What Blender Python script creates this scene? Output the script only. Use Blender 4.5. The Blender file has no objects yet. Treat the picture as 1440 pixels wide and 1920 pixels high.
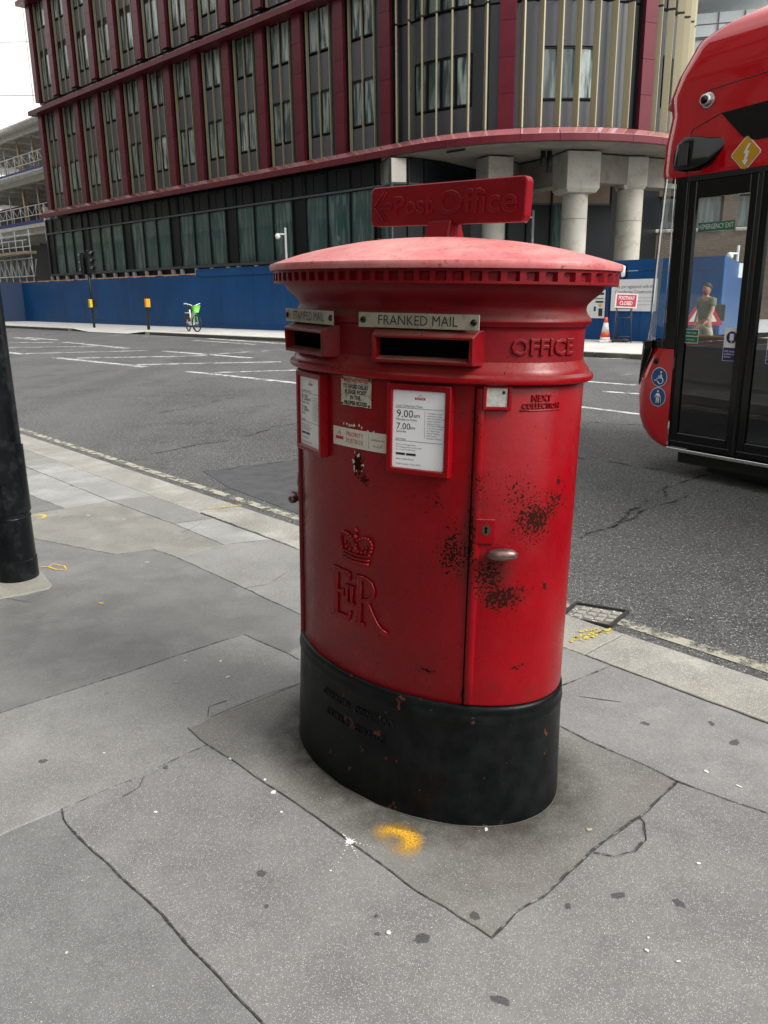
import bpy, bmesh, math, random
from mathutils import Vector, Matrix, noise
import numpy as np
random.seed(7)
R_ = math.radians
S = bpy.context.scene
C = S.collection

# ------------------------------------------------------------------ camera
CAMH = 1.40
FPX = 1500.0
_c = np.array([720., 960.])
_d = np.array([70., 5490., FPX]); _down = _d / np.linalg.norm(_d); _up = -_down
_fw = np.array([0, 0, 1.]); _Y = _fw - _up * (_fw @ _up); _Y /= np.linalg.norm(_Y)
_X = np.cross(_down, _Y)
ROT = np.array([_X, _Y, _up])
cam_d = bpy.data.cameras.new('camera')
cam = bpy.data.objects.new('camera', cam_d); C.objects.link(cam)
cx_, cy_, cz_ = ROT @ np.array([1, 0, 0]), ROT @ np.array([0, -1, 0]), ROT @ np.array([0, 0, -1])
cam.matrix_world = Matrix(((cx_[0], cy_[0], cz_[0], 0), (cx_[1], cy_[1], cz_[1], 0), (cx_[2], cy_[2], cz_[2], CAMH), (0, 0, 0, 1)))
cam_d.sensor_fit = 'VERTICAL'; cam_d.sensor_height = 24.0; cam_d.lens = 24.0 * FPX / 1920.0
cam_d.clip_start = 0.05; cam_d.clip_end = 1500
S.camera = cam

# ------------------------------------------------------------------ world, sun, exposure
SUN_EL, SUN_AZ = 40.0, 122.0      # azimuth clockwise from +Y
w = bpy.data.worlds.new('World'); S.world = w; w.use_nodes = True
nt = w.node_tree; bg = nt.nodes['Background']
sky = nt.nodes.new('ShaderNodeTexSky'); sky.sky_type = 'NISHITA'; sky.sun_disc = False
sky.sun_elevation = R_(SUN_EL); sky.sun_rotation = R_(SUN_AZ)
sky.air_density = 1.6; sky.dust_density = 6.0; sky.ozone_density = 1.0
hs = nt.nodes.new('ShaderNodeHueSaturation'); hs.inputs['Saturation'].default_value = 0.06; hs.inputs['Value'].default_value = 1.0
mx = nt.nodes.new('ShaderNodeMix'); mx.data_type = 'RGBA'; mx.inputs[0].default_value = 0.6
nt.links.new(sky.outputs[0], hs.inputs['Color'])
nt.links.new(hs.outputs[0], mx.inputs[6]); mx.inputs[7].default_value = (9.7, 9.75, 9.7, 1)
nt.links.new(mx.outputs[2], bg.inputs['Color']); bg.inputs['Strength'].default_value = 0.074
sun_d = bpy.data.lights.new('sun', 'SUN'); sun_d.energy = 1.5; sun_d.angle = R_(22); sun_d.color = (1, 0.965, 0.91)
sun = bpy.data.objects.new('sun', sun_d); C.objects.link(sun)
_sv = Vector((math.sin(R_(SUN_AZ)) * math.cos(R_(SUN_EL)), math.cos(R_(SUN_AZ)) * math.cos(R_(SUN_EL)), math.sin(R_(SUN_EL))))
sun.rotation_euler = _sv.to_track_quat('Z', 'Y').to_euler(); sun.location = _sv * 60
S.view_settings.view_transform = 'Standard'; S.view_settings.look = 'None'
S.view_settings.exposure = 1.38; S.view_settings.gamma = 1.0; S.view_settings.use_curve_mapping = False
S.cycles.max_bounces = 8; S.cycles.transparent_max_bounces = 12
S.cycles.caustics_reflective = False; S.cycles.caustics_refractive = False

# ------------------------------------------------------------------ measuring helpers (photo points surveyed onto real planes)
def ray(x, y): return ROT @ np.array([x - _c[0], y - _c[1], FPX])
def gp(x, y, z=0.0):
    v = ray(x, y); t = (z - CAMH) / v[2]; return Vector((v[0] * t, v[1] * t, z))
def atd(x, y, d):
    """plan point seen at photo column x (row y) at depth d along +Y"""
    v = ray(x, y); return Vector((v[0] / v[1] * d, d, 0))

# ------------------------------------------------------------------ object helpers
def tag(o, label=None, cat=None, group=None, kind=None):
    if label: o['label'] = label
    if cat: o['category'] = cat
    if group: o['group'] = group
    if kind: o['kind'] = kind
    return o
def empty(name, loc=(0, 0, 0), rz=0.0, label=None, cat=None, group=None):
    o = bpy.data.objects.new(name, None); C.objects.link(o); o.location = loc; o.rotation_euler = (0, 0, rz)
    o.empty_display_size = 0.2
    return tag(o, label, cat, group)
class MB:
    def __init__(s): s.v = []; s.f = []; s.sm = []
    def add(s, vs, fs, smooth=False):
        k = len(s.v); s.v += [tuple(q) for q in vs]
        s.f += [tuple(i + k for i in f) for f in fs]; s.sm += [smooth] * len(fs); return s
    def box(s, x0, x1, y0, y1, z0, z1, M=None):
        vs = [(x, y, z) for z in (z0, z1) for y in (y0, y1) for x in (x0, x1)]
        if M is not None: vs = [M @ Vector(q) for q in vs]
        return s.add(vs, [(0, 2, 3, 1), (4, 5, 7, 6), (0, 1, 5, 4), (2, 6, 7, 3), (0, 4, 6, 2), (1, 3, 7, 5)])
    def prism(s, poly, z0, z1):
        n = len(poly); vs = [(p[0], p[1], z0) for p in poly] + [(p[0], p[1], z1) for p in poly]
        fs = [tuple(range(n))[::-1], tuple(range(n, 2 * n))] + [(i, (i + 1) % n, n + (i + 1) % n, n + i) for i in range(n)]
        return s.add(vs, fs)
    def tube(s, pts, r, n=8, closed=False, smooth=True, caps=True):
        pts = [Vector(p) for p in pts]; m = len(pts); rs = r if isinstance(r, (list, tuple)) else [r] * m
        vs = []; up = Vector((0, 0, 1)); prev = None
        for i, p in enumerate(pts):
            a = pts[i - 1] if (i or closed) else p; b = pts[(i + 1) % m] if (i < m - 1 or closed) else p
            t = (b - a); t = t.normalized() if t.length > 1e-9 else Vector((0, 0, 1))
            if prev is None:
                x = t.cross(up); x = x.normalized() if x.length > 1e-3 else t.cross(Vector((1, 0, 0))).normalized()
            else:
                x = prev - t * prev.dot(t); x = x.normalized() if x.length > 1e-6 else prev
            prev = x; y = t.cross(x)
            for k in range(n):
                a_ = 2 * math.pi * k / n; vs.append(p + (x * math.cos(a_) + y * math.sin(a_)) * rs[i])
        fs = []
        for i in range(m if closed else m - 1):
            j = (i + 1) % m
            for k in range(n):
                l = (k + 1) % n; fs.append((i * n + k, i * n + l, j * n + l, j * n + k))
        if caps and not closed: fs += [tuple(range(n)), tuple(range((m - 1) * n, m * n))[::-1]]
        return s.add(vs, fs, smooth)
    def cyl(s, p0, p1, r, n=12): return s.tube([p0, p1], r, n)
    def ball(s, c, r, seg=10, rings=6, sc=(1, 1, 1)):
        c = Vector(c); vs = [c + Vector((0, 0, r * sc[2]))]
        for i in range(1, rings):
            ph = math.pi * i / rings
            for k in range(seg):
                th = 2 * math.pi * k / seg
                vs.append(c + Vector((r * sc[0] * math.sin(ph) * math.cos(th), r * sc[1] * math.sin(ph) * math.sin(th), r * sc[2] * math.cos(ph))))
        vs.append(c - Vector((0, 0, r * sc[2]))); fs = []
        for k in range(seg): fs.append((0, 1 + k, 1 + (k + 1) % seg))
        for i in range(rings - 2):
            for k in range(seg):
                a = 1 + i * seg + k; b = 1 + i * seg + (k + 1) % seg; fs.append((a, a + seg, b + seg, b))
        L = len(vs) - 1
        for k in range(seg): fs.append((L, 1 + (rings - 2) * seg + (k + 1) % seg, 1 + (rings - 2) * seg + k))
        return s.add(vs, fs, True)
    def mesh(s, name, bevel=0.0, fix=True, weld=False):
        me = bpy.data.meshes.new(name); me.from_pydata(s.v, [], s.f)
        me.polygons.foreach_set('use_smooth', s.sm)
        if fix or bevel:
            bm = bmesh.new(); bm.from_mesh(me)
            if weld: bmesh.ops.remove_doubles(bm, verts=bm.verts, dist=1e-5)
            if fix: bmesh.ops.recalc_face_normals(bm, faces=bm.faces)
            if bevel:
                es = [e for e in bm.edges if len(e.link_faces) == 2 and e.calc_face_angle(0) > 0.6]
                bmesh.ops.bevel(bm, geom=es, offset=bevel, segments=1, affect='EDGES', clamp_overlap=True)
            bm.to_mesh(me); bm.free()
        return me
    def build(s, name, mat, parent=None, bevel=0.0, fix=True, weld=False, **kw):
        return link(name, s.mesh(name, bevel, fix, weld), mat, parent, **kw)
def link(name, me, mat=None, parent=None, loc=None, rz=None, **kw):
    if mat is not None and not me.materials: me.materials.append(mat)
    o = bpy.data.objects.new(name, me); C.objects.link(o)
    if parent: o.parent = parent
    if loc is not None: o.location = loc
    if rz is not None: o.rotation_euler = (0, 0, rz)
    return tag(o, kw.get('label'), kw.get('cat'), kw.get('group'), kw.get('kind'))
def copy_tree(o, parent=None):
    c = o.copy(); C.objects.link(c); c.parent = parent
    for ch in list(o.children): copy_tree(ch, c)
    return c
def text_geo(body, size=1.0, align='CENTER', extrude=0.0, bevel=0.0, outline=False, res=2, spacing=1.0, width=None, font_shear=0.0, line=1.0, offset=0.0):
    cu = bpy.data.curves.new('t', 'FONT'); cu.body = body; cu.size = size; cu.align_x = align; cu.align_y = 'CENTER'
    cu.extrude = extrude; cu.bevel_depth = bevel; cu.bevel_resolution = 0; cu.resolution_u = res; cu.space_character = spacing
    cu.shear = font_shear; cu.space_line = line; cu.offset = offset
    if outline: cu.fill_mode = 'NONE'
    o = bpy.data.objects.new('t', cu); C.objects.link(o)
    bpy.context.view_layer.update()
    ev = o.evaluated_get(bpy.context.evaluated_depsgraph_get()); me = ev.to_mesh()
    vs = [v.co.copy() for v in me.vertices]; fs = [tuple(p.vertices) for p in me.polygons]
    ev.to_mesh_clear(); bpy.data.objects.remove(o); bpy.data.curves.remove(cu)
    if width and vs:
        x0 = min(v.x for v in vs); x1 = max(v.x for v in vs); k = width / (x1 - x0)
        for v in vs: v.x *= k
    return vs, fs

# ------------------------------------------------------------------ materials
def _n(nt, t, **kw):
    n = nt.nodes.new(t)
    for k, v in kw.items():
        if k.startswith('i_'):
            key = k[2:]; n.inputs[int(key) if key.isdigit() else key.replace('_', ' ')].default_value = v
        else: setattr(n, k, v)
    return n
def ramp(nt, src, stops, interp='LINEAR'):
    r = nt.nodes.new('ShaderNodeValToRGB'); r.color_ramp.interpolation = interp
    e = r.color_ramp.elements
    while len(e) < len(stops): e.new(0.5)
    for i, (p, c) in enumerate(stops):
        e[i].position = p; e[i].color = (c, c, c, 1) if not isinstance(c, (tuple, list)) else (*c, 1)
    nt.links.new(src, r.inputs[0]); return r.outputs[0]
def mixc(nt, fac, a, b, mode='MIX'):
    m = nt.nodes.new('ShaderNodeMix'); m.data_type = 'RGBA'; m.blend_type = mode
    for s, v in ((m.inputs[0], fac), (m.inputs[6], a), (m.inputs[7], b)):
        if hasattr(v, 'is_output'): nt.links.new(v, s)
        elif isinstance(v, (int, float)): s.default_value = v
        else: s.default_value = (*v, 1)
    return m.outputs[2]
def math_(nt, op, a, b=0.0, c=None, clamp=False):
    m = nt.nodes.new('ShaderNodeMath'); m.operation = op; m.use_clamp = clamp
    for s, v in zip(m.inputs, (a, b, c)):
        if v is None: continue
        if hasattr(v, 'is_output'): nt.links.new(v, s)
        else: s.default_value = v
    return m.outputs[0]
def coords(nt, scale=(1, 1, 1), kind='Object'):
    tc = nt.nodes.new('ShaderNodeTexCoord'); mp = nt.nodes.new('ShaderNodeMapping'); mp.inputs['Scale'].default_value = scale
    nt.links.new(tc.outputs[kind], mp.inputs[0]); return mp.outputs[0]
def nz(nt, vec, scale, detail=4.0, rough=0.55, out=0):
    n = nt.nodes.new('ShaderNodeTexNoise'); n.inputs['Scale'].default_value = scale; n.inputs['Detail'].default_value = detail; n.inputs['Roughness'].default_value = rough
    nt.links.new(vec, n.inputs['Vector']); return n.outputs[out]
def vor(nt, vec, scale, feature='F1', out='Distance', rnd=1.0):
    n = nt.nodes.new('ShaderNodeTexVoronoi'); n.feature = feature; n.inputs['Scale'].default_value = scale; n.inputs['Randomness'].default_value = rnd
    nt.links.new(vec, n.inputs['Vector']); return n.outputs[out]
def new_mat(name):
    m = bpy.data.materials.new(name); m.use_nodes = True; return m, m.node_tree, m.node_tree.nodes['Principled BSDF']
def setb(nt, b, col=None, rough=None, metal=0.0, spec=0.5, coat=0.0, normal=None):
    for key, v in (('Base Color', col), ('Roughness', rough), ('Metallic', metal), ('Specular IOR Level', spec), ('Coat Weight', coat), ('Normal', normal)):
        if v is None: continue
        if hasattr(v, 'is_output'): nt.links.new(v, b.inputs[key])
        elif key == 'Base Color': b.inputs[key].default_value = (*v, 1)
        else: b.inputs[key].default_value = v
def bump(nt, h, strength=0.3, dist=0.002):
    b = nt.nodes.new('ShaderNodeBump'); b.inputs['Strength'].default_value = strength; b.inputs['Distance'].default_value = dist
    nt.links.new(h, b.inputs['Height']); return b.outputs[0]
def simple(name, col, rough=0.5, metal=0.0, var=0.15, scale=3.0, spec=0.5, coat=0.0, bmp=0.0, bscale=60.0, stretch=(1, 1, 1), dirt=None, dirt_amt=0.5):
    m, nt, b = new_mat(name); v = coords(nt, stretch)
    n = nz(nt, v, scale, 5.0)
    c = mixc(nt, ramp(nt, n, [(0.3, 0.0), (0.7, 1.0)]), tuple(k * (1 - var) for k in col), tuple(min(1, k * (1 + var)) for k in col))
    if dirt:
        n2 = nz(nt, v, scale * 2.7, 6.0, 0.65); c = mixc(nt, ramp(nt, n2, [(0.5, 0.0), (0.72, dirt_amt)]), c, dirt)
    rn = math_(nt, 'MULTIPLY_ADD', n, 0.2, rough - 0.1, True)
    setb(nt, b, c, rn, metal, spec, coat, bump(nt, nz(nt, v, bscale, 3.0), bmp, 0.003) if bmp else None)
    return m
def glass(name, tint=(0.9, 0.95, 0.93), rough=0.02, mixf=0.12, k=1.0):
    m, nt, b = new_mat(name); nt.nodes.remove(b); out = nt.nodes['Material Output']
    t = _n(nt, 'ShaderNodeBsdfTransparent'); t.inputs[0].default_value = (*tint, 1)
    g = _n(nt, 'ShaderNodeBsdfGlossy'); g.inputs['Roughness'].default_value = rough
    fr = _n(nt, 'ShaderNodeFresnel'); fr.inputs[0].default_value = 1.5
    f = math_(nt, 'MULTIPLY_ADD', fr.outputs[0], k, mixf, True)
    ms = _n(nt, 'ShaderNodeMixShader'); nt.links.new(f, ms.inputs[0]); nt.links.new(t.outputs[0], ms.inputs[1]); nt.links.new(g.outputs[0], ms.inputs[2])
    nt.links.new(ms.outputs[0], out.inputs[0]); return m

# ------------------------------------------------------------------ ground materials
def paving(name, col, chip=260.0, light=0.10, dens=0.80, darkd=0.14, stain=0.35, rough=0.72, warm=0.0, scuff=0.25):
    m, nt, b = new_mat(name); v = coords(nt)
    big = nz(nt, v, 0.9, 5.0, 0.6); mid = nz(nt, v, 5.0, 6.0, 0.62); fine = nz(nt, v, 60.0, 4.0, 0.7)
    c = mixc(nt, ramp(nt, big, [(0.3, 0.0), (0.7, 1.0)]), tuple(k * 0.8 for k in col), tuple(k * 1.15 for k in col))
    c = mixc(nt, ramp(nt, mid, [(0.42, 0.0), (0.72, stain)]), c, tuple(k * 0.50 for k in col))
    c = mixc(nt, ramp(nt, nz(nt, v, 1.7, 8.0, 0.75), [(0.50, 0.0), (0.68, 0.55)]), c, tuple(k * 0.55 for k in col))
    c = mixc(nt, ramp(nt, nz(nt, v, 2.2, 7.0, 0.7), [(0.52, 0.0), (0.7, scuff)]), c, tuple(min(1, k * 1.55) for k in col))
    vc = vor(nt, v, chip, out='Color')
    sep = nt.nodes.new('ShaderNodeSeparateColor'); nt.links.new(vc, sep.inputs[0])
    dist = vor(nt, v, chip)
    dmod = math_(nt, 'MULTIPLY_ADD', mid, -0.35, dens + 0.17)
    lt = math_(nt, 'MULTIPLY', math_(nt, 'GREATER_THAN', sep.outputs[0], dmod), math_(nt, 'LESS_THAN', dist, 0.42))
    dk = math_(nt, 'MULTIPLY', math_(nt, 'LESS_THAN', sep.outputs[1], darkd), math_(nt, 'LESS_THAN', dist, 0.5))
    c = mixc(nt, math_(nt, 'MULTIPLY', dk, 0.45), c, tuple(k * 0.3 for k in col))
    c = mixc(nt, lt, c, tuple(min(1, k + light + light * 1.2 * 1) for k in col))
    c = mixc(nt, math_(nt, 'MULTIPLY', ramp(nt, nz(nt, v, 3.1, 3.0), [(0.45, 0.0), (0.7, 1.0)]), warm), c, (0.19, 0.15, 0.10))
    c = mixc(nt, 0.18, c, ramp(nt, fine, [(0.3, 0.02), (0.7, 0.5)]), 'OVERLAY')
    h = math_(nt, 'ADD', math_(nt, 'MULTIPLY', fine, 0.6), math_(nt, 'ADD', math_(nt, 'MULTIPLY', mid, 0.8), math_(nt, 'MULTIPLY', lt, 0.25)))
    rn = math_(nt, 'MULTIPLY_ADD', mid, -0.25, rough + 0.12, True)
    setb(nt, b, c, rn, 0, 0.4, 0, bump(nt, h, 0.55, 0.0022)); return m
M_pave_chip = paving('mastic_asphalt_speckled', (0.215, 0.213, 0.207), 400, 0.115, 0.80, 0.22, 0.55, scuff=0.30)
M_pave_chip2 = paving('mastic_asphalt_speckled_left', (0.195, 0.195, 0.192), 430, 0.08, 0.80, 0.26, 0.5, scuff=0.22)
M_pave_mid = paving('mastic_asphalt_grey', (0.245, 0.243, 0.233), 430, 0.09, 0.82, 0.24, 0.35, scuff=0.35)
M_pave_patch = paving('mastic_asphalt_box_patch', (0.198, 0.193, 0.180), 420, 0.10, 0.84, 0.22, 0.55, warm=0.14, scuff=0.25)
M_pave_smooth = paving('smooth_mastic', (0.185, 0.184, 0.178), 600, 0.05, 0.90, 0.14, 0.6, rough=0.6, scuff=0.5)
M_pave_tan = paving('worn_tan_stone', (0.265, 0.258, 0.235), 420, 0.06, 0.90, 0.14, 0.6, warm=0.12, scuff=0.6)
M_pave_pale = paving('pale_stone', (0.34, 0.34, 0.33), 420, 0.06, 0.92, 0.12, 0.5, scuff=0.5)
M_pave_right = paving('asphalt_right', (0.240, 0.239, 0.233), 420, 0.09, 0.83, 0.22, 0.5, scuff=0.4)
M_kerb = paving('granite_kerb', (0.34, 0.33, 0.295), 300, 0.12, 0.82, 0.26, 0.6, rough=0.8, warm=0.1, scuff=0.6)
M_kerb_far = paving('granite_kerb_far', (0.12, 0.12, 0.095), 60, 0.05, 0.9, 0.1, 0.5)
M_farpave = simple('far_pavement_stone', (0.52, 0.51, 0.48), 0.8, var=0.10, scale=1.2, dirt=(0.3, 0.29, 0.26), dirt_amt=0.35)
M_joint = simple('joint_dirt', (0.060, 0.057, 0.050), 0.95, var=0.4, scale=30)
M_base = simple('bedding', (0.075, 0.072, 0.064), 0.95, var=0.3, scale=20)
def road_mat():
    m, nt, b = new_mat('road_asphalt'); v = coords(nt)
    big = nz(nt, v, 0.35, 5.0, 0.6); mid = nz(nt, v, 3.0, 6.0, 0.65); fine = nz(nt, v, 45.0, 4.0, 0.7)
    c = mixc(nt, ramp(nt, big, [(0.35, 0.0), (0.65, 1.0)]), (0.070, 0.071, 0.071), (0.110, 0.110, 0.108))
    c = mixc(nt, ramp(nt, mid, [(0.45, 0.0), (0.8, 0.6)]), c, (0.042, 0.042, 0.043))
    tr = coords(nt, (1, 1, 1)); mpr = nt.nodes.new('ShaderNodeMapping'); mpr.inputs['Rotation'].default_value = (0, 0, R_(42)); mpr.inputs['Scale'].default_value = (1.0, 0.06, 1); nt.links.new(tr, mpr.inputs[0])
    c = mixc(nt, ramp(nt, nz(nt, mpr.outputs[0], 1.1, 4.0), [(0.45, 0), (0.65, 0.45)]), c, (0.135, 0.135, 0.132))
    c = mixc(nt, ramp(nt, nz(nt, v, 0.9, 7.0, 0.7), [(0.54, 0), (0.66, 0.55)]), c, (0.035, 0.035, 0.036))
    vc = vor(nt, v, 85, out='Color'); sep = nt.nodes.new('ShaderNodeSeparateColor'); nt.links.new(vc, sep.inputs[0]); d = vor(nt, v, 85)
    lt = math_(nt, 'MULTIPLY', math_(nt, 'GREATER_THAN', sep.outputs[0], math_(nt, 'MULTIPLY_ADD', mid, -0.5, 0.98)), math_(nt, 'LESS_THAN', d, 0.33))
    c = mixc(nt, math_(nt, 'MULTIPLY', lt, 0.9), c, (0.42, 0.42, 0.40))
    vc2 = vor(nt, v, 30, out='Color'); sp2 = nt.nodes.new('ShaderNodeSeparateColor'); nt.links.new(vc2, sp2.inputs[0])
    c = mixc(nt, math_(nt, 'MULTIPLY', math_(nt, 'GREATER_THAN', sp2.outputs[0], 0.7), 0.3), c, (0.10, 0.10, 0.10))
    c = mixc(nt, 0.55, c, ramp(nt, fine, [(0.35, 0.0), (0.65, 0.95)]), 'OVERLAY')
    setb(nt, b, c, 0.82, 0, 0.45, 0, bump(nt, math_(nt, 'ADD', math_(nt, 'ADD', fine, math_(nt, 'MULTIPLY', d, -0.8)), math_(nt, 'MULTIPLY', mid, 0.7)), 1.0, 0.010)); return m
M_road = road_mat()
M_road_patch = simple('road_patch_asphalt', (0.062, 0.064, 0.066), 0.6, var=0.2, scale=8, bmp=0.4, bscale=80, dirt=(0.02, 0.02, 0.02))
def worn_paint(name, col, thr=0.42, scale=9.0, soft=0.12):
    m, nt, b = new_mat(name); v = coords(nt)
    a = nz(nt, v, scale, 8.0, 0.72)
    al = ramp(nt, a, [(thr, 0.0), (min(1, thr + soft), 1.0)])
    c = mixc(nt, nz(nt, v, 25.0, 3.0), tuple(k * 0.8 for k in col), col)
    setb(nt, b, c, 0.7); nt.links.new(al, b.inputs['Alpha']); return m
M_line = worn_paint('white_line_paint', (0.62, 0.62, 0.60), 0.36, 5.0, 0.20)
M_line_faint = worn_paint('faint_white_line_paint', (0.42, 0.42, 0.40), 0.42, 3.0, 0.2)
M_yline = worn_paint('faded_yellow_line_paint', (0.40, 0.385, 0.31), 0.40, 12.0, 0.14)

# ------------------------------------------------------------------ road and pavements
road = MB(); road.box(-300, 300, -120, 500, -2.0, -0.11)
road.build('road', M_road, kind='structure')
KO0, KO1 = gp(33, 811), gp(1440, 1277)          # kerb outer (road side) edge
KB0, KB1 = gp(37, 834), gp(1440, 1357)          # kerb inner edge
kd = (KO0 - KO1).normalized(); kn = Vector((kd.y, -kd.x, 0))   # kn points to the road
if kn.x < 0: kn = -kn
KW = 0.30
def kp(t, off, z=0.0): q = KO1 + kd * t + kn * off; return Vector((q.x, q.y, z))   # off>0: into the road
# bedding under the near pavement
bed = MB(); bed.prism([kp(-60, -KW - 0.0), kp(90, -KW - 0.0), kp(90, -30), kp(-60, -30)], -0.3, -0.007)
pavement = bed.build('pavement', M_base, kind='structure')

def jag(pt, amp=0.006):
    n = noise.noise_vector(Vector((pt[0] * 9, pt[1] * 9, 3.1))); n2 = noise.noise_vector(Vector((pt[0] * 45, pt[1] * 45, 1.7)))
    return Vector((pt[0] + n.x * amp + n2.x * amp * 0.35, pt[1] + n.y * amp + n2.y * amp * 0.35, 0))
def slab(poly_px, mat, gap=0.0011, z=0.0, amp=0.006, name='paving_slab', parent=pavement, world=None, step=0.035, thick=0.03, **kw):
    P = world if world else [gp(*q) for q in poly_px]
    area = sum(P[i].x * P[(i + 1) % len(P)].y - P[(i + 1) % len(P)].x * P[i].y for i in range(len(P)))
    if area < 0: P = P[::-1]
    Q = []
    for i, p in enumerate(P):
        q = P[(i + 1) % len(P)]
        n_ = max(1, min(90, int((q - p).length / step)))
        near = min(p.length, q.length) < 7
        if not near: n_ = 1
        a_, b_ = (p, q) if (p.x, p.y) < (q.x, q.y) else (q, p)
        pts = [a_ + (b_ - a_) * (k / n_) for k in range(n_ + 1)]
        if a_ is q: pts = pts[::-1]
        Q += pts[:-1]
    Q = [jag(q, amp) for q in Q]
    n = len(Q); out = []
    for i in range(n):
        a_, b_, c_ = Q[i - 1], Q[i], Q[(i + 1) % n]
        d1 = (b_ - a_).normalized(); d2 = (c_ - b_).normalized()
        nn = Vector((-(d1.y + d2.y), d1.x + d2.x, 0)); nn = nn.normalized() if nn.length > 1e-6 else Vector((0, 0, 0))
        out.append(b_ + nn * gap)
    inn = [o + (Vector((0, 0, 0)) if False else Vector((0, 0, 0))) for o in out]
    vs = []; bev = 0.0025
    for i in range(n):
        a_, c_ = out[i - 1], out[(i + 1) % n]; d1 = (c_ - a_); nn = Vector((-d1.y, d1.x, 0)); nn = nn.normalized() if nn.length > 1e-6 else nn
        inn[i] = out[i] + nn * bev
    vs = [(p.x, p.y, z - thick) for p in out] + [(p.x, p.y, z - bev) for p in out] + [(p.x, p.y, z) for p in inn]
    fs = [tuple(range(2 * n, 3 * n))]
    for L in (0, n): fs += [(L + i, L + (i + 1) % n, L + n + (i + 1) % n, L + n + i) for i in range(n)]
    me = bpy.data.meshes.new(name); me.from_pydata(vs, [], fs)
    return link(name, me, mat, parent, **kw)
def B_(x): return (x, 834 + 0.3728 * (x - 37))
P_L1 = [(457, 1189), (0, 1338), (-500, 1500)]
P_K_left = [(352, 1365), (388, 1397), (435, 1425), (515, 1480), (590, 1530), (720, 1625), (756, 1655), (834, 1701), (921, 1758)]
P_K_right = [(921, 1758), (967, 1712), (1019, 1681), (1106, 1598), (1198, 1532), (1270, 1465)]
P_L5 = [(1270, 1465), (1198, 1429), (1101, 1388), (1052, 1362), (700, 1230)]
P_L3 = [(352, 1365), (388, 1397), (265, 1455), (115, 1517)]
P_down = [(115, 1517), (118, 1535), (150, 1575), (190, 1610), (245, 1665), (305, 1715), (330, 1745), (400, 1820), (490, 1920), (850, 2500)]
slab([(-250, 727), B_(120), (50, 875), (-250, 753)], M_pave_tan)
slab([B_(120), B_(292), (204, 938), (50, 875)], M_pave_pale)
slab([B_(292), B_(406), (325, 982), (204, 938)], M_pave_mid)
slab([B_(406), B_(512), (419, 1021), (325, 982)], M_pave_pale)
slab([(-250, 753), (79, 887), (5, 907), (-250, 807)], M_pave_mid)
slab([(79, 887), (204, 938), (121, 953), (5, 907)], M_pave_pale)
slab([(-250, 807), (5, 907), (121, 953), (54, 963), (-250, 860)], M_pave_smooth)
slab([(54, 963), (121, 953), (204, 938), (325, 982), (419, 1021), (331, 1045), (288, 1030), (217, 1040), (125, 1022), (60, 1009), (-250, 940), (-250, 860)], M_pave_tan)
slab([B_(512), B_(1147), (1054, 1285), (900, 1290), (640, 1190), (562, 1151), (458, 1103), (400, 1076), (331, 1045), (419, 1021)], M_pave_mid)
slab([(60, 1009), (125, 1022), (217, 1040), (288, 1030), (331, 1045), (400, 1076), (458, 1103), (562, 1151), (640, 1190), (560, 1215), (540, 1225), (457, 1189), (0, 1338), (-500, 1500), (-700, 1100), (-250, 940)], M_pave_smooth)
slab([(640, 1190), (900, 1290), (1054, 1285), B_(1147), B_(1440), B_(1900), (1900, 1760), (1440, 1526)] + P_L5 + [(560, 1237), (540, 1225), (560, 1215)], M_pave_right)
slab([(457, 1189), (540, 1225), (560, 1237), (700, 1230), (560, 1283), (352, 1365), (388, 1397), (265, 1455), (115, 1517), (20, 1557), (-500, 1790), (-500, 1500), (0, 1338)], M_pave_mid)
slab([(352, 1365), (560, 1283), (700, 1230), (1052, 1362), (1101, 1388), (1198, 1429), (1270, 1465)] + P_K_right[::-1][1:] + P_K_left[::-1][1:-1], M_pave_patch)
loop = [(1106, 1598), (1150, 1606), (1188, 1596), (1211, 1573), (1206, 1542), (1198, 1532)]
slab(loop, M_pave_chip)
slab([(115, 1517), (265, 1455)] + P_K_left[1:] + [(967, 1712), (1019, 1681)] + loop + [(1270, 1465), (1440, 1526), (1900, 1760), (1900, 2900), (850, 2500), (490, 1920), (400, 1820), (330, 1745), (305, 1715), (245, 1665), (190, 1610), (150, 1575), (118, 1535)], M_pave_chip)
slab([(-500, 1790), (20, 1557)] + P_down + [(-500, 2600)], M_pave_chip2)
slab([(-250, 727), (-420, 663.6), (-1500, 760), (-3000, 1000), (-3000, 2600), (-500, 2600), (-500, 1790), (-500, 1500), (-700, 1100), (-250, 940)], M_pave_mid)
# kerb stones
kerb = MB(); kerb.prism([kp(-40, -0.01), kp(80, -0.01), kp(80, -KW + 0.01), kp(-40, -KW + 0.01)], -0.25, -0.02)
kerb = kerb.build('kerb', M_joint, kind='structure')
# measured kerb joints along the kerb (distance from KO1)
def tpar(px): q = gp(*px); return (q - KO1).dot(kd)
jts = [-3.2, -1.7, -0.55] + [tpar(q) for q in ((1120, 1215), (880, 1120), (640, 1025), (430, 950), (190, 873), (90, 838))]
t = jts[-1]
while t < 40: t += 1.25; jts.append(t)
for a_, b_ in zip(jts[:-1], jts[1:]):
    near = a_ < 9
    pts = [kp(a_ + 0.004, -0.003), kp(b_ - 0.004, -0.003), kp(b_ - 0.004, -KW + 0.002), kp(a_ + 0.004, -KW + 0.002)]
    slab(None, M_kerb, gap=0.0015, z=0.002 if int(a_ * 7) % 2 else 0.0, amp=0.004 if near else 0, name='kerb_stone', parent=kerb, world=pts, thick=0.13)
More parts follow.
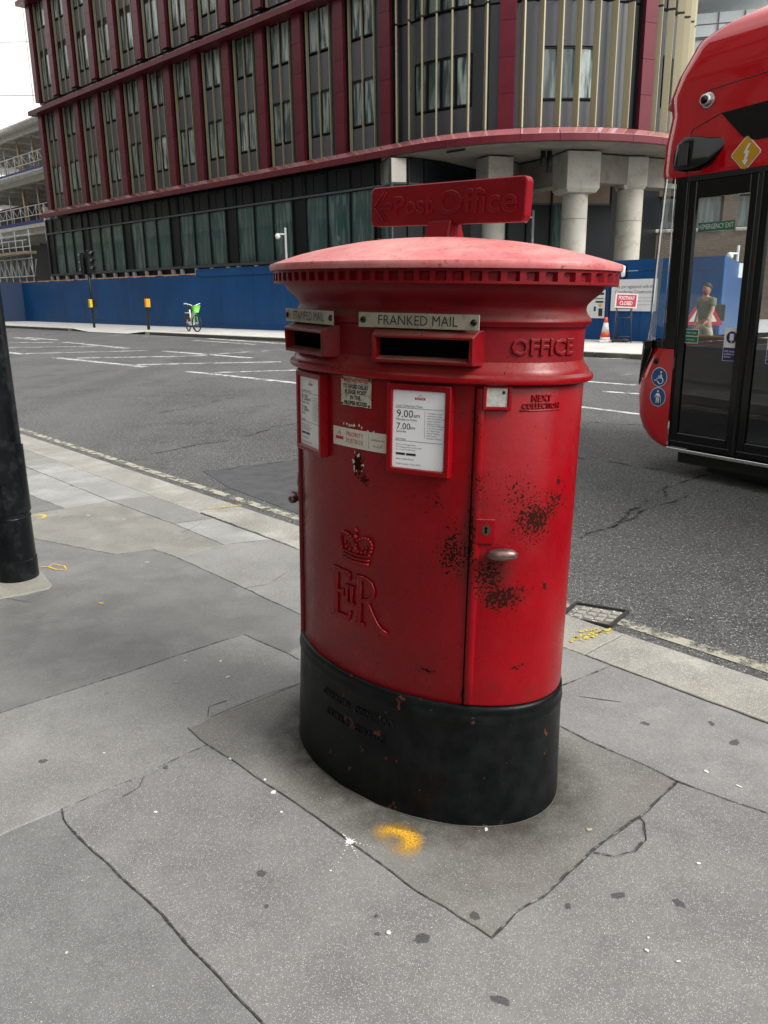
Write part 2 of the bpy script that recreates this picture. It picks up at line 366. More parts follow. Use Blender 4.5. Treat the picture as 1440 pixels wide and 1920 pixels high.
# double yellow lines, faded, by the near kerb
def strip(p0, p1, wd, z, name, mat, seg=1, **kw):
    d = (p1 - p0).normalized(); n = Vector((-d.y, d.x, 0)) * wd / 2; m = MB()
    vs = []
    for k in range(seg + 1):
        q = p0 + (p1 - p0) * (k / seg); vs += [(*(q + n).xy, z), (*(q - n).xy, z)]
    m.add(vs, [(2 * k, 2 * k + 1, 2 * k + 3, 2 * k + 2) for k in range(seg)])
    return m.build(name, mat, fix=False, **kw)
for o_ in (0.115, 0.27):
    strip(kp(-8, o_ + 0.055), kp(40, o_ + 0.055), 0.075, -0.106, 'yellow_line', M_yline, kind='structure')
strip(kp(-8, 0.03), kp(40, 0.03), 0.10, -0.108, 'gutter', M_joint, kind='structure')
# white markings
RZ = -0.11
def gr(x, y): return gp(x, y, RZ)
white = [((102, 670.6), (273, 688.3), 0.20), ((144, 671.7), (390, 667), 0.2), ((257, 684), (526.6, 678.6), 0.2), ((48, 663), (278, 657.5), 0.2), ((5, 659.5), (48, 664.8), 0.2),
         ((12.5, 652.3), (183, 649), 0.2), ((8, 642.5), (101, 642.5), 0.2), ((27, 633), (72, 637.7), 0.2), ((50, 633), (108, 637.7), 0.2), ((119.8, 641.5), (238.5, 653.3), 0.2),
         ((307, 658.4), (469.7, 671.4), 0.2), ((351.5, 696.7), (700, 733.5), 0.16), ((402, 698.9), (640, 691.5), 0.16), ((391, 635), (640, 652), 0.22), ((359.6, 638), (478.8, 646), 0.14),
         ((1000, 708), (1191, 722.5), 0.13), ((1127, 734), (1215, 740), 0.12), ((1000, 752.5), (1215, 779), 0.11), ((1060, 655), (1215, 657), 0.2), ((1120, 672), (1215, 673.5), 0.1)]
for a_, b_, wd in white:
    strip(gr(*a_), gr(*b_), wd, RZ + 0.004, 'road_marking', M_line, kind='structure')
for a_, b_, wd in [((462.5, 662.4), (505, 660), 0.2), ((540, 646), (700, 650), 0.2), ((1167, 704), (1191, 700), 0.12), ((190, 628.5), (330, 632), 0.15), ((300, 671), (540, 655), 0.3)]:
    strip(gr(*a_), gr(*b_), wd, RZ + 0.004, 'road_marking', M_line_faint, kind='structure')
# smooth dark repair patch in the road by the kerb and tar joint lines
m = MB(); pp = [gr(380, 884), gr(560, 862), gr(760, 870), gr(860, 1010), gr(570, 968), gr(430, 915)]
m.add([(p.x, p.y, RZ + 0.003) for p in pp], [tuple(range(6))]); m.build('road_repair_patch', M_road_patch, kind='structure', fix=False)
M_tar = worn_paint('tar_joint', (0.012, 0.012, 0.012), 0.42, 7.0, 0.15)
def crack(pts, wd, z, name='road_crack', amp=0.02, mat=None, par=None, follow=False):
    W = []
    for a_, b_ in zip(pts[:-1], pts[1:]):
        n_ = max(2, int((b_ - a_).length / (0.03 if follow else 0.06))); n_ = min(n_, 160)
        W += [a_ + (b_ - a_) * k / n_ for k in range(n_)]
    W.append(pts[-1]); vs = []
    if follow: W = [jag(p, 0.006) for p in W]
    for i, p in enumerate(W):
        d = (W[min(i + 1, len(W) - 1)] - W[max(i - 1, 0)]).normalized(); n = Vector((-d.y, d.x, 0))
        o = noise.noise(p * 4) * amp * 2; ww = wd * (0.4 + abs(noise.noise(p * 11 + Vector((3, 1, 0)))) * 2.0) / 2
        q = p + n * o; vs += [(*(q + n * ww).xy, z), (*(q - n * ww).xy, z)]
    m = MB(); m.add(vs, [(2 * k, 2 * k + 1, 2 * k + 3, 2 * k + 2) for k in range(len(W) - 1)])
    return m.build(name, mat or M_tar, par, fix=False, kind='structure')
for pts, wd in (([(280, 852), (430, 826), (560, 790)], 0.025), ([(300, 775), (440, 745)], 0.03), ([(1080, 860), (1250, 880)], 0.03), ([(1090, 1010), (1180, 960), (1270, 905), (1440, 870)], 0.03), ([(1120, 990), (1290, 930)], 0.02), ([(1100, 792), (1200, 798)], 0.03), ([(380, 884), (560, 862)], 0.02)):
    crack([gr(*q) for q in pts], wd, RZ + 0.0045, amp=0.05)
# gully cover by the kerb
M_iron = simple('cast_iron', (0.030, 0.030, 0.032), 0.6, 0.3, var=0.4, scale=20, bmp=0.5, bscale=90, dirt=(0.08, 0.07, 0.05))
gc = [gp(1078, 1134, RZ), gp(1180, 1150, RZ), gp(1146, 1180, RZ), gp(1048, 1160, RZ)]
cc = sum(gc, Vector()) / 4
drain = empty('drain_cover', (cc.x, cc.y, RZ), 0, 'iron framed gully cover set in the gutter, right of the red pillar box', 'drain cover')
fr_ = MB()
for i in range(4):
    a_, b_ = gc[i] - cc, gc[(i + 1) % 4] - cc; ia, ib = a_ * 0.90, b_ * 0.90
    fr_.add([(a_.x, a_.y, 0), (b_.x, b_.y, 0), (ib.x, ib.y, 0), (ia.x, ia.y, 0), (a_.x, a_.y, 0.018), (b_.x, b_.y, 0.018), (ib.x, ib.y, 0.018), (ia.x, ia.y, 0.018)], [(0, 1, 2, 3), (4, 5, 6, 7), (0, 1, 5, 4), (2, 3, 7, 6), (1, 2, 6, 5), (0, 3, 7, 4)])
fr_.build('frame', M_iron, drain)
inf = MB(); inf.prism([(p - cc) * 0.89 for p in gc], 0, 0.006); inf.build('infill', paving('gully_infill', (0.22, 0.21, 0.18), 70, 0.2, 0.6, 0.45, 0.6), drain)
ax, ay = (gc[1] - gc[0]) * 0.8, (gc[3] - gc[0]) * 0.75
for i in range(3):
    for j in range(4):
        q = (gc[0] - cc) * 0.72 + ax * (j + 0.35) / 4.2 + ay * (i + 0.3) / 3.2
        b2 = MB(); b2.add([Vector((q.x, q.y, 0.006)) + v for v in (Vector((0, 0, 0)), ax * 0.16, ax * 0.16 + ay * 0.2, ay * 0.2)] + [Vector((q.x, q.y, 0.014)) + v for v in (ax * 0.01, ax * 0.15, ax * 0.15 + ay * 0.18, ay * 0.19)],
               [(4, 5, 6, 7), (0, 1, 5, 4), (1, 2, 6, 5), (2, 3, 7, 6), (3, 0, 4, 7)]); b2.build('raised_block', M_kerb, drain)
# far pavement, following the surveyed far kerb line
FK0, FK1 = gp(300, 629, RZ), gp(543, 641.2, RZ)
fd = (FK0 - FK1).normalized(); fn = Vector((-fd.y, fd.x, 0)); fn = fn if fn.y > 0 else -fn
def fk(t, off, z=0.0): q = FK1 + fd * t + fn * off; return Vector((q.x, q.y, z))
tdrop = [(fk(0, 0) - gp(x, y, RZ)).length for x, y in ((262, 627.5), (238, 626), (160, 622.5), (125, 620.5))]
tdrop = [7.6 * 1.0 + 0] if False else sorted((gp(x, y, RZ) - FK1).dot(fd) for x, y in ((262, 627.5), (238, 626), (160, 622.5), (125, 620.5)))
t0, t1, t2, t3 = tdrop
fp = MB(); fp.prism([fk(-40, 0.15), fk(t0, 0.15), fk(t0, 30), fk(-40, 30)], -0.5, 0.0)
fp.prism([fk(t3, 0.15), fk(90, 0.15), fk(90, 30), fk(t3, 30)], -0.5, 0.0)
fp.add([fk(t0, 0.15, 0), fk(t1, 0.0, RZ + .01), fk(t2, 0.0, RZ + .01), fk(t3, 0.15, 0), fk(t3, 2.2, 0), fk(t0, 2.2, 0)], [(0, 1, 5), (1, 2, 4, 5), (2, 3, 4)])
fp.prism([fk(t0, 2.2), fk(t3, 2.2), fk(t3, 30), fk(t0, 30)], -0.5, 0.0)
farp = fp.build('far_pavement', M_farpave, kind='structure', fix=False)
farp.data.update()
bmx = bmesh.new(); bmx.from_mesh(farp.data); bmesh.ops.recalc_face_normals(bmx, faces=bmx.faces); bmx.to_mesh(farp.data); bmx.free()
fkb = empty('far_kerb', fk(0, 0)); fkb['kind'] = 'structure'
def far_kerb_stone(ta, tb, h=0.0):
    m = MB(); o = fk(0, 0)
    m.prism([fk(ta + .01, 0) - o, fk(tb - .01, 0) - o, fk(tb - .01, 0.15) - o, fk(ta + .01, 0.15) - o], -0.4, h - 0.0 + 0.003); m.build('kerb_stone', M_kerb_far, fkb, bevel=0.01)
t = -26.0
while t < 60:
    tb = t + 0.92
    if tb <= t0 or t >= t3: far_kerb_stone(t, min(tb, t0) if t < t0 else tb)
    t = tb if not (t < t0 < tb + 0.5) else t3

# ------------------------------------------------------------------ pillar box
BA, BB, BTH = 0.46356, 0.30465, -0.76482
BOXM = Matrix.Rotation(0.024595, 4, 'Y') @ Matrix.Rotation(0.0012947, 4, 'X') @ Matrix.Rotation(BTH, 4, 'Z')
RO = -0.0171                                     # body surface, relative to the foot outline
_NT = 2880
_t = np.linspace(-math.pi / 2 - math.pi, -math.pi / 2 + math.pi, _NT + 1)
_u = np.cos(_t) * (BA + RO); _v = np.sin(_t) * (BB + RO)
_s = np.concatenate([[0], np.cumsum(np.hypot(np.diff(_u), np.diff(_v)))]); _s -= _s[_NT // 2]
PER = float(_s[-1] - _s[0])
def t_of_s(s): return float(np.interp(s, _s, _t))
def bx(s, z, d=0.0):
    """point on the box: s along the girth from front centre, z height, d out of the body surface"""
    t = t_of_s(s); x = math.cos(t) * (BA + RO); y = math.sin(t) * (BB + RO)
    n = Vector((math.cos(t) / (BA + RO), math.sin(t) / (BB + RO), 0)).normalized()
    return Vector((x + n.x * d, y + n.y * d, z))
def bn(s):
    t = t_of_s(s); return Vector((math.cos(t) / (BA + RO), math.sin(t) / (BB + RO), 0)).normalized()

def red_paint(name, base=(0.245, 0.0002, 0.0042), chips=True, rough=0.27, grime=0.35, fade=0.0, clusters=(), smears=(), dust=0.0):
    m, nt, b = new_mat(name)
    tc = nt.nodes.new('ShaderNodeTexCoord'); v = tc.outputs['Object']
    big = nz(nt, v, 4.0, 5.0, 0.6); mid = nz(nt, v, 17.0, 6.0, 0.65); fine = nz(nt, v, 110.0, 4.0, 0.7)
    c = mixc(nt, ramp(nt, big, [(0.35, 0), (0.65, 1)]), tuple(k * 0.78 for k in base), base)
    c = mixc(nt, ramp(nt, mid, [(0.5, 0), (0.8, 0.22 + fade)]), c, (0.30, 0.012, 0.022))
    c = mixc(nt, ramp(nt, nz(nt, v, 9.0, 8.0, 0.75), [(0.55, 0), (0.75, grime)]), c, (0.035, 0.018, 0.014))
    al = None
    # chips: rust where the paint is gone
    vals = []
    mask = None; smask = None
    for ci, (s, z, rs, rz, st) in enumerate(tuple(clusters) + tuple(smears)):
        p = bx(s, z, 0.003)
        mp = nt.nodes.new('ShaderNodeVectorMath'); mp.operation = 'SUBTRACT'; nt.links.new(v, mp.inputs[0]); mp.inputs[1].default_value = p
        ax = bx(s + 0.005, z) - bx(s - 0.005, z); ax.normalize()
        dt = nt.nodes.new('ShaderNodeVectorMath'); dt.operation = 'DOT_PRODUCT'; nt.links.new(mp.outputs[0], dt.inputs[0]); dt.inputs[1].default_value = ax
        dz = nt.nodes.new('ShaderNodeVectorMath'); dz.operation = 'DOT_PRODUCT'; nt.links.new(mp.outputs[0], dz.inputs[0]); dz.inputs[1].default_value = (0, 0, 1)
        dnn = nt.nodes.new('ShaderNodeVectorMath'); dnn.operation = 'DOT_PRODUCT'; nt.links.new(mp.outputs[0], dnn.inputs[0]); dnn.inputs[1].default_value = bn(s)
        e = math_(nt, 'ADD', math_(nt, 'POWER', math_(nt, 'ABSOLUTE', math_(nt, 'DIVIDE', dt.outputs['Value'], rs)), 2.0), math_(nt, 'POWER', math_(nt, 'ABSOLUTE', math_(nt, 'DIVIDE', dz.outputs['Value'], rz)), 2.0))
        e = math_(nt, 'ADD', e, math_(nt, 'POWER', math_(nt, 'ABSOLUTE', math_(nt, 'DIVIDE', dnn.outputs['Value'], max(rs, 0.06) * 1.6)), 2.0))
        g = math_(nt, 'MULTIPLY', math_(nt, 'POWER', 2.718, math_(nt, 'MULTIPLY', e, -1.0)), st)
        if ci >= len(clusters): smask = g if smask is None else math_(nt, 'MAXIMUM', smask, g)
        else: mask = g if mask is None else math_(nt, 'MAXIMUM', mask, g)
    chipn = nz(nt, v, 150.0, 2.5, 0.5); chipb = nz(nt, v, 28.0, 4.0, 0.6)
    thr = math_(nt, 'MULTIPLY_ADD', chipb, -0.22, 0.83)
    if mask is not None: thr = math_(nt, 'MULTIPLY_ADD', mask, -0.33, thr)
    al = math_(nt, 'GREATER_THAN', chipn, thr)
    if smask is not None:
        c = mixc(nt, math_(nt, 'MULTIPLY', smask, ramp(nt, nz(nt, v, 30.0, 6.0, 0.7), [(0.3, 0.45), (0.6, 1.0)]), None, True), c, (0.034, 0.010, 0.009))
    if dust:
        ge = nt.nodes.new('ShaderNodeNewGeometry'); sx3 = nt.nodes.new('ShaderNodeSeparateXYZ'); nt.links.new(ge.outputs['Normal'], sx3.inputs[0])
        c = mixc(nt, math_(nt, 'MULTIPLY', ramp(nt, sx3.outputs[2], [(0.25, 0), (0.75, dust)]), ramp(nt, nz(nt, v, 22.0, 6.0, 0.7), [(0.3, 0.25), (0.6, 1.0)])), c, (0.13, 0.075, 0.062))
    st3 = coords(nt, (60, 60, 5)); c = mixc(nt, ramp(nt, nz(nt, st3, 1.0, 4.0, 0.6), [(0.58, 0), (0.78, 0.28)]), c, (0.075, 0.004, 0.008))
    if chips:
        rust = mixc(nt, ramp(nt, nz(nt, v, 300.0, 2.0), [(0.35, 0), (0.7, 1)]), (0.004, 0.0025, 0.002), (0.030, 0.010, 0.006))
        c = mixc(nt, al, c, rust)
        if mask is not None:
            c = mixc(nt, math_(nt, 'MULTIPLY', mask, 0.35, None, True), c, (0.05, 0.008, 0.008))
        rn = math_(nt, 'ADD', math_(nt, 'MULTIPLY_ADD', mid, 0.3, rough - 0.12), math_(nt, 'MULTIPLY', al, 0.35), None, True)
        h = math_(nt, 'SUBTRACT', math_(nt, 'MULTIPLY', fine, 0.25), al)
        h = math_(nt, 'ADD', h, math_(nt, 'MULTIPLY', mid, 0.9))
        nrm = bump(nt, h, 0.75, 0.0016)
    else:
        rn = rough; nrm = bump(nt, math_(nt, 'ADD', math_(nt, 'MULTIPLY', fine, 0.3), mid), 0.35, 0.001)
    setb(nt, b, c, rn, 0, (math_(nt, 'MULTIPLY_ADD', al, -0.22, 0.24, True) if chips else 0.24), 0.0, nrm); return m
CL = [(0.488, 0.865, 0.055, 0.055, 1.0), (0.545, 0.90, 0.05, 0.035, 0.75), (0.415, 0.665, 0.06, 0.035, 1.05), (0.38, 0.71, 0.045, 0.06, 0.85), (0.287, 0.775, 0.04, 0.07, 0.8),
      (0.335, 0.82, 0.012, 0.12, 0.85), (0.35, 0.95, 0.02, 0.05, 0.5), (0.44, 0.93, 0.05, 0.05, 0.45), (0.555, 0.955, 0.010, 0.012, 1.15), (0.008, 0.965, 0.02, 0.035, 1.25), (0.03, 0.93, 0.018, 0.02, 0.9),
      (0.24, 0.90, 0.05, 0.03, 0.45), (-0.30, 0.8, 0.02, 0.2, 0.6), (0.532, 0.683, 0.006, 0.008, 1.4), (0.23, 0.44, 0.03, 0.01, 0.65), (0.33, 0.40, 0.012, 0.03, 0.6), (0.335, 1.10, 0.015, 0.05, 0.5), (0.47, 0.47, 0.02, 0.01, 0.6)]
SM = [(0.320, 0.80, 0.014, 0.14, 0.8), (0.400, 0.735, 0.045, 0.040, 0.85), (0.43, 0.67, 0.05, 0.02, 0.45), (0.352, 0.90, 0.02, 0.03, 0.5), (-0.325, 0.8, 0.02, 0.5, 0.6), (0.295, 1.13, 0.02, 0.05, 0.6)]
M_red = red_paint('red_gloss_paint_chipped', clusters=CL, smears=SM, dust=0.5)
M_red_plain = red_paint('red_gloss_paint', clusters=(), grime=0.5, dust=0.55)
M_red_grime = red_paint('red_paint_grimy', base=(0.185, 0.0006, 0.005), grime=0.95, rough=0.45, dust=0.9)
def lid_mat():
    m, nt, b = new_mat('red_paint_sun_bleached'); v = coords(nt)
    a = nz(nt, v, 3.2, 6.0, 0.65); f = nz(nt, v, 60.0, 4.0, 0.7); g = nz(nt, v, 14.0, 6.0, 0.7)
    c = mixc(nt, ramp(nt, a, [(0.32, 0), (0.68, 1)]), (0.46, 0.085, 0.092), (0.60, 0.25, 0.235))
    c = mixc(nt, ramp(nt, g, [(0.48, 0), (0.75, 0.35)]), c, (0.66, 0.42, 0.38))
    c = mixc(nt, ramp(nt, f, [(0.56, 0), (0.70, 0.75)]), c, (0.16, 0.035, 0.035))
    c = mixc(nt, ramp(nt, nz(nt, v, 9.0, 8.0, 0.75), [(0.56, 0), (0.70, 0.45)]), c, (0.12, 0.06, 0.05))
    setb(nt, b, c, ramp(nt, a, [(0.3, 0.38), (0.7, 0.6)]), 0, 0.4, 0, bump(nt, math_(nt, 'ADD', f, g), 0.4, 0.0012)); return m
M_red_fade = lid_mat()
M_sign_red = red_paint('sign_red_paint', base=(0.20, 0.0006, 0.008), chips=False, rough=0.42, grime=0.25)
def black_paint():
    m, nt, b = new_mat('black_foot_paint'); v = coords(nt)
    mid = nz(nt, v, 14.0, 6.0, 0.65)
    c = mixc(nt, ramp(nt, mid, [(0.4, 0), (0.75, 1)]), (0.0025, 0.003, 0.0035), (0.009, 0.010, 0.011))
    r1 = math_(nt, 'GREATER_THAN', nz(nt, v, 22.0, 5.0, 0.6), 0.665)
    c = mixc(nt, math_(nt, 'MULTIPLY', r1, 0.8), c, (0.10, 0.035, 0.016))
    r2 = math_(nt, 'GREATER_THAN', nz(nt, v, 95.0, 2.0, 0.6), 0.765)
    c = mixc(nt, math_(nt, 'MULTIPLY', r2, 0.6), c, (0.16, 0.15, 0.13))
    st = coords(nt, (30, 30, 3)); c = mixc(nt, ramp(nt, nz(nt, st, 1.0, 4.0), [(0.55, 0), (0.75, 0.2)]), c, (0.02, 0.018, 0.016))
    c = mixc(nt, math_(nt, 'MULTIPLY', math_(nt, 'GREATER_THAN', nz(nt, coords(nt, (18, 18, 60)), 1.0, 6.0, 0.7), 0.70), 0.5), c, (0.02, 0.07, 0.075))
    setb(nt, b, c, ramp(nt, mid, [(0.3, 0.30), (0.7, 0.5)]), 0, 0.13, 0.0, bump(nt, math_(nt, 'ADD', mid, math_(nt, 'MULTIPLY', nz(nt, v, 70.0), 0.4)), 0.55, 0.002)); return m
M_blackfoot = black_paint()
M_dark = simple('hollow_shade_black', (0.002, 0.002, 0.002), 1.0, var=0, spec=0.0)  # matt black standing in for the shade inside openings
M_enamel = simple('enamel_plate', (0.30, 0.28, 0.215), 0.45, var=0.12, scale=14, dirt=(0.10, 0.075, 0.045), dirt_amt=0.7)
M_enamel2 = simple('enamel_notice', (0.52, 0.50, 0.41), 0.35, var=0.08, scale=20, dirt=(0.12, 0.06, 0.03), dirt_amt=0.8)
M_ink = simple('black_ink', (0.012, 0.012, 0.013), 0.6, var=0)
M_ink2 = simple('grey_ink', (0.05, 0.05, 0.055), 0.6, var=0)
M_inkred = simple('red_ink', (0.42, 0.035, 0.03), 0.6, var=0)
M_paper = simple('notice_paper', (0.80, 0.81, 0.83), 0.4, var=0.04, scale=9, spec=0.3)
M_sticker = simple('sticker_film', (0.62, 0.58, 0.50), 0.4, var=0.05, scale=20)
M_brass = simple('worn_steel', (0.16, 0.10, 0.09), 0.32, 0.65, var=0.4, scale=30, dirt=(0.10, 0.01, 0.012))
M_plategrey = simple('tab_plate', (0.40, 0.39, 0.36), 0.35, 0.2, var=0.2, scale=60, dirt=(0.15, 0.14, 0.12))
M_screw = simple('screw', (0.02, 0.018, 0.016), 0.5, 0.6)

pbox = empty('pillar_box', (0, 0, 0), 0, 'red oval pillar box with black foot and chipped paint, on the pavement in front', 'post box')
pbox.matrix_world = Matrix.Translation((0.104807, 2.258532, 0)) @ BOXM
def ring_sweep(name, prof, mat, n=160, s0=None, s1=None, closed_ends=False, off_is_axis=True, smooth=True, parent=pbox, sharp=()):
    """sweep a (z, off) profile round the oval; off is relative to the foot outline"""
    full = s0 is None; m = MB(); vs = []
    ts = [(-math.pi / 2 + 2 * math.pi * k / n) for k in range(n)] if full else [t_of_s(s0 + (s1 - s0) * k / n) for k in range(n + 1)]
    for (z, o) in prof:
        for t in ts:
            x, y = math.cos(t) * (BA + RO), math.sin(t) * (BB + RO)
            nn = Vector((math.cos(t) / (BA + RO), math.sin(t) / (BB + RO), 0)).normalized() * (o - RO)
            vs.append((x + nn.x, y + nn.y, z))
    k = len(ts); fs = []
    for i in range(len(prof) - 1):
        for j in range(k if full else k - 1):
            l = (j + 1) % k; fs.append((i * k + j, i * k + l, (i + 1) * k + l, (i + 1) * k + j))
    if full: fs.append(tuple(range(k))[::-1]); fs.append(tuple(range((len(prof) - 1) * k, len(prof) * k)))
    m.add(vs, fs, smooth)
    o = m.build(name, mat, parent, fix=True)
    me = o.data
    if smooth:
        me.polygons.foreach_set('use_smooth', [True] * len(me.polygons))
        try:
            me.set_sharp_from_angle(angle=R_(38))
        except Exception: pass
    return o
# foot
ring_sweep('plinth', [(-0.12, 0.004), (0.0, 0.0015), (0.10, -0.002), (0.25, -0.006), (0.303, -0.0075), (0.306, -0.006), (0.316, -0.0045), (0.328, -0.0065), (0.334, -0.0085), (0.340, -0.0075), (0.350, -0.008), (0.356, -0.012), (0.3585, -0.019), (0.3585, -0.05)], M_blackfoot)
# body core
ring_sweep('body', [(0.357, RO - 0.002), (0.36, RO), (1.19, RO), (1.192, RO - 0.01)], M_red)
# lower moulding, neck, upper bead and cove
ring_sweep('lower_moulding', [(1.188, RO - 0.004), (1.192, -0.014), (1.1945, 0.004), (1.198, 0.0085), (1.204, 0.010), (1.210, 0.0085), (1.213, 0.0035), (1.2165, -0.0015), (1.222, -0.0030), (1.229, -0.0065), (1.236, -0.0125), (1.244, -0.0165), (1.247, -0.019)], M_red_plain)
ring_sweep('neck', [(1.246, -0.0176), (1.26, -0.0180), (1.315, -0.0184), (1.322, -0.0178), (1.324, -0.0165), (1.327, -0.0100), (1.329, -0.0095), (1.333, -0.0065), (1.338, -0.0040), (1.343, -0.0052), (1.348, -0.0100), (1.354, -0.0150), (1.363, -0.0190), (1.370, -0.0186), (1.376, -0.0170), (1.384, -0.0100), (1.391, -0.0025), (1.399, 0.0075), (1.406, 0.0145), (1.413, 0.0195), (1.4195, 0.0215), (1.4198, 0.0235), (1.421, 0.0240)], M_red_grime)
# cap: dentil band, lip
nd = 68
def dentil():
    m = MB(); vs = []; rows = [(1.4200, 0), (1.4215, 0), (1.4265, 0), (1.4270, 1), (1.4460, 1), (1.4475, 0), (1.4535, 0)]
    N = nd * 6
    for zi, (z, nt_) in enumerate(rows):
        for k in range(N):
            ph = k % 6; t = -math.pi / 2 + 2 * math.pi * 0
            s = -PER / 2 + PER * (k + 0.0) / N; t = t_of_s(s)
            x, y = math.cos(t) * (BA + RO), math.sin(t) * (BB + RO)
            nn = Vector((math.cos(t) / (BA + RO), math.sin(t) / (BB + RO), 0)).normalized()
            o = 0.053 - (0.0105 if (nt_ and ph in (2, 3, 4)) else 0) - (0.002 if z < 1.421 else 0)
            if ph == 2 and nt_: s2 = s - PER / N * 0.85; t = t_of_s(s2)
            x, y = math.cos(t) * (BA + RO), math.sin(t) * (BB + RO); nn = Vector((math.cos(t) / (BA + RO), math.sin(t) / (BB + RO), 0)).normalized()
            vs.append((x + nn.x * (o - RO), y + nn.y * (o - RO), z))
    fs = []
    for i in range(len(rows) - 1):
        for j in range(N): fs.append((i * N + j, i * N + (j + 1) % N, (i + 1) * N + (j + 1) % N, (i + 1) * N + j))
    fs.append(tuple(range(N))[::-1]); m.add(vs, fs); return m.build('dentil_band', M_red_grime, pbox)
dentil()
# lid
def lid():
    m = MB(); n = 128; rings = [1.0, 0.995, 0.985, 0.96, 0.9, 0.82, 0.72, 0.6, 0.48, 0.36, 0.24, 0.12, 0.05]; vs = []
    A0, B0 = BA + 0.055, BB + 0.0641
    pre = [(1.4535, -0.0015), (1.4545, 0.0035), (1.4600, 0.0050), (1.4675, 0.0045), (1.4705, 0.0030)]
    for z, o in pre:
        for k in range(n):
            t = 2 * math.pi * k / n; wob = 1 + 0.0016 * math.sin(t * 9) * math.sin(t * 4 + 1)
            vs.append(((A0 + o) * math.cos(t) * wob, (B0 + o) * math.sin(t) * wob, z))
    for r in rings[1:]:
        for k in range(n):
            t = 2 * math.pi * k / n
            z = 1.4712 + 0.070 * (1 - r ** 2.2) + 0.0012 * noise.noise(Vector((math.cos(t) * r * 4, math.sin(t) * r * 4, 0)))
            vs.append((A0 * r * math.cos(t), B0 * r * math.sin(t), z))
    L = len(pre) + len(rings) - 1; fs = []
    for i in range(L - 1):
        for j in range(n): fs.append((i * n + j, i * n + (j + 1) % n, (i + 1) * n + (j + 1) % n, (i + 1) * n + j))
    fs.append(tuple(range((L - 1) * n, L * n))); m.add(vs, fs, True)
    o = m.build('lid', M_red_fade, pbox); o.data.set_sharp_from_angle(angle=R_(40)); return o
lid()
gm = MB()
for (x, y, r) in ((-0.10, -0.10, 0.011), (0.10, -0.16, 0.0055), (0.22, -0.05, 0.006), (0.12, -0.06, 0.004), (-0.2, 0.05, 0.005)):
    rr = math.hypot(x / (BA + .055), y / (BB + .064)); z = 1.4712 + 0.070 * (1 - rr ** 2.2) + 0.0016
    gm.add([(x + r * math.cos(a) * (1 + .2 * math.sin(3 * a)), y + r * math.sin(a), z - 0.0022 * math.sin(a) * (r / 0.011) * 0 + 0.0006) for a in [i * math.pi / 6 for i in range(12)]], [tuple(range(12))])
gm.build('bird_dropping', simple('dropping', (0.75, 0.74, 0.70), 0.7), pbox, fix=False)

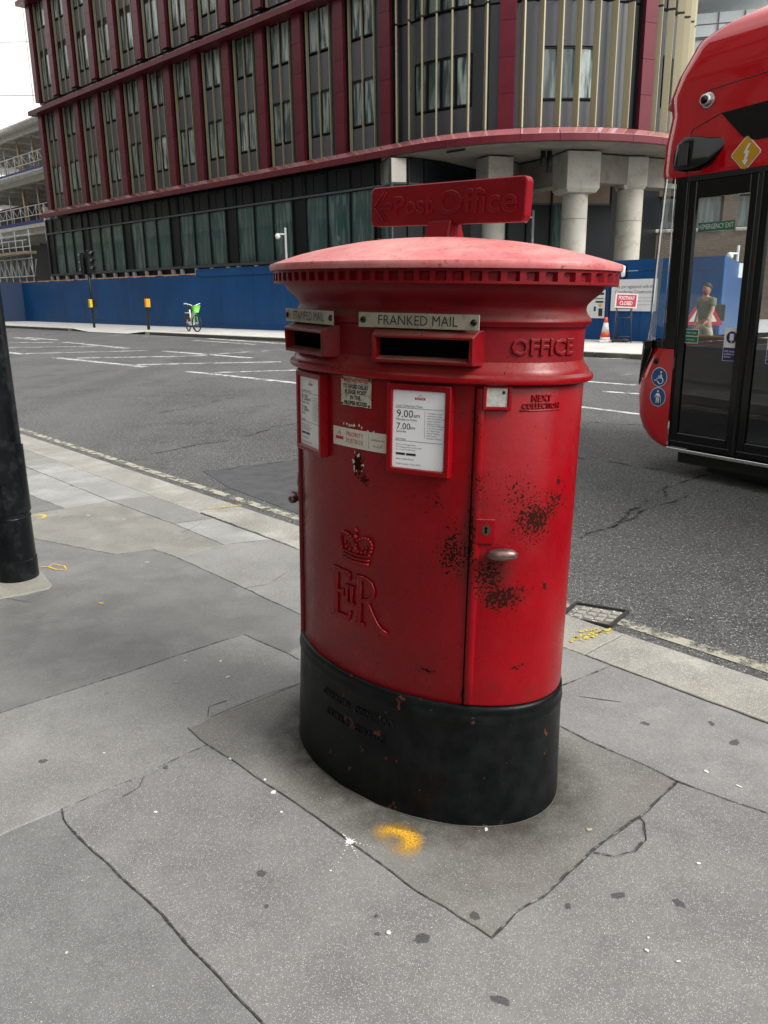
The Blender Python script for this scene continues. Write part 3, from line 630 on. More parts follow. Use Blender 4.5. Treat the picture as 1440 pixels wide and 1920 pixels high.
# doors at both ends, with a raised roll along the front edge
def door(sgn):
    s0, s1 = 0.330, PER / 2 - 0.330
    n = 60; vs = []; m = MB()
    prof = [(0.3605, RO + 0.001), (0.3625, RO + 0.0035), (0.368, RO + 0.0045), (1.184, RO + 0.0045), (1.189, RO + 0.002)]
    ss = [s0 + (s1 - s0) * k / n for k in range(n + 1)]
    for z, o in prof:
        for s in ss:
            e = min(s - s0, s1 - s); oo = o - RO if e > 0.003 else 0.0
            q = bx(sgn * s, z, oo); vs.append(q)
    k = n + 1; fs = [(i * k + j, i * k + j + 1, (i + 1) * k + j + 1, (i + 1) * k + j) for i in range(len(prof) - 1) for j in range(n)]
    m.add(vs, fs, True); o = m.build('door', M_red, pbox, fix=False)
    bm = bmesh.new(); bm.from_mesh(o.data); bmesh.ops.recalc_face_normals(bm, faces=bm.faces)
    f0 = bm.faces[:][len(bm.faces) // 2]; c = f0.calc_center_median()
    if f0.normal.dot(Vector((c.x, c.y, 0))) < 0: bmesh.ops.reverse_faces(bm, faces=bm.faces)
    bm.to_mesh(o.data); bm.free(); o.data.set_sharp_from_angle(angle=R_(40))
    # edge roll
    r = MB(); sec = []
    for i in range(9):
        a = math.pi * i / 8; sec.append((s0 + 0.0135 - 0.0125 * math.cos(a), 0.0005 + 0.0098 * math.sin(a) ** 0.8))
    zs = [0.362, 0.366, 0.5, 0.8, 1.1, 1.183, 1.187]; vs = []
    for zi, z in enumerate(zs):
        kk = 0.55 if zi in (0, len(zs) - 1) else 1
        for s, d in sec: vs.append(bx(sgn * s, z, d * kk))
    k = len(sec); fs = [(i * k + j, i * k + j + 1, (i + 1) * k + j + 1, (i + 1) * k + j) for i in range(len(zs) - 1) for j in range(k - 1)] + [tuple(range(k)), tuple(range((len(zs) - 1) * k, len(zs) * k))]
    r.add(vs, fs, True); rr = r.build('door_edge_roll', M_red, o); rr.data.set_sharp_from_angle(angle=R_(60))
    # dark seam
    g = MB(); g.add([bx(sgn * (s0 - 0.0018), 0.36, 0.0006), bx(sgn * (s0 + 0.0008), 0.36, 0.0006), bx(sgn * (s0 + 0.0008), 1.19, 0.0006), bx(sgn * (s0 - 0.0018), 1.19, 0.0006)], [(0, 1, 2, 3)]); g.build('seam', M_dark, o, fix=False)
    # lock plate, keyhole, handle
    lp = MB(); vs = []
    for z in (0.806, 0.869):
        for s in (0.344, 0.356, 0.368, 0.380, 0.390): vs += [bx(sgn * s, z, 0.004), bx(sgn * s, z, 0.0115)]
    k = 10; fs = []
    for j in range(4):
        fs += [(2 * j + 1, 2 * j + 3, k + 2 * j + 3, k + 2 * j + 1), (2 * j, 2 * j + 1, 2 * j + 3, 2 * j + 2), (k + 2 * j, k + 2 * j + 1, k + 2 * j + 3, k + 2 * j + 2)]
    fs += [(0, 1, k + 1, k), (8, 9, k + 9, k + 8)]
    lp.add(vs, fs); lpo = lp.build('lock_plate', M_red, o, bevel=0.0012)
    es = MB()
    def disc(s, z, r, d, sz=1.0, n=14): return [bx(sgn * (s + r * math.cos(2 * math.pi * i / n)), z + r * sz * math.sin(2 * math.pi * i / n), d) for i in range(n)]
    es.add(disc(0.369, 0.842, 0.0105, 0.0122, 1.35), [tuple(range(14))]); es.build('escutcheon', simple('green_brass', (0.035, 0.033, 0.022), 0.6, 0.3, dirt=(0.02, 0.02, 0.02)), lpo if False else o, fix=False)
    kh = MB(); kh.add(disc(0.369, 0.847, 0.0034, 0.0127), [tuple(range(14))]); kh.add([bx(sgn * s, z, 0.0127) for s, z in ((0.367, 0.846), (0.371, 0.846), (0.3715, 0.834), (0.3665, 0.834))], [(0, 1, 2, 3)]); kh.build('keyhole', M_dark, o, fix=False)
    h = MB(); c = bx(sgn * 0.408, 0.783, 0.026); tx_ = (bx(sgn * 0.413, 0.78) - bx(sgn * 0.403, 0.78)).normalized() * sgn; nn = bn(sgn * 0.408)
    vs0 = MB().ball((0, 0, 0), 1.0, 20, 12); M3 = Matrix(((tx_.x, nn.x, 0), (tx_.y, nn.y, 0), (0, 0, 1)))
    pts = []
    for (x, y, z) in vs0.v:
        sx = math.copysign(abs(x) ** 0.8, x)
        pts.append(c + M3 @ Vector((sx * 0.039, y * 0.0165, z * 0.0150 + (0.002 if z > 0 else 0))))
    h.add(pts, vs0.f, True)
    h.add(*[(lambda q: (q.v, q.f))(MB().tube([bx(sgn * 0.408, 0.783, 0.0), bx(sgn * 0.408, 0.783, 0.02)], 0.012, 12))][0], True)
    h.build('handle', M_brass, o)
    return o
d_right = door(1); d_left = door(-1)

# flat housings mounted on the curved face: local frame (tangent X, up Z, out N)
def frame_at(s, z, d=0.0):
    p = bx(s, z, d); n = bn(s); tx_ = Vector((-n.y, n.x, 0)); return Matrix(((tx_.x, -n.x, 0, p.x), (tx_.y, -n.y, 0, p.y), (0, 0, 1, p.z), (0, 0, 0, 1)))   # y axis points INTO the box
def letter_slot(s):
    F = frame_at(s, 1.0, 0.0); hw = 0.129; m = MB()
    y0, yb = -0.029, 0.03         # front plane, back
    z0, z1, zt = 1.2385, 1.303, 1.3175
    iw, iz0, iz1 = hw - 0.0105, 1.2455, 1.2965
    P = lambda x, y, z: F @ Vector((x, y, z - 1.0))
    o = [P(-hw, y0, z0), P(hw, y0, z0), P(hw, y0 - .003, z1), P(-hw, y0 - .003, z1)]
    i = [P(-iw, y0, iz0), P(iw, y0, iz0), P(iw, y0, iz1), P(-iw, y0, iz1)]
    ib = [P(-iw, y0 + 0.025, iz0 + 0.008), P(iw, y0 + 0.025, iz0 + 0.008), P(iw, y0 + 0.025, iz1), P(-iw, y0 + 0.025, iz1)]
    bk = [P(-hw - 0.012, yb, z0 - 0.004), P(hw + 0.012, yb, z0 - 0.004), P(hw + 0.012, yb, zt), P(-hw - 0.012, yb, zt)]
    tp = [P(-hw - 0.004, y0 + 0.028, zt), P(hw + 0.004, y0 + 0.028, zt)]
    vs = o + i + bk + tp
    fs = [(0, 1, 5, 4), (1, 2, 6, 5), (2, 3, 7, 6), (3, 0, 4, 7), (0, 1, 9, 8), (3, 2, 13, 12), (12, 13, 10, 11), (1, 9, 10, 13, 2), (0, 8, 11, 12, 3)]
    m.add(vs, fs); ob = m.build('letter_slot', M_red_grime, pbox, bevel=0.0022)
    q = MB(); q.add(i + ib, [(0, 1, 5, 4), (1, 2, 6, 5), (2, 3, 7, 6), (3, 0, 4, 7)]); q.build('slot_throat', M_red_grime, ob, fix=False)
    q = MB(); q.add(ib, [(0, 1, 2, 3)]); q.build('slot_shade_sheet', M_dark, ob, fix=False)  # black sheet paints the slot's dark depth; the neck behind is solid
    return ob
letter_slot(0.205); letter_slot(-0.205)
def put_text(body, F, x, z, size, mat, parent, y=-0.0008, width=None, align='CENTER', name='lettering', sx=1.0, **kw):
    vs, fs = text_geo(body, size, align, width=width, **kw)
    if not vs: return
    m = MB(); m.add([F @ Vector((x + v.x * sx, y - v.z, z + v.y)) for v in vs], fs); return m.build(name, mat, parent, fix=False)
def put_text_curved(body, s, z, size, mat, parent, d, align='CENTER', name='lettering', width=None, lean=0.0, **kw):
    vs, fs = text_geo(body, size, align, width=width, **kw)
    m = MB(); m.add([bx(s + v.x, z + v.y + lean * v.x, d + v.z) for v in vs], fs); return m.build(name, mat, parent, fix=False)
def name_plate(s, txt):
    F = frame_at(s, 1.336, 0.0); m = MB(); hw = 0.156
    m.box(-hw, hw, -0.0155, -0.0125, -0.0175, 0.0175, F); pl = m.build('name_plate', M_enamel, pbox, bevel=0.0008)
    b = MB(); b.box(-hw * 0.8, hw * 0.8, -0.0120, 0.03, -0.016, 0.017, F); b.build('plate_backing', M_red_grime, pl)
    put_text(txt, F, 0.0, -0.0005, 0.0325, M_ink, pl, y=-0.0160, width=0.205)
    for x in (-0.143, 0.143):
        q = MB(); q.tube([F @ Vector((x, -0.0155, 0)), F @ Vector((x, -0.0195, 0))], [0.0078, 0.0065], 12); sc = q.build('screw', M_screw, pl)
        q = MB(); q.box(x - 0.006, x + 0.006, -0.0198, -0.0194, -0.0009, 0.0009, F @ Matrix.Rotation(0.0, 4, 'Y')); q.build('screw_slot', M_dark, pl)
name_plate(0.187, 'FRANKED MAIL'); name_plate(-0.200, 'STAMPED MAIL')
# sealed lettering
M_emb = M_red_plain
put_text_curved('OFFICE', 0.492, 1.279, 0.052, M_red_grime, pbox, 0.000, width=0.170, extrude=0.0030, bevel=0.0012, offset=0.0004)
put_text_curved('POST', -0.492, 1.279, 0.052, M_emb, pbox, 0.002, width=0.125, extrude=0.0035, bevel=0.0012)
put_text_curved('CARRON  COMPANY', 0.006, 0.262, 0.0275, M_blackfoot, pbox, 0.0105, width=0.285, extrude=0.0028, bevel=0.0010, lean=-0.02)
put_text_curved('STIRLINGSHIRE', 0.0, 0.206, 0.0275, M_blackfoot, pbox, 0.0125, width=0.232, extrude=0.0028, bevel=0.0010, lean=-0.02)
for sg in (1,):
    put_text_curved('NEXT', 0.487, 1.163, 0.022, M_red_plain, d_right, 0.005, width=0.052, extrude=0.0022, bevel=0.0008)
    put_text_curved('COLLECTION', 0.488, 1.145, 0.018, M_red_plain, d_right, 0.005, width=0.098, extrude=0.0022, bevel=0.0008)
    lip_ = MB(); lip_.tube([bx(s, 1.1345, 0.005) for s in (0.435, 0.46, 0.488, 0.515, 0.541)], 0.0022, 6); lip_.build('tab_rail', M_red_plain, d_right)
# timetable frames
def notice_frame(s, lab=None):
    z0, z1 = 0.966, 1.188; F = frame_at(s, 0.0, 0.0); hw = 0.0845; m = MB()
    yb, yf = 0.02, -0.0165; b_ = 0.0150
    P = lambda x, y, z: F @ Vector((x, y, z))
    o = [P(-hw, yf, z0), P(hw, yf, z0), P(hw, yf, z1), P(-hw, yf, z1)]
    i = [P(-hw + b_, yf, z0 + b_), P(hw - b_, yf, z0 + b_), P(hw - b_, yf, z1 - b_), P(-hw + b_, yf, z1 - b_)]
    ib = [P(-hw + b_, yf + .009, z0 + b_), P(hw - b_, yf + .009, z0 + b_), P(hw - b_, yf + .009, z1 - b_), P(-hw + b_, yf + .009, z1 - b_)]
    bk = [P(-hw, yb, z0), P(hw, yb, z0), P(hw, yb, z1), P(-hw, yb, z1)]
    fs = []
    for k in range(4):
        l = (k + 1) % 4; fs += [(k, l, 4 + l, 4 + k), (4 + k, 4 + l, 8 + l, 8 + k), (k, l, 12 + l, 12 + k)]
    m.add(o + i + ib + bk, fs); fo = m.build('notice_frame', M_red, pbox, bevel=0.0022)
    p = MB(); y = yf + 0.0075; X0, X1, Z0, Z1 = -hw + b_, hw - b_, z0 + b_, z1 - b_
    p.add([P(X0, y, Z0), P(X1, y, Z0), P(X1, y, Z1), P(X0, y, Z1)], [(0, 1, 2, 3)]); pp_ = p.build('timetable_paper', M_paper, fo, fix=False)
    W = X1 - X0; H = Z1 - Z0; yt = y - 0.0004
    def T(txt, fx, fz, size, mat=M_ink, al='LEFT', **kw): put_text(txt, F, X0 + W * fx, Z0 + H * fz, size, mat, fo, y=yt, align=al, **kw)
    def rect(fx0, fx1, fz0, fz1, mat, nm='printed_line'):
        q = MB(); q.add([P(X0 + W * fx0, yt, Z0 + H * fz0), P(X0 + W * fx1, yt, Z0 + H * fz0), P(X0 + W * fx1, yt, Z0 + H * fz1), P(X0 + W * fx0, yt, Z0 + H * fz1)], [(0, 1, 2, 3)]); q.build(nm, mat, fo, fix=False)
    rect(0.42, 0.62, 0.885, 0.915, M_inkred, 'printed_logo'); put_text('Royal Mail', F, X0 + W * 0.52, Z0 + H * 0.900, 0.0052, M_paper, fo, y=yt - 0.0003)
    cr = MB(); cr.tube([P(X0 + W * (0.485 + 0.07 * k / 6), yt, Z0 + H * (0.928 + 0.02 * math.sin(math.pi * k / 6))) for k in range(7)], 0.0006, 4); cr.build('printed_crown', M_inkred, fo)
    T('Last Collection Time', 0.07, 0.80, 0.0082, spacing=1.0); rect(0.04, 0.96, 0.772, 0.777, M_ink2)
    T('9.00', 0.07, 0.695, 0.0265, width=None); T('am', 0.40, 0.683, 0.0150); T('Monday to Friday', 0.07, 0.625, 0.0078)
    T('7.00', 0.07, 0.535, 0.0225); T('am', 0.34, 0.525, 0.0120); T('Saturday', 0.07, 0.472, 0.0078)
    rect(0.615, 0.620, 0.40, 0.755, M_ink2)
    T('A 4.00pm or later\ncollection is made\nfrom the Postbox at\nHatton Gardens /\nHolborn Circus', 0.66, 0.66, 0.0054, M_ink2, line=1.15)
    T('The latest collection\nin the area is made\nat 7.30pm from\nMount Pleasant\nMail Centre,\nRosebery Avenue', 0.66, 0.49, 0.0054, M_ink2, line=1.15)
    T('Services', 0.07, 0.375, 0.0080); rect(0.04, 0.96, 0.350, 0.355, M_ink2)
    T('Find us on the app store.\nFor locating other services near\nyou - scan the QR code', 0.07, 0.270, 0.0054, M_ink2, line=1.15)
    rect(0.07, 0.25, 0.165, 0.195, M_ink, 'printed_badge'); rect(0.27, 0.46, 0.165, 0.195, M_ink, 'printed_badge')
    T('www.royalmail.com', 0.07, 0.115, 0.0062, M_ink); T('Postbox number  EC1A 1001B', 0.07, 0.05, 0.0054, M_ink2)
    return fo
notice_frame(0.195); notice_frame(-0.206)
# tab holder window
def tab_holder(s):
    F = frame_at(s, 0, 0); P = lambda x, y, z: F @ Vector((x, y, z)); hw = 0.0335; z0, z1 = 1.1365, 1.1925; yf = -0.0165; b_ = 0.0085; m = MB()
    o = [P(-hw, yf, z0), P(hw, yf, z0), P(hw, yf, z1), P(-hw, yf, z1)]; i = [P(-hw + b_, yf, z0 + b_), P(hw - b_, yf, z0 + b_), P(hw - b_, yf, z1 - b_ * .5), P(-hw + b_, yf, z1 - b_ * .5)]
    ib = [q + bn(s) * -0.007 for q in i]; bk = [q + bn(s) * -0.03 for q in o]; fs = []
    for k in range(4):
        l = (k + 1) % 4; fs += [(k, l, 4 + l, 4 + k), (4 + k, 4 + l, 8 + l, 8 + k), (k, l, 12 + l, 12 + k)]
    m.add(o + i + ib + bk, fs); fo = m.build('tab_holder', M_red, d_right, bevel=0.0015)
tab_holder(0.380)
F = frame_at(0.380, 0, 0); q = MB(); q.box(-0.0245, 0.0235, -0.0125, -0.0115, 1.145, 1.188, F); q.build('collection_tab', M_plategrey, d_right)
q = MB(); q.tube([F @ Vector((0.015, -0.0127, 1.178)), F @ Vector((0.015, -0.0135, 1.178))], 0.0038, 12); q.build('tab_ring', M_screw, d_right)
# enamel IMPORTANT NOTICE plate
def curved_rect(s0, s1, z0, z1, d, name, mat, parent=pbox, n=8, th=0.002, nibble=0.0):
    m = MB(); vs = []
    rnd = random.Random(3)
    for dd in (d, d + th):
        for k in range(n + 1):
            s = s0 + (s1 - s0) * k / n; e = nibble * rnd.random(); e2 = nibble * rnd.random()
            vs += [bx(s, z0 + e, dd), bx(s, z1 - e2, dd)]
    K = 2 * (n + 1); fs = []
    for k in range(n): fs += [(K + 2 * k, K + 2 * k + 2, K + 2 * k + 3, K + 2 * k + 1), (2 * k, 2 * k + 2, K + 2 * k + 2, K + 2 * k), (2 * k + 1, 2 * k + 3, K + 2 * k + 3, K + 2 * k + 1)]
    fs += [(0, 1, K + 1, K), (K - 2, K - 1, 2 * K - 1, 2 * K - 2)]
    m.add(vs, fs); return m.build(name, mat, parent)
ep = curved_rect(-0.056, 0.0525, 1.116, 1.1925, 0.0015, 'enamel_notice', M_enamel2, nibble=0.003)
for txt, z, sz, wd, mt in (('IMPORTANT NOTICE', 1.1825, 0.0115, 0.088, M_inkred), ('TO AVOID DELAY', 1.1665, 0.0140, 0.093, M_ink), ('PLEASE POST', 1.1525, 0.0140, 0.078, M_ink), ('IN THE', 1.1390, 0.0140, 0.037, M_ink), ('PROPER BOXES', 1.1245, 0.0140, 0.083, M_ink)):
    put_text_curved(txt, -0.002, z, sz * 1.02, mt, ep, 0.0039, width=wd, offset=0.0006)
q = MB(); q.tube([bx(-0.03, 1.1755, 0.0038), bx(0.025, 1.1755, 0.0038)], 0.0004, 4); q.build('printed_line', M_inkred, ep)
for s_, z_ in ((-0.051, 1.187), (0.047, 1.187), (-0.051, 1.1215), (0.047, 1.1215)):
    q = MB(); q.tube([bx(s_, z_, 0.002), bx(s_, z_, 0.0048)], 0.0035, 8); q.build('rivet', simple('rust_rivet', (0.07, 0.025, 0.012), 0.8) if s_ < -0.05 and z_ > 1.15 else bpy.data.materials['rust_rivet'], ep)
# priority sticker (slightly skewed)
def sticker_pt(fx, fz, d): return bx(-0.0935 + 0.198 * fx, 1.0085 + 0.049 * fz - 0.001 * fx, d)
m = MB(); vs = []
for k in range(13): vs += [sticker_pt(k / 12, 0, 0.0009), sticker_pt(k / 12, 1, 0.0009)]
m.add(vs, [(2 * k, 2 * k + 2, 2 * k + 3, 2 * k + 1) for k in range(12)]); st = m.build('priority_sticker', M_sticker, pbox, fix=False)
def st_text(txt, fx, fz, size, mat, width=None, **kw):
    vs, fs = text_geo(txt, size, 'CENTER', width=width, **kw); m = MB()
    m.add([sticker_pt(fx + v.x / 0.198, fz + v.y / 0.049, 0.0014) for v in vs], fs); m.build('lettering', mat, st, fix=False)
st_text('PRIORITY', 0.44, 0.69, 0.0165, M_inkred, 0.064); st_text('POSTBOX', 0.44, 0.33, 0.0165, M_inkred, 0.064)
st_text('SUPPORTING THE', 0.845, 0.60, 0.0068, M_ink2, 0.042)
for (a_, b_, c_, d_, mt) in ((0.055, 0.22, 0.33, 0.50, M_inkred), (0.695, 0.700, 0.12, 0.88, M_ink2)):
    m = MB(); m.add([sticker_pt(a_, c_, 0.0013), sticker_pt(b_, c_, 0.0013), sticker_pt(b_, d_, 0.0013), sticker_pt(a_, d_, 0.0013)], [(0, 1, 2, 3)]); m.build('printed_block', mt, st, fix=False)
m = MB(); m.tube([sticker_pt(0.105 + 0.065 * k / 6, 0.58 + 0.16 * math.sin(math.pi * k / 6), 0.0013) for k in range(7)], 0.0008, 4); m.tube([sticker_pt(0.1375, 0.70, 0.0013), sticker_pt(0.1375, 0.84, 0.0013)], 0.0007, 4); m.build('printed_crown', M_inkred, st)
m = MB()
for k in range(9): fx = 0.765 + 0.018 * k; m.tube([sticker_pt(fx, 0.24, 0.0013), sticker_pt(fx + 0.008, 0.28 + 0.1 * (k % 3 == 1) + 0.16 * (k == 8), 0.0013)], 0.0005, 4)
m.build('printed_skyline', M_ink2, st)
# peeled patch remnants: torn white paper flecks
rnd = random.Random(11); M_fleck = simple('torn_paper', (0.60, 0.56, 0.48), 0.8)
m = MB()
for k in range(16):
    a = rnd.random() * 6.28; r = 0.55 + rnd.random() * 0.5; s = 0.004 + 0.021 * r * math.cos(a); z = 0.968 + 0.031 * r * math.sin(a); w_ = 0.001 + rnd.random() * 0.003; h_ = 0.001 + rnd.random() * 0.004
    m.add([bx(s + w_ * math.cos(t) * (0.6 + rnd.random() * .7), z + h_ * math.sin(t) * (0.6 + rnd.random() * .8), 0.0012) for t in [i * 6.283 / 7 for i in range(7)]], [tuple(range(7))])
for s0_, z0_, n_, sc in ((-0.04, 1.068, 5, 0.0035), (-0.01, 1.066, 3, 0.004), (0.03, 1.062, 2, 0.003)):
    for k in range(n_):
        s = s0_ + (rnd.random() - 0.3) * 0.05; z = z0_ + (rnd.random() - 0.5) * 0.008
        m.add([bx(s + sc * math.cos(t) * (0.3 + rnd.random()), z + sc * 1.2 * math.sin(t) * (0.3 + rnd.random()), 0.0011) for t in [i * 6.283 / 9 for i in range(9)]], [tuple(range(9))])
m.build('torn_label', M_fleck, pbox, fix=False)
# royal cipher: crown over E II R
cm = MB()
def T2(pts, r=0.0042, d=0.002, n=7): cm.tube([bx(s, z, d) for s, z in pts], r, n)
T2([(-0.049, 0.700), (-0.025, 0.6965), (0, 0.695), (0.025, 0.6965), (0.049, 0.700)], 0.005)
T2([(-0.051, 0.711), (-0.025, 0.7075), (0, 0.706), (0.025, 0.7075), (0.051, 0.711)], 0.0035)
T2([(-0.050, 0.722), (-0.025, 0.7185), (0, 0.717), (0.025, 0.7185), (0.050, 0.722)], 0.0035)
arch = [(-0.050, 0.723), (-0.058, 0.742), (-0.058, 0.758), (-0.046, 0.768), (-0.030, 0.768), (-0.014, 0.760), (0.0, 0.752)]
for sg in (1, -1):
    T2([(sg * s, z) for s, z in arch], 0.0036)
    for k in range(11):
        f = k / 10 * (len(arch) - 1); i = min(int(f), len(arch) - 2); f -= i
        s = arch[i][0] * (1 - f) + arch[i + 1][0] * f; z = arch[i][1] * (1 - f) + arch[i + 1][1] * f
        cm.ball(bx(sg * s * 1.04, z + 0.0035, 0.005), 0.0042, 7, 5)
    for (s, z, r) in ((0.036, 0.733, 0.006), (0.040, 0.744, 0.0045), (0.022, 0.728, 0.0055), (0.028, 0.739, 0.004)): cm.ball(bx(sg * s, z, 0.002), r, 7, 5)
T2([(0, 0.717), (0, 0.752)], 0.004)
for (s, z, r) in ((0, 0.733, 0.0085), (-0.009, 0.728, 0.005), (0.009, 0.728, 0.005), (0, 0.744, 0.005), (0, 0.768, 0.0075)): cm.ball(bx(s, z, 0.002), r, 8, 6)
T2([(0, 0.774), (0, 0.792)], 0.0032); T2([(-0.009, 0.785), (0.009, 0.785)], 0.0032)
cm.build('crown_relief', M_red, pbox)
cm = MB()
def stroke(pts, w0, w1=None, d=0.0045):
    """raised flat stroke with rounded ridge edges"""
    w1 = w0 if w1 is None else w1; n = len(pts); L = []; Rr = []
    for i, p in enumerate(pts):
        a = pts[max(0, i - 1)]; b = pts[min(n - 1, i + 1)]; dx, dz = b[0] - a[0], b[1] - a[1]; l = math.hypot(dx, dz); nx, nz_ = -dz / l, dx / l
        w_ = (w0 + (w1 - w0) * i / (n - 1)) / 2; L.append((p[0] + nx * w_, p[1] + nz_ * w_)); Rr.append((p[0] - nx * w_, p[1] - nz_ * w_))
    vs = [bx(*q, d) for q in L] + [bx(*q, d) for q in Rr] + [bx(*q, 0) for q in L] + [bx(*q, 0) for q in Rr]
    fs = [(i, i + 1, n + i + 1, n + i) for i in range(n - 1)] + [(i, i + 1, 2 * n + i + 1, 2 * n + i) for i in range(n - 1)] + [(n + i, n + i + 1, 3 * n + i + 1, 3 * n + i) for i in range(n - 1)] + [(0, n, 3 * n, 2 * n), (n - 1, 2 * n - 1, 4 * n - 1, 3 * n - 1)]
    cm.add(vs, fs)
    cm.tube([bx(*q, d * 0.75) for q in L], 0.0021, 5); cm.tube([bx(*q, d * 0.75) for q in Rr], 0.0021, 5)
stroke([(-0.080, 0.524), (-0.080, 0.600), (-0.080, 0.660)], 0.013)
stroke([(-0.100, 0.658), (-0.06, 0.6575), (-0.026, 0.6565)], 0.008); stroke([(-0.026, 0.660), (-0.022, 0.638)], 0.007, 0.004)
stroke([(-0.076, 0.596), (-0.052, 0.596)], 0.007); stroke([(-0.051, 0.606), (-0.050, 0.585)], 0.006)
stroke([(-0.100, 0.523), (-0.06, 0.5245), (-0.026, 0.5245)], 0.008); stroke([(-0.028, 0.521), (-0.020, 0.546)], 0.008, 0.004)
for s in (-0.034, -0.014): stroke([(s, 0.572), (s, 0.618)], 0.0065); stroke([(s - 0.009, 0.619), (s + 0.009, 0.619)], 0.005); stroke([(s - 0.009, 0.571), (s + 0.009, 0.571)], 0.005)
stroke([(0.016, 0.524), (0.016, 0.656)], 0.012); stroke([(-0.002, 0.656), (0.030, 0.657)], 0.008); stroke([(0.0, 0.522), (0.034, 0.522)], 0.007)
bowl = [(0.018, 0.656), (0.040, 0.655), (0.056, 0.648), (0.065, 0.632), (0.064, 0.614), (0.054, 0.600), (0.038, 0.593), (0.018, 0.592)]
stroke(bowl, 0.009, 0.009)
stroke([(0.040, 0.592), (0.056, 0.566), (0.074, 0.540), (0.090, 0.525), (0.112, 0.518)], 0.013, 0.007)
cm.build('cipher_relief', M_red, pbox)

# direction sign on the lid
sb = MB(); o_ = Vector((0.026, -0.002, 0))
th_s = -0.83778 - BTH
def zl(z): return z
sb.add([(sx * a_, sy * b_, z) for z, a_, b_ in ((1.528, 0.0475, 0.036), (1.545, 0.045, 0.032), (1.585, 0.042, 0.020)) for sx, sy in ((-1, -1), (1, -1), (1, 1), (-1, 1))],
       [(0, 1, 5, 4), (1, 2, 6, 5), (2, 3, 7, 6), (3, 0, 4, 7), (4, 5, 9, 8), (5, 6, 10, 9), (6, 7, 11, 10), (7, 4, 8, 11), (8, 9, 10, 11)])
sbo = sb.build('sign_bracket', M_sign_red, pbox, bevel=0.003)
sbo.location = BTM = Matrix.Rotation(-BTH, 3, 'Z') @ Vector((0.026, -0.0019, 0)); sbo.rotation_euler = (0, 0, th_s)
W_, H_ = 0.56, 0.1043
def rrect(w, h, r, n=6):
    pts = []
    for cx2, cy2, a0 in ((w / 2 - r, h / 2 - r, 0), (-w / 2 + r, h / 2 - r, 90), (-w / 2 + r, -h / 2 + r, 180), (w / 2 - r, -h / 2 + r, 270)):
        for k in range(n + 1): a = R_(a0 + 90 * k / n); pts.append((cx2 + r * math.cos(a), cy2 + r * math.sin(a)))
    return pts
SF = Matrix.Translation(sbo.location + Vector((0, 0, 1.5757 + H_ / 2))) @ Matrix.Rotation(th_s, 4, 'Z') @ Matrix.Rotation(0.0255, 4, 'Y')
pl = MB(); rr = rrect(W_, H_, 0.016); nn_ = len(rr)
lay = [(-0.011, 0.97), (-0.0135, 1.0 - 0.0), (0.0135, 1.0), (0.011, 0.97)]
vs = []
for y, k in ((-0.0135, 0.0028), (-0.0110, 0.0), (0.0110, 0.0), (0.0135, 0.0028)):
    for (x, z) in rr: vs.append(SF @ Vector((x - math.copysign(k, x), y, z - math.copysign(k, z))))
fs = [tuple(range(nn_)), tuple(range(3 * nn_, 4 * nn_))] + [(i * nn_ + j, i * nn_ + (j + 1) % nn_, (i + 1) * nn_ + (j + 1) % nn_, (i + 1) * nn_ + j) for i in range(3) for j in range(nn_)]
pl.add(vs, fs); sp = pl.build('sign_plate', M_sign_red, pbox)
def sign_text():
    for (txt, x, size, wd, al) in (('Post', -0.108, 0.066, 0.152, 'CENTER'), ('Office', 0.122, 0.082, 0.268, 'CENTER')):
        vs, fs = text_geo(txt, size, al, width=wd, extrude=0.0016, bevel=0.0006, res=4, offset=-0.0005)
        m = MB(); m.add([SF @ Vector((x + v.x, -0.0140 - v.z - 0.0006, v.y - 0.0025)) for v in vs], fs); m.build('lettering', M_sign_red, sp, fix=False)
        vs, fs = text_geo(txt, size, al, width=wd, extrude=0.0, bevel=0.0023, outline=True, res=4)
        m = MB(); m.add([SF @ Vector((x + v.x, -0.0150 - v.z, v.y - 0.0025)) for v in vs], fs); m.build('letter_ridge', M_sign_red, sp, fix=False)
sign_text()
ar = MB()
for pts in ([(-0.190, 0.006), (-0.240, 0.006), (-0.212, 0.038)], [(-0.190, -0.006), (-0.240, -0.006), (-0.212, -0.038)], [(-0.262, 0.0), (-0.222, 0.040)], [(-0.262, 0.0), (-0.222, -0.040)], [(-0.190, 0.006), (-0.190, -0.006)]):
    ar.tube([SF @ Vector((x, -0.0145, z)) for x, z in pts], 0.0024, 6)
ar.build('arrow_relief', M_sign_red, sp)

# ------------------------------------------------------------------ hoarding line and office building frame
FAZ = R_(-44.48); FD = Vector((math.sin(FAZ), math.cos(FAZ), 0)); FN = Vector((FD.y, -FD.x, 0))
FP0 = gp(300, 611.3)
def FC(s, n, z=0.0): return Vector((FP0.x + FD.x * s + FN.x * n, FP0.y + FD.y * s + FN.y * n, z))
FRZ = math.atan2(-FD.y, -FD.x)

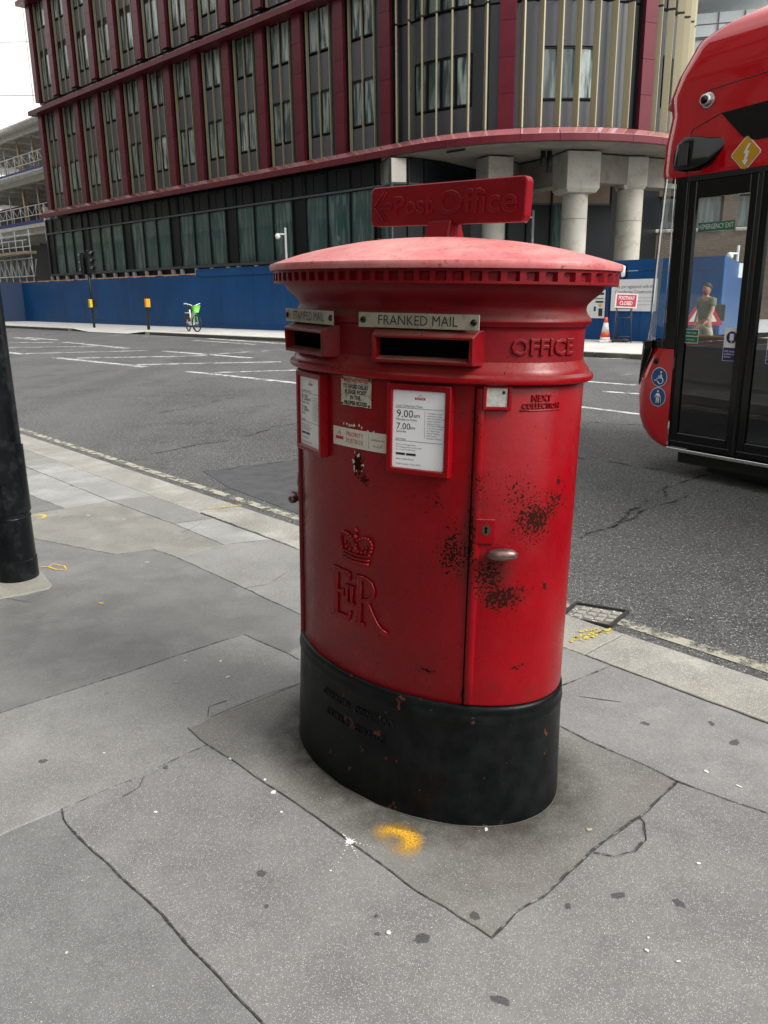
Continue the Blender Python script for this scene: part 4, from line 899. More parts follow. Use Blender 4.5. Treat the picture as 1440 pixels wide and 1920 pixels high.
M_maroon = simple('maroon_terracotta_tile', (0.095, 0.007, 0.016), 0.35, var=0.2, scale=1.1, spec=0.3, dirt=(0.07, 0.008, 0.014), dirt_amt=0.5)
M_maroon_l = simple('maroon_ledge', (0.105, 0.010, 0.018), 0.4, var=0.15, scale=0.8, spec=0.3)
M_ledge_sheen = simple('glazed_pink_sky_sheen', (0.34, 0.11, 0.12), 0.22, var=0.15, scale=0.8, coat=1.0)  # pale pink paints the sky's reflection onto the glazed terracotta chamfers
M_ledge_sheen.node_tree.nodes['Principled BSDF'].inputs['Coat IOR'].default_value = 2.0
M_gold = simple('gold_anodised_fin', (0.33, 0.295, 0.19), 0.42, 0.2, var=0.06, scale=0.4)
M_spandrel = simple('grey_spandrel_panel', (0.074, 0.076, 0.086), 0.45, 0.0, var=0.10, scale=0.6)
M_spandrel_b = simple('blue_black_panel', (0.030, 0.034, 0.040), 0.4, 0.0, var=0.12, scale=0.6)
M_frame = simple('dark_window_frame', (0.008, 0.009, 0.010), 0.45, 0.0, var=0.1, spec=0.3)
M_darkret = simple('dark_green_return', (0.008, 0.016, 0.014), 0.25, 0.0, var=0.2, scale=0.5)
M_gfpanel = simple('black_ground_floor_panel', (0.006, 0.008, 0.010), 0.35, 0.0, var=0.15, scale=0.7, spec=0.3)
M_transom = simple('grey_transom', (0.08, 0.09, 0.10), 0.45, 0.3)
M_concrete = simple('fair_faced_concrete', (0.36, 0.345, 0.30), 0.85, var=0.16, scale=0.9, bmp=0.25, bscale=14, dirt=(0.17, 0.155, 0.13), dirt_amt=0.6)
M_concrete_d = simple('darker_concrete', (0.17, 0.155, 0.13), 0.85, var=0.25, scale=0.8, dirt=(0.07, 0.06, 0.05), dirt_amt=0.6)  # darker tone of the concrete, for soffit, beams and column joints
M_bracket = simple('pale_bracket', (0.45, 0.45, 0.42), 0.6)
def pane_mat(name, seed, curtain_reflection=0.5, base=(0.045, 0.072, 0.070), mesh=False):
    m, nt, b = new_mat(name)
    tc = nt.nodes.new('ShaderNodeTexCoord'); mp = nt.nodes.new('ShaderNodeMapping'); oi = nt.nodes.new('ShaderNodeObjectInfo'); cmb = nt.nodes.new('ShaderNodeCombineXYZ'); nt.links.new(math_(nt, 'MULTIPLY', oi.outputs['Random'], 40.0), cmb.inputs[0]); nt.links.new(math_(nt, 'MULTIPLY', oi.outputs['Random'], 13.0), cmb.inputs[2]); nt.links.new(cmb.outputs[0], mp.inputs['Location']); mp.inputs['Scale'].default_value = (3.2, 3.2, 0.35)
    nt.links.new(tc.outputs['Object'], mp.inputs[0]); v = mp.outputs[0]
    a = nz(nt, v, 1.6, 3.0, 0.5); f = ramp(nt, a, [(0.50 - 0.12 * curtain_reflection, 0.0), (0.56, curtain_reflection)])
    f = math_(nt, 'MULTIPLY', f, math_(nt, 'MULTIPLY_ADD', oi.outputs['Random'], 0.9, 0.5), None, True); c = mixc(nt, f, base, (0.46, 0.54, 0.52))
    c = mixc(nt, ramp(nt, nz(nt, v, 9.0, 2.0), [(0.4, 0), (0.7, 0.35)]), c, (0.05, 0.075, 0.07))
    if mesh:
        mp2 = nt.nodes.new('ShaderNodeMapping'); mp2.inputs['Rotation'].default_value = (0, R_(45), 0); mp2.inputs['Scale'].default_value = (1, 1, 1)
        nt.links.new(tc.outputs['Object'], mp2.inputs[0])
        wv = nt.nodes.new('ShaderNodeTexWave'); wv.inputs['Scale'].default_value = 9.0; nt.links.new(mp2.outputs[0], wv.inputs[0])
        c = mixc(nt, math_(nt, 'MULTIPLY', math_(nt, 'GREATER_THAN', wv.outputs[1], 0.5), 0.7), c, (0.03, 0.035, 0.035))
    wob = bump(nt, nz(nt, coords(nt, (1, 1, 1)), 0.8, 1.0), 0.12, 0.05)
    setb(nt, b, c, 0.06, 0, 0.6, 0.25, wob); nt.links.new(wob, b.inputs['Coat Normal']); b.inputs['Coat Roughness'].default_value = 0.03; return m
PANES = [pane_mat('window_glass_a', 1, 0.75), pane_mat('window_glass_b', 2, 0.35), pane_mat('window_glass_c', 3, 0.9), pane_mat('window_glass_d', 4, 0.5, mesh=True), pane_mat('window_glass_e', 6, 0.6)]
GFP = [pane_mat('shopfront_glass_%s' % 'abc'[i], 9 + i, (0.12, 0.05, 0.18)[i], base=(0.036, 0.082, 0.074)) for i in range(3)]  # pale streaks in these panes are painted reflections

office = empty('office_building', FC(0, 1.5), FRZ, 'office block with maroon piers, gold fins and a rounded corner on concrete columns', 'building')
OM = office.matrix_world
def shared(fn, name, mat, **k):
    m = MB(); fn(m); me = m.mesh(name, **k); me.materials.append(mat); return me
def put(me, name, x, y, z, rz=0.0, parent=office, mat=None):
    o = bpy.data.objects.new(name, me); C.objects.link(o); o.parent = parent; o.location = (x, y, z)
    if rz: o.rotation_euler = (0, 0, rz)
    return o
# local frame: x to the right along the facade, y into the building
ARX, ARR = 15.2, 7.0          # arc starts at x, ledge radius
def path(p, inset):
    """point and heading on the facade line `inset` metres behind the ledge face, p measured along the fin line"""
    rf = ARR - 0.35; TH1, R2 = 1.42, 4.6
    if p <= ARX: return p, inset, 0.0
    th = (p - ARX) / rf
    if th <= TH1: r = ARR - inset; return ARX + r * math.sin(th), ARR - r * math.cos(th), th
    cx2, cy2 = ARX + (ARR - R2) * math.sin(TH1), ARR - (ARR - R2) * math.cos(TH1)
    th = TH1 + (p - ARX - rf * TH1) / (R2 - 0.35); r = R2 - inset
    return cx2 + r * math.sin(th), cy2 - r * math.cos(th), th
PX = [-15.7 + 2.44 * k for k in range(13)] + [13.58 + 4.88 * (j + 1) for j in range(3)]
levels = [(6.58, 11.93), (12.62, 17.75)]
ledges = [6.13, 11.93, 17.75]
# ledge pieces
def ledge_piece(p0, p1, z0, nseg):
    m = MB(); prof = [(0.0, 0.0), (0.0, 0.21), (0.37, 0.43), (0.37, 0.25), (0.11, 0.0)] if z0 < 7 else [(0.0, 0.0), (0.0, 0.21), (0.37, 0.43), (0.70, 0.42), (0.70, 0.0)]; vs = []
    for k in range(nseg + 1):
        p = p0 + (p1 - p0) * k / nseg
        for (y, z) in prof: x_, y_, th = path(p, y); vs.append((x_, y_, z0 + z))
    n = 5; fs = [(i * n + j, (i + 1) * n + j, (i + 1) * n + (j + 1) % n, i * n + (j + 1) % n) for i in range(nseg) for j in range(n)] + [tuple(range(n)), tuple(range(nseg * n, nseg * n + n))]
    m.add(vs, fs); return m
for z0 in ledges:
    p = -16.15
    while p < 30.0:
        q = p + 1.22
        straight = q <= ARX
        ledge_piece(p + 0.006, min(q, 30.2) - 0.006, z0, 1 if straight else 3).build('ledge_piece', M_maroon_l, office)
        k_ = 1 if straight else 3; vs = []
        for i in range(k_ + 1):
            pp_ = p + 0.008 + (min(q, 30.2) - p - 0.016) * i / k_
            for (y, z) in ((-0.006, 0.212), (-0.006, 0.226), (0.36, 0.452), (0.36, 0.445)): x_, y_, th = path(pp_, y); vs.append((x_, y_, z0 + z))
        m = MB(); m.add(vs, [(4 * i + j, 4 * i + 4 + j, 4 * i + 4 + (j + 1) % 4, 4 * i + (j + 1) % 4) for i in range(k_) for j in range(4)] + [(0, 1, 2, 3), tuple(4 * k_ + j for j in range(4))]); m.build('ledge_sheen_strip', M_ledge_sheen, office)
        p = q
# piers of stacked tiles
tile = shared(lambda m: m.box(0, 0.52, 0, 0.15, 0.004, 1.066), 'cladding_tile', M_maroon, bevel=0.004)
tile2 = shared(lambda m: m.box(0, 0.52, 0, 0.15, 0.004, 1.022), 'cladding_tile', M_maroon, bevel=0.004)
ret = shared(lambda m: m.box(0.03, 0.50, 0.15, 0.34, 0, 5.35), 'pier_return', M_darkret)
for k, p in enumerate(PX):
    for li, (za, zb) in enumerate(levels):
        x, y, th = path(p + 0.26, 0.36); th = th
        ox, oy = x - 0.26 * math.cos(th), y - 0.26 * math.sin(th)
        for j in range(5):
            tl = tile if li == 0 else tile2; put(tl, 'cladding_tile', ox, oy, za + j * (1.07 if li == 0 else 1.026), th)
        put(ret, 'pier_return', ox, oy, za, th)
# flat bays
W0, W1 = 0.62, 1.26           # pane columns x ranges relative to pier
YR = 0.68
gold = shared(lambda m: m.box(0, 0.06, 0, 0.13, 0, 5.34), 'gold_fin', M_gold)
goldL = shared(lambda m: m.box(0, 0.035, 0, 0.09, 0, 5.34), 'gold_fin', M_gold)
retp = shared(lambda m: m.box(0, 0.15, 0, 0.02, 0, 5.3), 'glass_return', M_darkret)
def panel_mesh(w, h, name, mat, d=0.03): return shared(lambda m: m.box(0, w, 0, d, 0, h), name, mat, bevel=0.006)
rowsL = [('sp', 6.58, 7.42), ('w', 7.48, 9.02), ('sp', 9.06, 10.36), ('w', 10.44, 11.93)]
rowsU = [('sp', 12.62, 13.30), ('w', 13.37, 15.02), ('v', 15.04, 15.26), ('sp', 15.28, 16.34), ('w', 16.42, 17.75)]
pcache = {}
def pm(w, h, kind, idx=0):
    key = (round(w, 2), round(h, 2), kind, idx)
    if key not in pcache:
        if kind == 'w': pcache[key] = shared(lambda m: m.add([(0, 0, 0), (w, 0, 0), (w, 0, h), (0, 0, h)], [(0, 1, 2, 3)]), 'window_pane', PANES[idx], fix=False)
        elif kind == 'f':
            def f(m):
                t = 0.045
                m.box(0, w, -0.035, 0.02, 0, t); m.box(0, w, -0.035, 0.02, h - t, h); m.box(0, t, -0.034, 0.02, t, h - t); m.box(w - t, w, -0.034, 0.02, t, h - t)
            pcache[key] = shared(f, 'window_frame', M_frame)
        elif kind == 'v':
            def f(m):
                for i in range(5): m.box(0, w, -0.01 + 0.0, 0.02, 0.01 + i * h / 5, 0.03 + i * h / 5)
            pcache[key] = shared(f, 'vent_grille', M_frame)
        else: pcache[key] = panel_mesh(w, h, 'spandrel_panel', M_spandrel if kind == 'sp' else M_spandrel_b)
    return pcache[key]
rr_ = random.Random(5)
for k in range(12):
    p = PX[k]
    for li, rows in enumerate((rowsL, rowsU)):
        za = levels[li][0]
        put(retp, 'glass_return', p + 0.525, YR - 0.02, za)
        for gx, gm_ in ((0.61, gold), (1.275, goldL), (1.90, goldL)):
            put(gm_, 'gold_fin', p + gx, YR - 0.13 if gm_ is gold else YR - 0.09, za)
        for ci, (a_, b_) in enumerate(((0.68, 1.275), (1.31, 1.90))):
            idx = rr_.choice([0, 1, 2, 3, 4]) if ci == 0 else rr_.choice([0, 1, 2, 4, 1])
            for kind, z0, z1 in rows:
                w_, h_ = b_ - a_, z1 - z0
                if kind == 'w':
                    fo = put(pm(w_, h_, 'f'), 'window_frame', p + a_, YR, z0)
                    put(pm(w_, h_, 'w', (idx + (z0 > 9)) % 5), 'window_pane', p + a_, YR + 0.004, z0)
                else: put(pm(w_, h_, kind), 'spandrel_panel' if kind == 'sp' else 'vent_grille', p + a_, YR - 0.01, z0)
        put(pm(0.5, levels[li][1] - za, 'spb'), 'spandrel_panel', p + 1.945, YR + 0.0, za)
# curved corner: blades and wall cells
blade = shared(lambda m: m.box(-0.03, 0.03, 0, 0.23, 0.02, 3.75), 'gold_blade', M_gold, bevel=0.006)
blade2 = shared(lambda m: m.box(-0.03, 0.03, 0, 0.23, 0.02, 1.52), 'gold_blade', M_gold, bevel=0.006)
bladeU = shared(lambda m: m.box(-0.03, 0.03, 0, 0.23, 0.02, 5.1), 'gold_blade', M_gold, bevel=0.006)
brk = shared(lambda m: m.box(-0.02, 0.02, 0.02, 0.50, -0.05, 0.02), 'blade_bracket', M_frame)
pat = [('p', 'p', 'wm', 'w', 'w', 'w', 'p', 'p'), ('p', 'p', 'wm', 'w', 'w', 'p', 'p', 'p'), ('p', 'p', 'w', 'wm', 'p', 'w', 'p', 'p'), ('p',) * 8]
for mod in range(3):
    pb_ = 13.58 + 4.88 * mod
    for i in range(8):
        a_, b_ = pb_ + 0.61 * i + (0.2 if i == 0 else 0), pb_ + 0.61 * (i + 1)
        xa, ya, tha = path(a_ + (0.2 if i else 0), 0.72); xb, yb, thb = path(b_ + 0.2, 0.72)
        th = math.atan2(yb - ya, xb - xa); L = math.hypot(xb - xa, yb - ya)
        for li, rows in enumerate((rowsL, rowsU)):
            kd_ = pat[mod][i]
            if kd_ == 'p':
                za, zb = levels[li]
                for z0, z1 in ((za, 10.36 if li == 0 else 16.34), (10.42 if li == 0 else 16.42, zb)):
                    put(pm(round(L, 2) - 0.01, z1 - z0, 'sp' if (i + mod) % 3 else 'spb'), 'spandrel_panel', xa, ya, z0, th)
            else:
                for kind, z0, z1 in rows:
                    if kind == 'w':
                        put(pm(round(L, 2) - 0.01, z1 - z0, 'f'), 'window_frame', xa, ya, z0, th)
                        put(pm(round(L, 2) - 0.01, z1 - z0, 'w', 3 if kd_ == 'wm' else (i + mod) % 3), 'window_pane', xa, ya, z0, th)
                    else: put(pm(round(L, 2) - 0.01, z1 - z0, kind), 'spandrel_panel' if kind == 'sp' else 'vent_grille', xa, ya, z0, th)
            if i < 7:
                x, y, t_ = path(b_ + 0.2, 0.40); t_ += R_(32)
                if li == 0:
                    put(blade, 'gold_blade', x, y, 6.58, t_); put(blade2, 'gold_blade', x, y, 10.38, t_); put(brk, 'blade_bracket', x, y, 10.40, t_); put(brk, 'blade_bracket', x, y, 6.62, t_)
                else: put(bladeU, 'gold_blade', x, y, 12.6, t_)
# solid core behind the cladding
core = MB(); pts = [(-16.05, 0.76)] + [path(p, 0.80)[:2] for p in np.linspace(13.0, 30.0, 22)] + [(ARX - 3, 17), (-16.05, 14)]
core.prism(pts, 6.35, 19.3); core.build('upper_core', M_spandrel_b, office)
par = MB(); par.prism([(-16.1, 0.3)] + [path(p, 0.35)[:2] for p in np.linspace(14.0, 30.0, 22)] + [(ARX - 3, 17.4), (-16.1, 14.4)], 18.19, 19.6); par.build('parapet', M_spandrel, office)
# soffit under the overhang
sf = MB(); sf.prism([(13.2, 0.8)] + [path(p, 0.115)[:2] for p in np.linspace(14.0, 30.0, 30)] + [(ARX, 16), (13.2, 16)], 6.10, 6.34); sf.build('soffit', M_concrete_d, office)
# ground floor, straight part
YG = 0.60
gcore = MB(); gcore.box(-16.9, 13.3, YG + 0.06, 14, 0, 6.12); gcore.build('ground_floor_core', M_gfpanel, office)
ptop = panel_mesh(0.66, 0.78, 'fascia_panel', M_gfpanel, 0.03); gfd = panel_mesh(0.84, 2.35, 'dark_infill_panel', M_gfpanel, 0.05)
gpn = [shared(lambda m: m.add([(0, 0, 0), (1.34, 0, 0), (1.34, 0, 2.33), (0, 0, 2.33)], [(0, 1, 2, 3)]), 'shopfront_pane', GFP[i], fix=False) for i in range(3)]
mul = shared(lambda m: m.box(-0.025, 0.025, -0.09, 0.02, 2.72, 6.10), 'mullion', M_frame)
brc = shared(lambda m: (m.box(-0.10, -0.03, -0.12, 0.02, 2.30, 2.70), m.box(0.03, 0.10, -0.12, 0.02, 2.30, 2.70)), 'pale_bracket', M_bracket)
lv = shared(lambda m: m.box(0, 0.8, -0.06, 0.0, 0, 0.06), 'fascia_louvre', M_frame)
gr_ = random.Random(9)
for j in range(7):
    xd = -16.65 + 4.95 * j
    put(gfd, 'dark_infill_panel', xd, YG - 0.02, 2.85)
    xs = [xd, xd + 0.86] + [xd + 0.86 + 1.363 * i for i in (1, 2)]
    if j < 6:
        for i in range(3): put(gr_.choice(gpn), 'shopfront_pane', xd + 0.87 + 1.363 * i, YG, 2.86)
    for x in xs:
        if x < 13.6: put(mul, 'mullion', x, YG, 0); put(brc, 'pale_bracket', x, YG, 0)
    for i in range(7):
        x = xd + 0.705 * i
        if x < 13.2: put(ptop, 'fascia_panel', x, YG - 0.03, 5.33)
    put(lv, 'fascia_louvre', xd + 1.2, YG - 0.03, 6.0); put(lv, 'fascia_louvre', xd + 3.6, YG - 0.03, 6.0)
tr = MB(); tr.box(-16.65, 13.4, YG - 0.10, YG + 0.02, 5.22, 5.30); tr.build('transom', M_transom, office)
tr = MB(); tr.box(-16.65, 13.4, YG - 0.12, YG + 0.02, 2.72, 2.84); tr.build('sill_rail', M_transom, office)
lt_ = MB(); lt_.box(-16.95, -16.72, YG - 0.02, YG + 0.3, 0, 6.1); lt_.build('corner_trim', M_transom, office)
# recessed ground floor round the corner (world plan points, turned into the building frame)
OMi = (Matrix.Translation(FC(0, 1.5)) @ Matrix.Rotation(FRZ, 4, 'Z')).inverted()
def loc(v): q = OMi @ Vector((v[0], v[1], 0)); return (q.x, q.y)
Wp = [loc(FC(-13.3, 2.1))] + [loc(atd(x, 480, d)) for x, d in ((733, 30.75), (764, 30.9), (794, 31.3), (824, 31.9), (851, 32.8), (878, 33.8), (905, 34.5), (950, 34.8), (985, 35.0), (1030, 35.2), (1080, 35.4), (1137, 35.6))]
M_steel = simple('brushed_steel_panel', (0.42, 0.39, 0.34), 0.28, 0.85, var=0.12, scale=1.5, stretch=(3, 3, 0.2))
M_timber = simple('bronze_timber_panel', (0.26, 0.19, 0.135), 0.5, 0.1, var=0.15, scale=2.0)
for i in range(len(Wp) - 1):
    (xa, ya), (xb, yb) = Wp[i], Wp[i + 1]; th = math.atan2(yb - ya, xb - xa); L = math.hypot(xb - xa, yb - ya)
    stt = M_steel if i < 4 else (M_gfpanel if i < 6 else M_timber)
    zsp = 5.25 if i < 6 else 4.9
    m = MB(); m.box(0.01, L - 0.01, 0, 0.05, zsp, 6.05); put(m.mesh('head_panel'), 'head_panel', xa, ya, 0, th).data.materials.append(stt)
    dark = i in (5, 8, 11)
    m = MB(); m.box(0.02, L - 0.02, 0.01, 0.05, 0.4, zsp - 0.06); o = put(m.mesh('shopfront_pane'), 'shopfront_pane', xa, ya, 0, th); o.data.materials.append(M_gfpanel if dark else GFP[(i * 2) % 3])
    m = MB(); m.box(-0.03, 0.03, -0.08, 0.06, 0, 6.05); put(m.mesh('mullion'), 'mullion', xa, ya, 0, th).data.materials.append(M_frame)
    m = MB(); m.box(0, L, -0.04, 0.06, zsp - 0.06, zsp + 0.0); put(m.mesh('transom'), 'transom', xa, ya, 0, th).data.materials.append(M_transom)
m = MB(); q = Wp[1:] + [(Wp[-1][0] - 1.0, Wp[-1][1] + 8), (13.4, 14)]; q = [(x, y + 0.0) for x, y in q]
gx = MB(); gx.prism([(x + 0.05, y + 0.09) for x, y in q], 0, 6.04); gx.build('ground_floor_core', M_gfpanel, office)
# concrete columns with caps and beams
def column(px, d, r, cap, rot, zc=4.75, beam=None):
    c = atd(px, 420, d); x, y = loc(c)
    m = MB(); m.tube([(x, y, 0), (x, y, 2.9), (x, y, 3.72), (x, y, zc)], r, 28); o = m.build('column', M_concrete, office); o.data.set_sharp_from_angle(angle=R_(40))
    jn = MB(); jn.tube([(x, y, 3.86), (x, y, 3.88)], r + 0.006, 28); jn.build('column_joint', M_concrete_d, o)
    rot -= FRZ
    Rm = Matrix.Translation((x, y, 0)) @ Matrix.Rotation(rot, 4, 'Z'); m = MB()
    h = cap; vs = [Rm @ Vector((sx * h, sy * h, z)) for z in (zc + 0.14, 6.05) for sx, sy in ((-1, -1), (1, -1), (1, 1), (-1, 1))]
    hb = h * 0.86; vs = [Rm @ Vector((sx * hb, sy * hb, zc)) for sx, sy in ((-1, -1), (1, -1), (1, 1), (-1, 1))] + vs
    m.add(vs, [(0, 1, 2, 3)[::-1]] + [(a + k, a + (k + 1) % 4, a + 4 + (k + 1) % 4, a + 4 + k) for a in (0, 4) for k in range(4)] + [(8, 9, 10, 11)])
    m.build('column_cap', M_concrete, office, bevel=0.015)
    if beam:
        e = loc(atd(*beam)); dx, dy = e[0] - x, e[1] - y; L = math.hypot(dx, dy); a = math.atan2(dy, dx)
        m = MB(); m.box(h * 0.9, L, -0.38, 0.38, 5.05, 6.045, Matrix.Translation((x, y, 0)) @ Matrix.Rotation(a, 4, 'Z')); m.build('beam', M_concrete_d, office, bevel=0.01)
column(1076, 30.4, 0.45, 0.62, R_(12), 4.72, (905, 400, 35.5))
column(1178, 31.6, 0.47, 0.44, R_(6), 4.95, (1320, 400, 33.5))
column(925, 31.2, 0.42, 0.50, R_(20), 5.05, (1010, 400, 37))
ba, bb_ = loc(atd(1076, 420, 30.4)), loc(atd(1178, 420, 31.6)); a = math.atan2(bb_[1] - ba[1], bb_[0] - ba[0]); L = math.hypot(bb_[0] - ba[0], bb_[1] - ba[1])
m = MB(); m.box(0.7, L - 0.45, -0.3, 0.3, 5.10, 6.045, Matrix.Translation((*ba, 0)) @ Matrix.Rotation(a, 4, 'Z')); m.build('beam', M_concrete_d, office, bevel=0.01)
m = MB()
for px in (1018, 1030):
    x, y = loc(atd(px, 300, 29.8)); m.tube([(x, y, 6.05), (x, y, 5.55 if px == 1018 else 5.35)], 0.09, 12)
m.build('soffit_spotlight', M_frame, office); 

# ------------------------------------------------------------------ blue site hoarding
M_blue = simple('blue_hoarding_paint', (0.007, 0.064, 0.20), 0.42, var=0.2, scale=0.5, spec=0.2, dirt=(0.02, 0.085, 0.21), dirt_amt=0.6, stretch=(1, 1, 0.4))
M_blue_d = simple('dark_blue_end_paint', (0.006, 0.032, 0.095), 0.45, var=0.1)
M_orange = simple('raw_ply_edge', (0.62, 0.30, 0.17), 0.8, var=0.25, scale=3, dirt=(0.75, 0.6, 0.5))
hoard = empty('site_hoarding', FC(0, 0), FRZ, 'long blue plywood site hoarding along the far pavement, torn orange strip on its top', 'hoarding')
x = -16.5; i = 0
while x < 20.5:
    w_ = min(1.22, 20.5 - x)
    m = MB(); m.box(x + 0.0025, x + w_ - 0.0025, 0, 0.05, 0.0, 2.36 if x < 3.6 else 2.40); m.build('hoarding_panel', M_blue, hoard)
    x += w_; i += 1
m = MB(); m.box(3.6, 20.5, -0.03, 0.0, 2.22, 2.50); m.box(3.6, 20.5, -0.04, 0.10, 2.50, 2.54); m.build('top_board', M_blue, hoard)
m = MB(); m.box(-16.5, 20.5, -0.035, -0.001, 0.0, 0.16); m.build('kick_board', M_blue, hoard)
m = MB(); vs = []; N = 90
for k in range(N + 1):
    x = -16.5 + (3.6 + 16.5) * k / N; d = 0.05 * noise.noise(Vector((x * 1.3, 0, 0))) + 0.05 * noise.noise(Vector((x * 4.1, 5, 0)))
    vs += [(x, -0.006, 2.36 + 0.0), (x, -0.006, 2.36 - 0.035 + d), (x, 0.056, 2.372), (x, -0.006, 2.372)]
fs = [(4 * k, 4 * k + 4, 4 * k + 5, 4 * k + 1) for k in range(N)] + [(4 * k + 2, 4 * k + 6, 4 * k + 7, 4 * k + 3) for k in range(N)] + [(4 * k + 3, 4 * k + 7, 4 * k + 4, 4 * k) for k in range(N)]
m.add(vs, fs); m.build('torn_edge_strip', M_orange, hoard, fix=False)
# return at the far left end
e0 = OMi.inverted()
m = MB(); 
hl = (Matrix.Translation(FC(0, 0)) @ Matrix.Rotation(FRZ, 4, 'Z')).inverted() @ (gp(8, 603))
m.add([(-16.5, 0, 0), (-16.5, 0, 2.36), (hl.x, hl.y, 2.36), (hl.x, hl.y, 0), (-16.5, 0.05, 0), (-16.5, 0.05, 2.36), (hl.x, hl.y + .05, 2.36), (hl.x, hl.y + .05, 0)], [(0, 1, 2, 3), (4, 5, 6, 7), (1, 5, 6, 2), (0, 4, 7, 3), (2, 6, 7, 3)]); m.build('end_panel', M_blue_d, hoard)
m = MB(); m.tube([(hl.x - 0.2, hl.y - 0.3, 0), (hl.x - 0.2, hl.y - 0.3, 3.4)], 0.05, 8); m.build('end_post', M_concrete, hoard)

# right hand hoarding round the corner
HA, HB = gp(1142, 637.8), gp(1205.6, 640.5); hd = (HB - HA).normalized(); hrz = math.atan2(hd.y, hd.x)
hr = empty('corner_hoarding', HA, hrz, 'blue hoarding carrying a white notice board, behind the bus front', 'hoarding')
HT = 2.22
def hpanel(x0, x1): m = MB(); m.box(x0 + 0.004, x1 - 0.004, 0, 0.05, 0, HT - 0.30); m.build('hoarding_panel', M_blue, hr); m = MB(); m.box(x0, x1, -0.02, 0.05, HT - 0.29, HT); m.build('hoarding_cap', M_blue, hr)
xs = [-1.6, -0.12, 0.42, 0.98, 1.55, 2.15, 2.75, 3.35]
for a_, b_ in zip(xs[:-1], xs[1:]): hpanel(a_, b_)
m = MB(); m.box(-0.16, -0.06, -0.04, 0.0, 0, HT); m.build('batten', M_blue_d, hr)
# short link back to the long hoarding
lk0, lk1 = (Matrix.Translation(HA) @ Matrix.Rotation(hrz, 4, 'Z')).inverted() @ FC(-20.5, 0.0), Vector((-1.6, 0, 0))
for i_ in range(2):
    pa, pb2 = lk0 + (lk1 - lk0) * (i_ / 2 + 0.002), lk0 + (lk1 - lk0) * ((i_ + 1) / 2 - 0.002); n2 = Vector((-(lk1 - lk0).y, (lk1 - lk0).x, 0)).normalized() * 0.05; m = MB()
    m.add([(pa.x, pa.y, 0), (pb2.x, pb2.y, 0), (pb2.x, pb2.y, HT), (pa.x, pa.y, HT), (pa.x + n2.x, pa.y + n2.y, 0), (pb2.x + n2.x, pb2.y + n2.y, 0), (pb2.x + n2.x, pb2.y + n2.y, HT), (pa.x + n2.x, pa.y + n2.y, HT)], [(0, 1, 2, 3), (4, 5, 6, 7), (3, 2, 6, 7), (0, 3, 7, 4), (1, 2, 6, 5)]); m.build('hoarding_panel', M_blue, hr)
# then it turns away up the side street
h2 = MB(); a0 = Vector((3.35, 0, 0)); hM = (Matrix.Translation(HA) @ Matrix.Rotation(hrz, 4, 'Z')).inverted()
far = hM @ atd(1425, 520, 44)
dd = (far - a0).normalized(); nn = Vector((-dd.y, dd.x, 0)); L = (far - a0).length
k = 0.0
while k < L:
    p, q = a0 + dd * (k + 0.01), a0 + dd * min(k + 1.2, L); m = MB()
    m.add([(*p.xy, 0), (*q.xy, 0), (*q.xy, HT), (*p.xy, HT)] + [(*(p + nn * .05).xy, 0), (*(q + nn * .05).xy, 0), (*(q + nn * .05).xy, HT), (*(p + nn * .05).xy, HT)], [(0, 1, 2, 3), (4, 5, 6, 7), (3, 2, 6, 7), (0, 3, 7, 4), (1, 2, 6, 5)]); m.build('hoarding_panel', M_blue, hr); k += 1.2
# notice board, poster, lamp on the hoarding
M_white = simple('white_sheet', (0.72, 0.73, 0.74), 0.5, var=0.04, scale=2)
M_txt = simple('board_text', (0.02, 0.022, 0.03), 0.6); M_txt2 = simple('board_small_text', (0.20, 0.22, 0.25), 0.6)
HM = Matrix.Identity(4)
bd = empty('site_notice_board', HA + hd * 0.75 + Vector((0, 0, 0.83)), hrz, 'white registration notice board fixed to the blue hoarding beside the bus', 'notice board')
m = MB(); m.box(-0.74, 0.74, -0.045, -0.022, 0, 0.87); m.build('board', M_white, bd, bevel=0.004)
put_text('We are registered with the', HM, -0.62, 0.665, 0.135, M_txt, bd, y=-0.047, align='LEFT', width=1.28)
put_text('Considerate Constructors', HM, -0.62, 0.525, 0.135, M_txt, bd, y=-0.047, align='LEFT', width=1.28)
for i, (tx_, z_) in enumerate((('Please contact our site manager about this site, or', 0.37), ('for comments, feedback or concerns please phone', 0.28), ('www.considerateconstructors.com', 0.18))):
    put_text(tx_, HM, -0.10, z_, 0.05, M_txt2, bd, y=-0.047, align='LEFT', width=0.80)
put_text('P', HM, -0.16, 0.10, 0.07, M_txt, bd, y=-0.047)
po = empty('hoarding_poster', HA + hd * -0.52 + Vector((0, 0, 0.62)), hrz, 'small white safety poster on the hoarding, half hidden by the pillar box', 'poster')
m = MB(); m.box(-0.32, 0.32, -0.04, -0.012, 0, 0.80); m.build('sheet', M_white, po)
for a_, b_, c_, d_, mt in ((-0.28, 0.28, 0.66, 0.72, M_txt), (-0.28, 0.28, 0.54, 0.575, M_txt2), (0.0, 0.28, 0.44, 0.49, M_txt), (-0.05, 0.02, 0.20, 0.33, M_txt), (0.12, 0.26, 0.06, 0.28, M_txt)):
    m = MB(); m.box(a_, b_, -0.045, -0.041, c_, d_); m.build('printed_block', mt, po)
m = MB(); m.tube([(0.17, -0.041, 0.38), (0.17, -0.046, 0.38)], 0.06, 14); m.build('printed_sun', simple('print_yellow', (0.6, 0.42, 0.12), 0.6), po)
lampw = empty('bulkhead_lamp', HA + hd * 0.40 + Vector((0, 0, 1.92)), hrz, 'white bulkhead lamp near the top of the blue hoarding', 'lamp')
m = MB(); m.box(-0.07, 0.07, -0.05, -0.02, -0.17, 0.17); m.build('back_plate', M_frame, lampw)
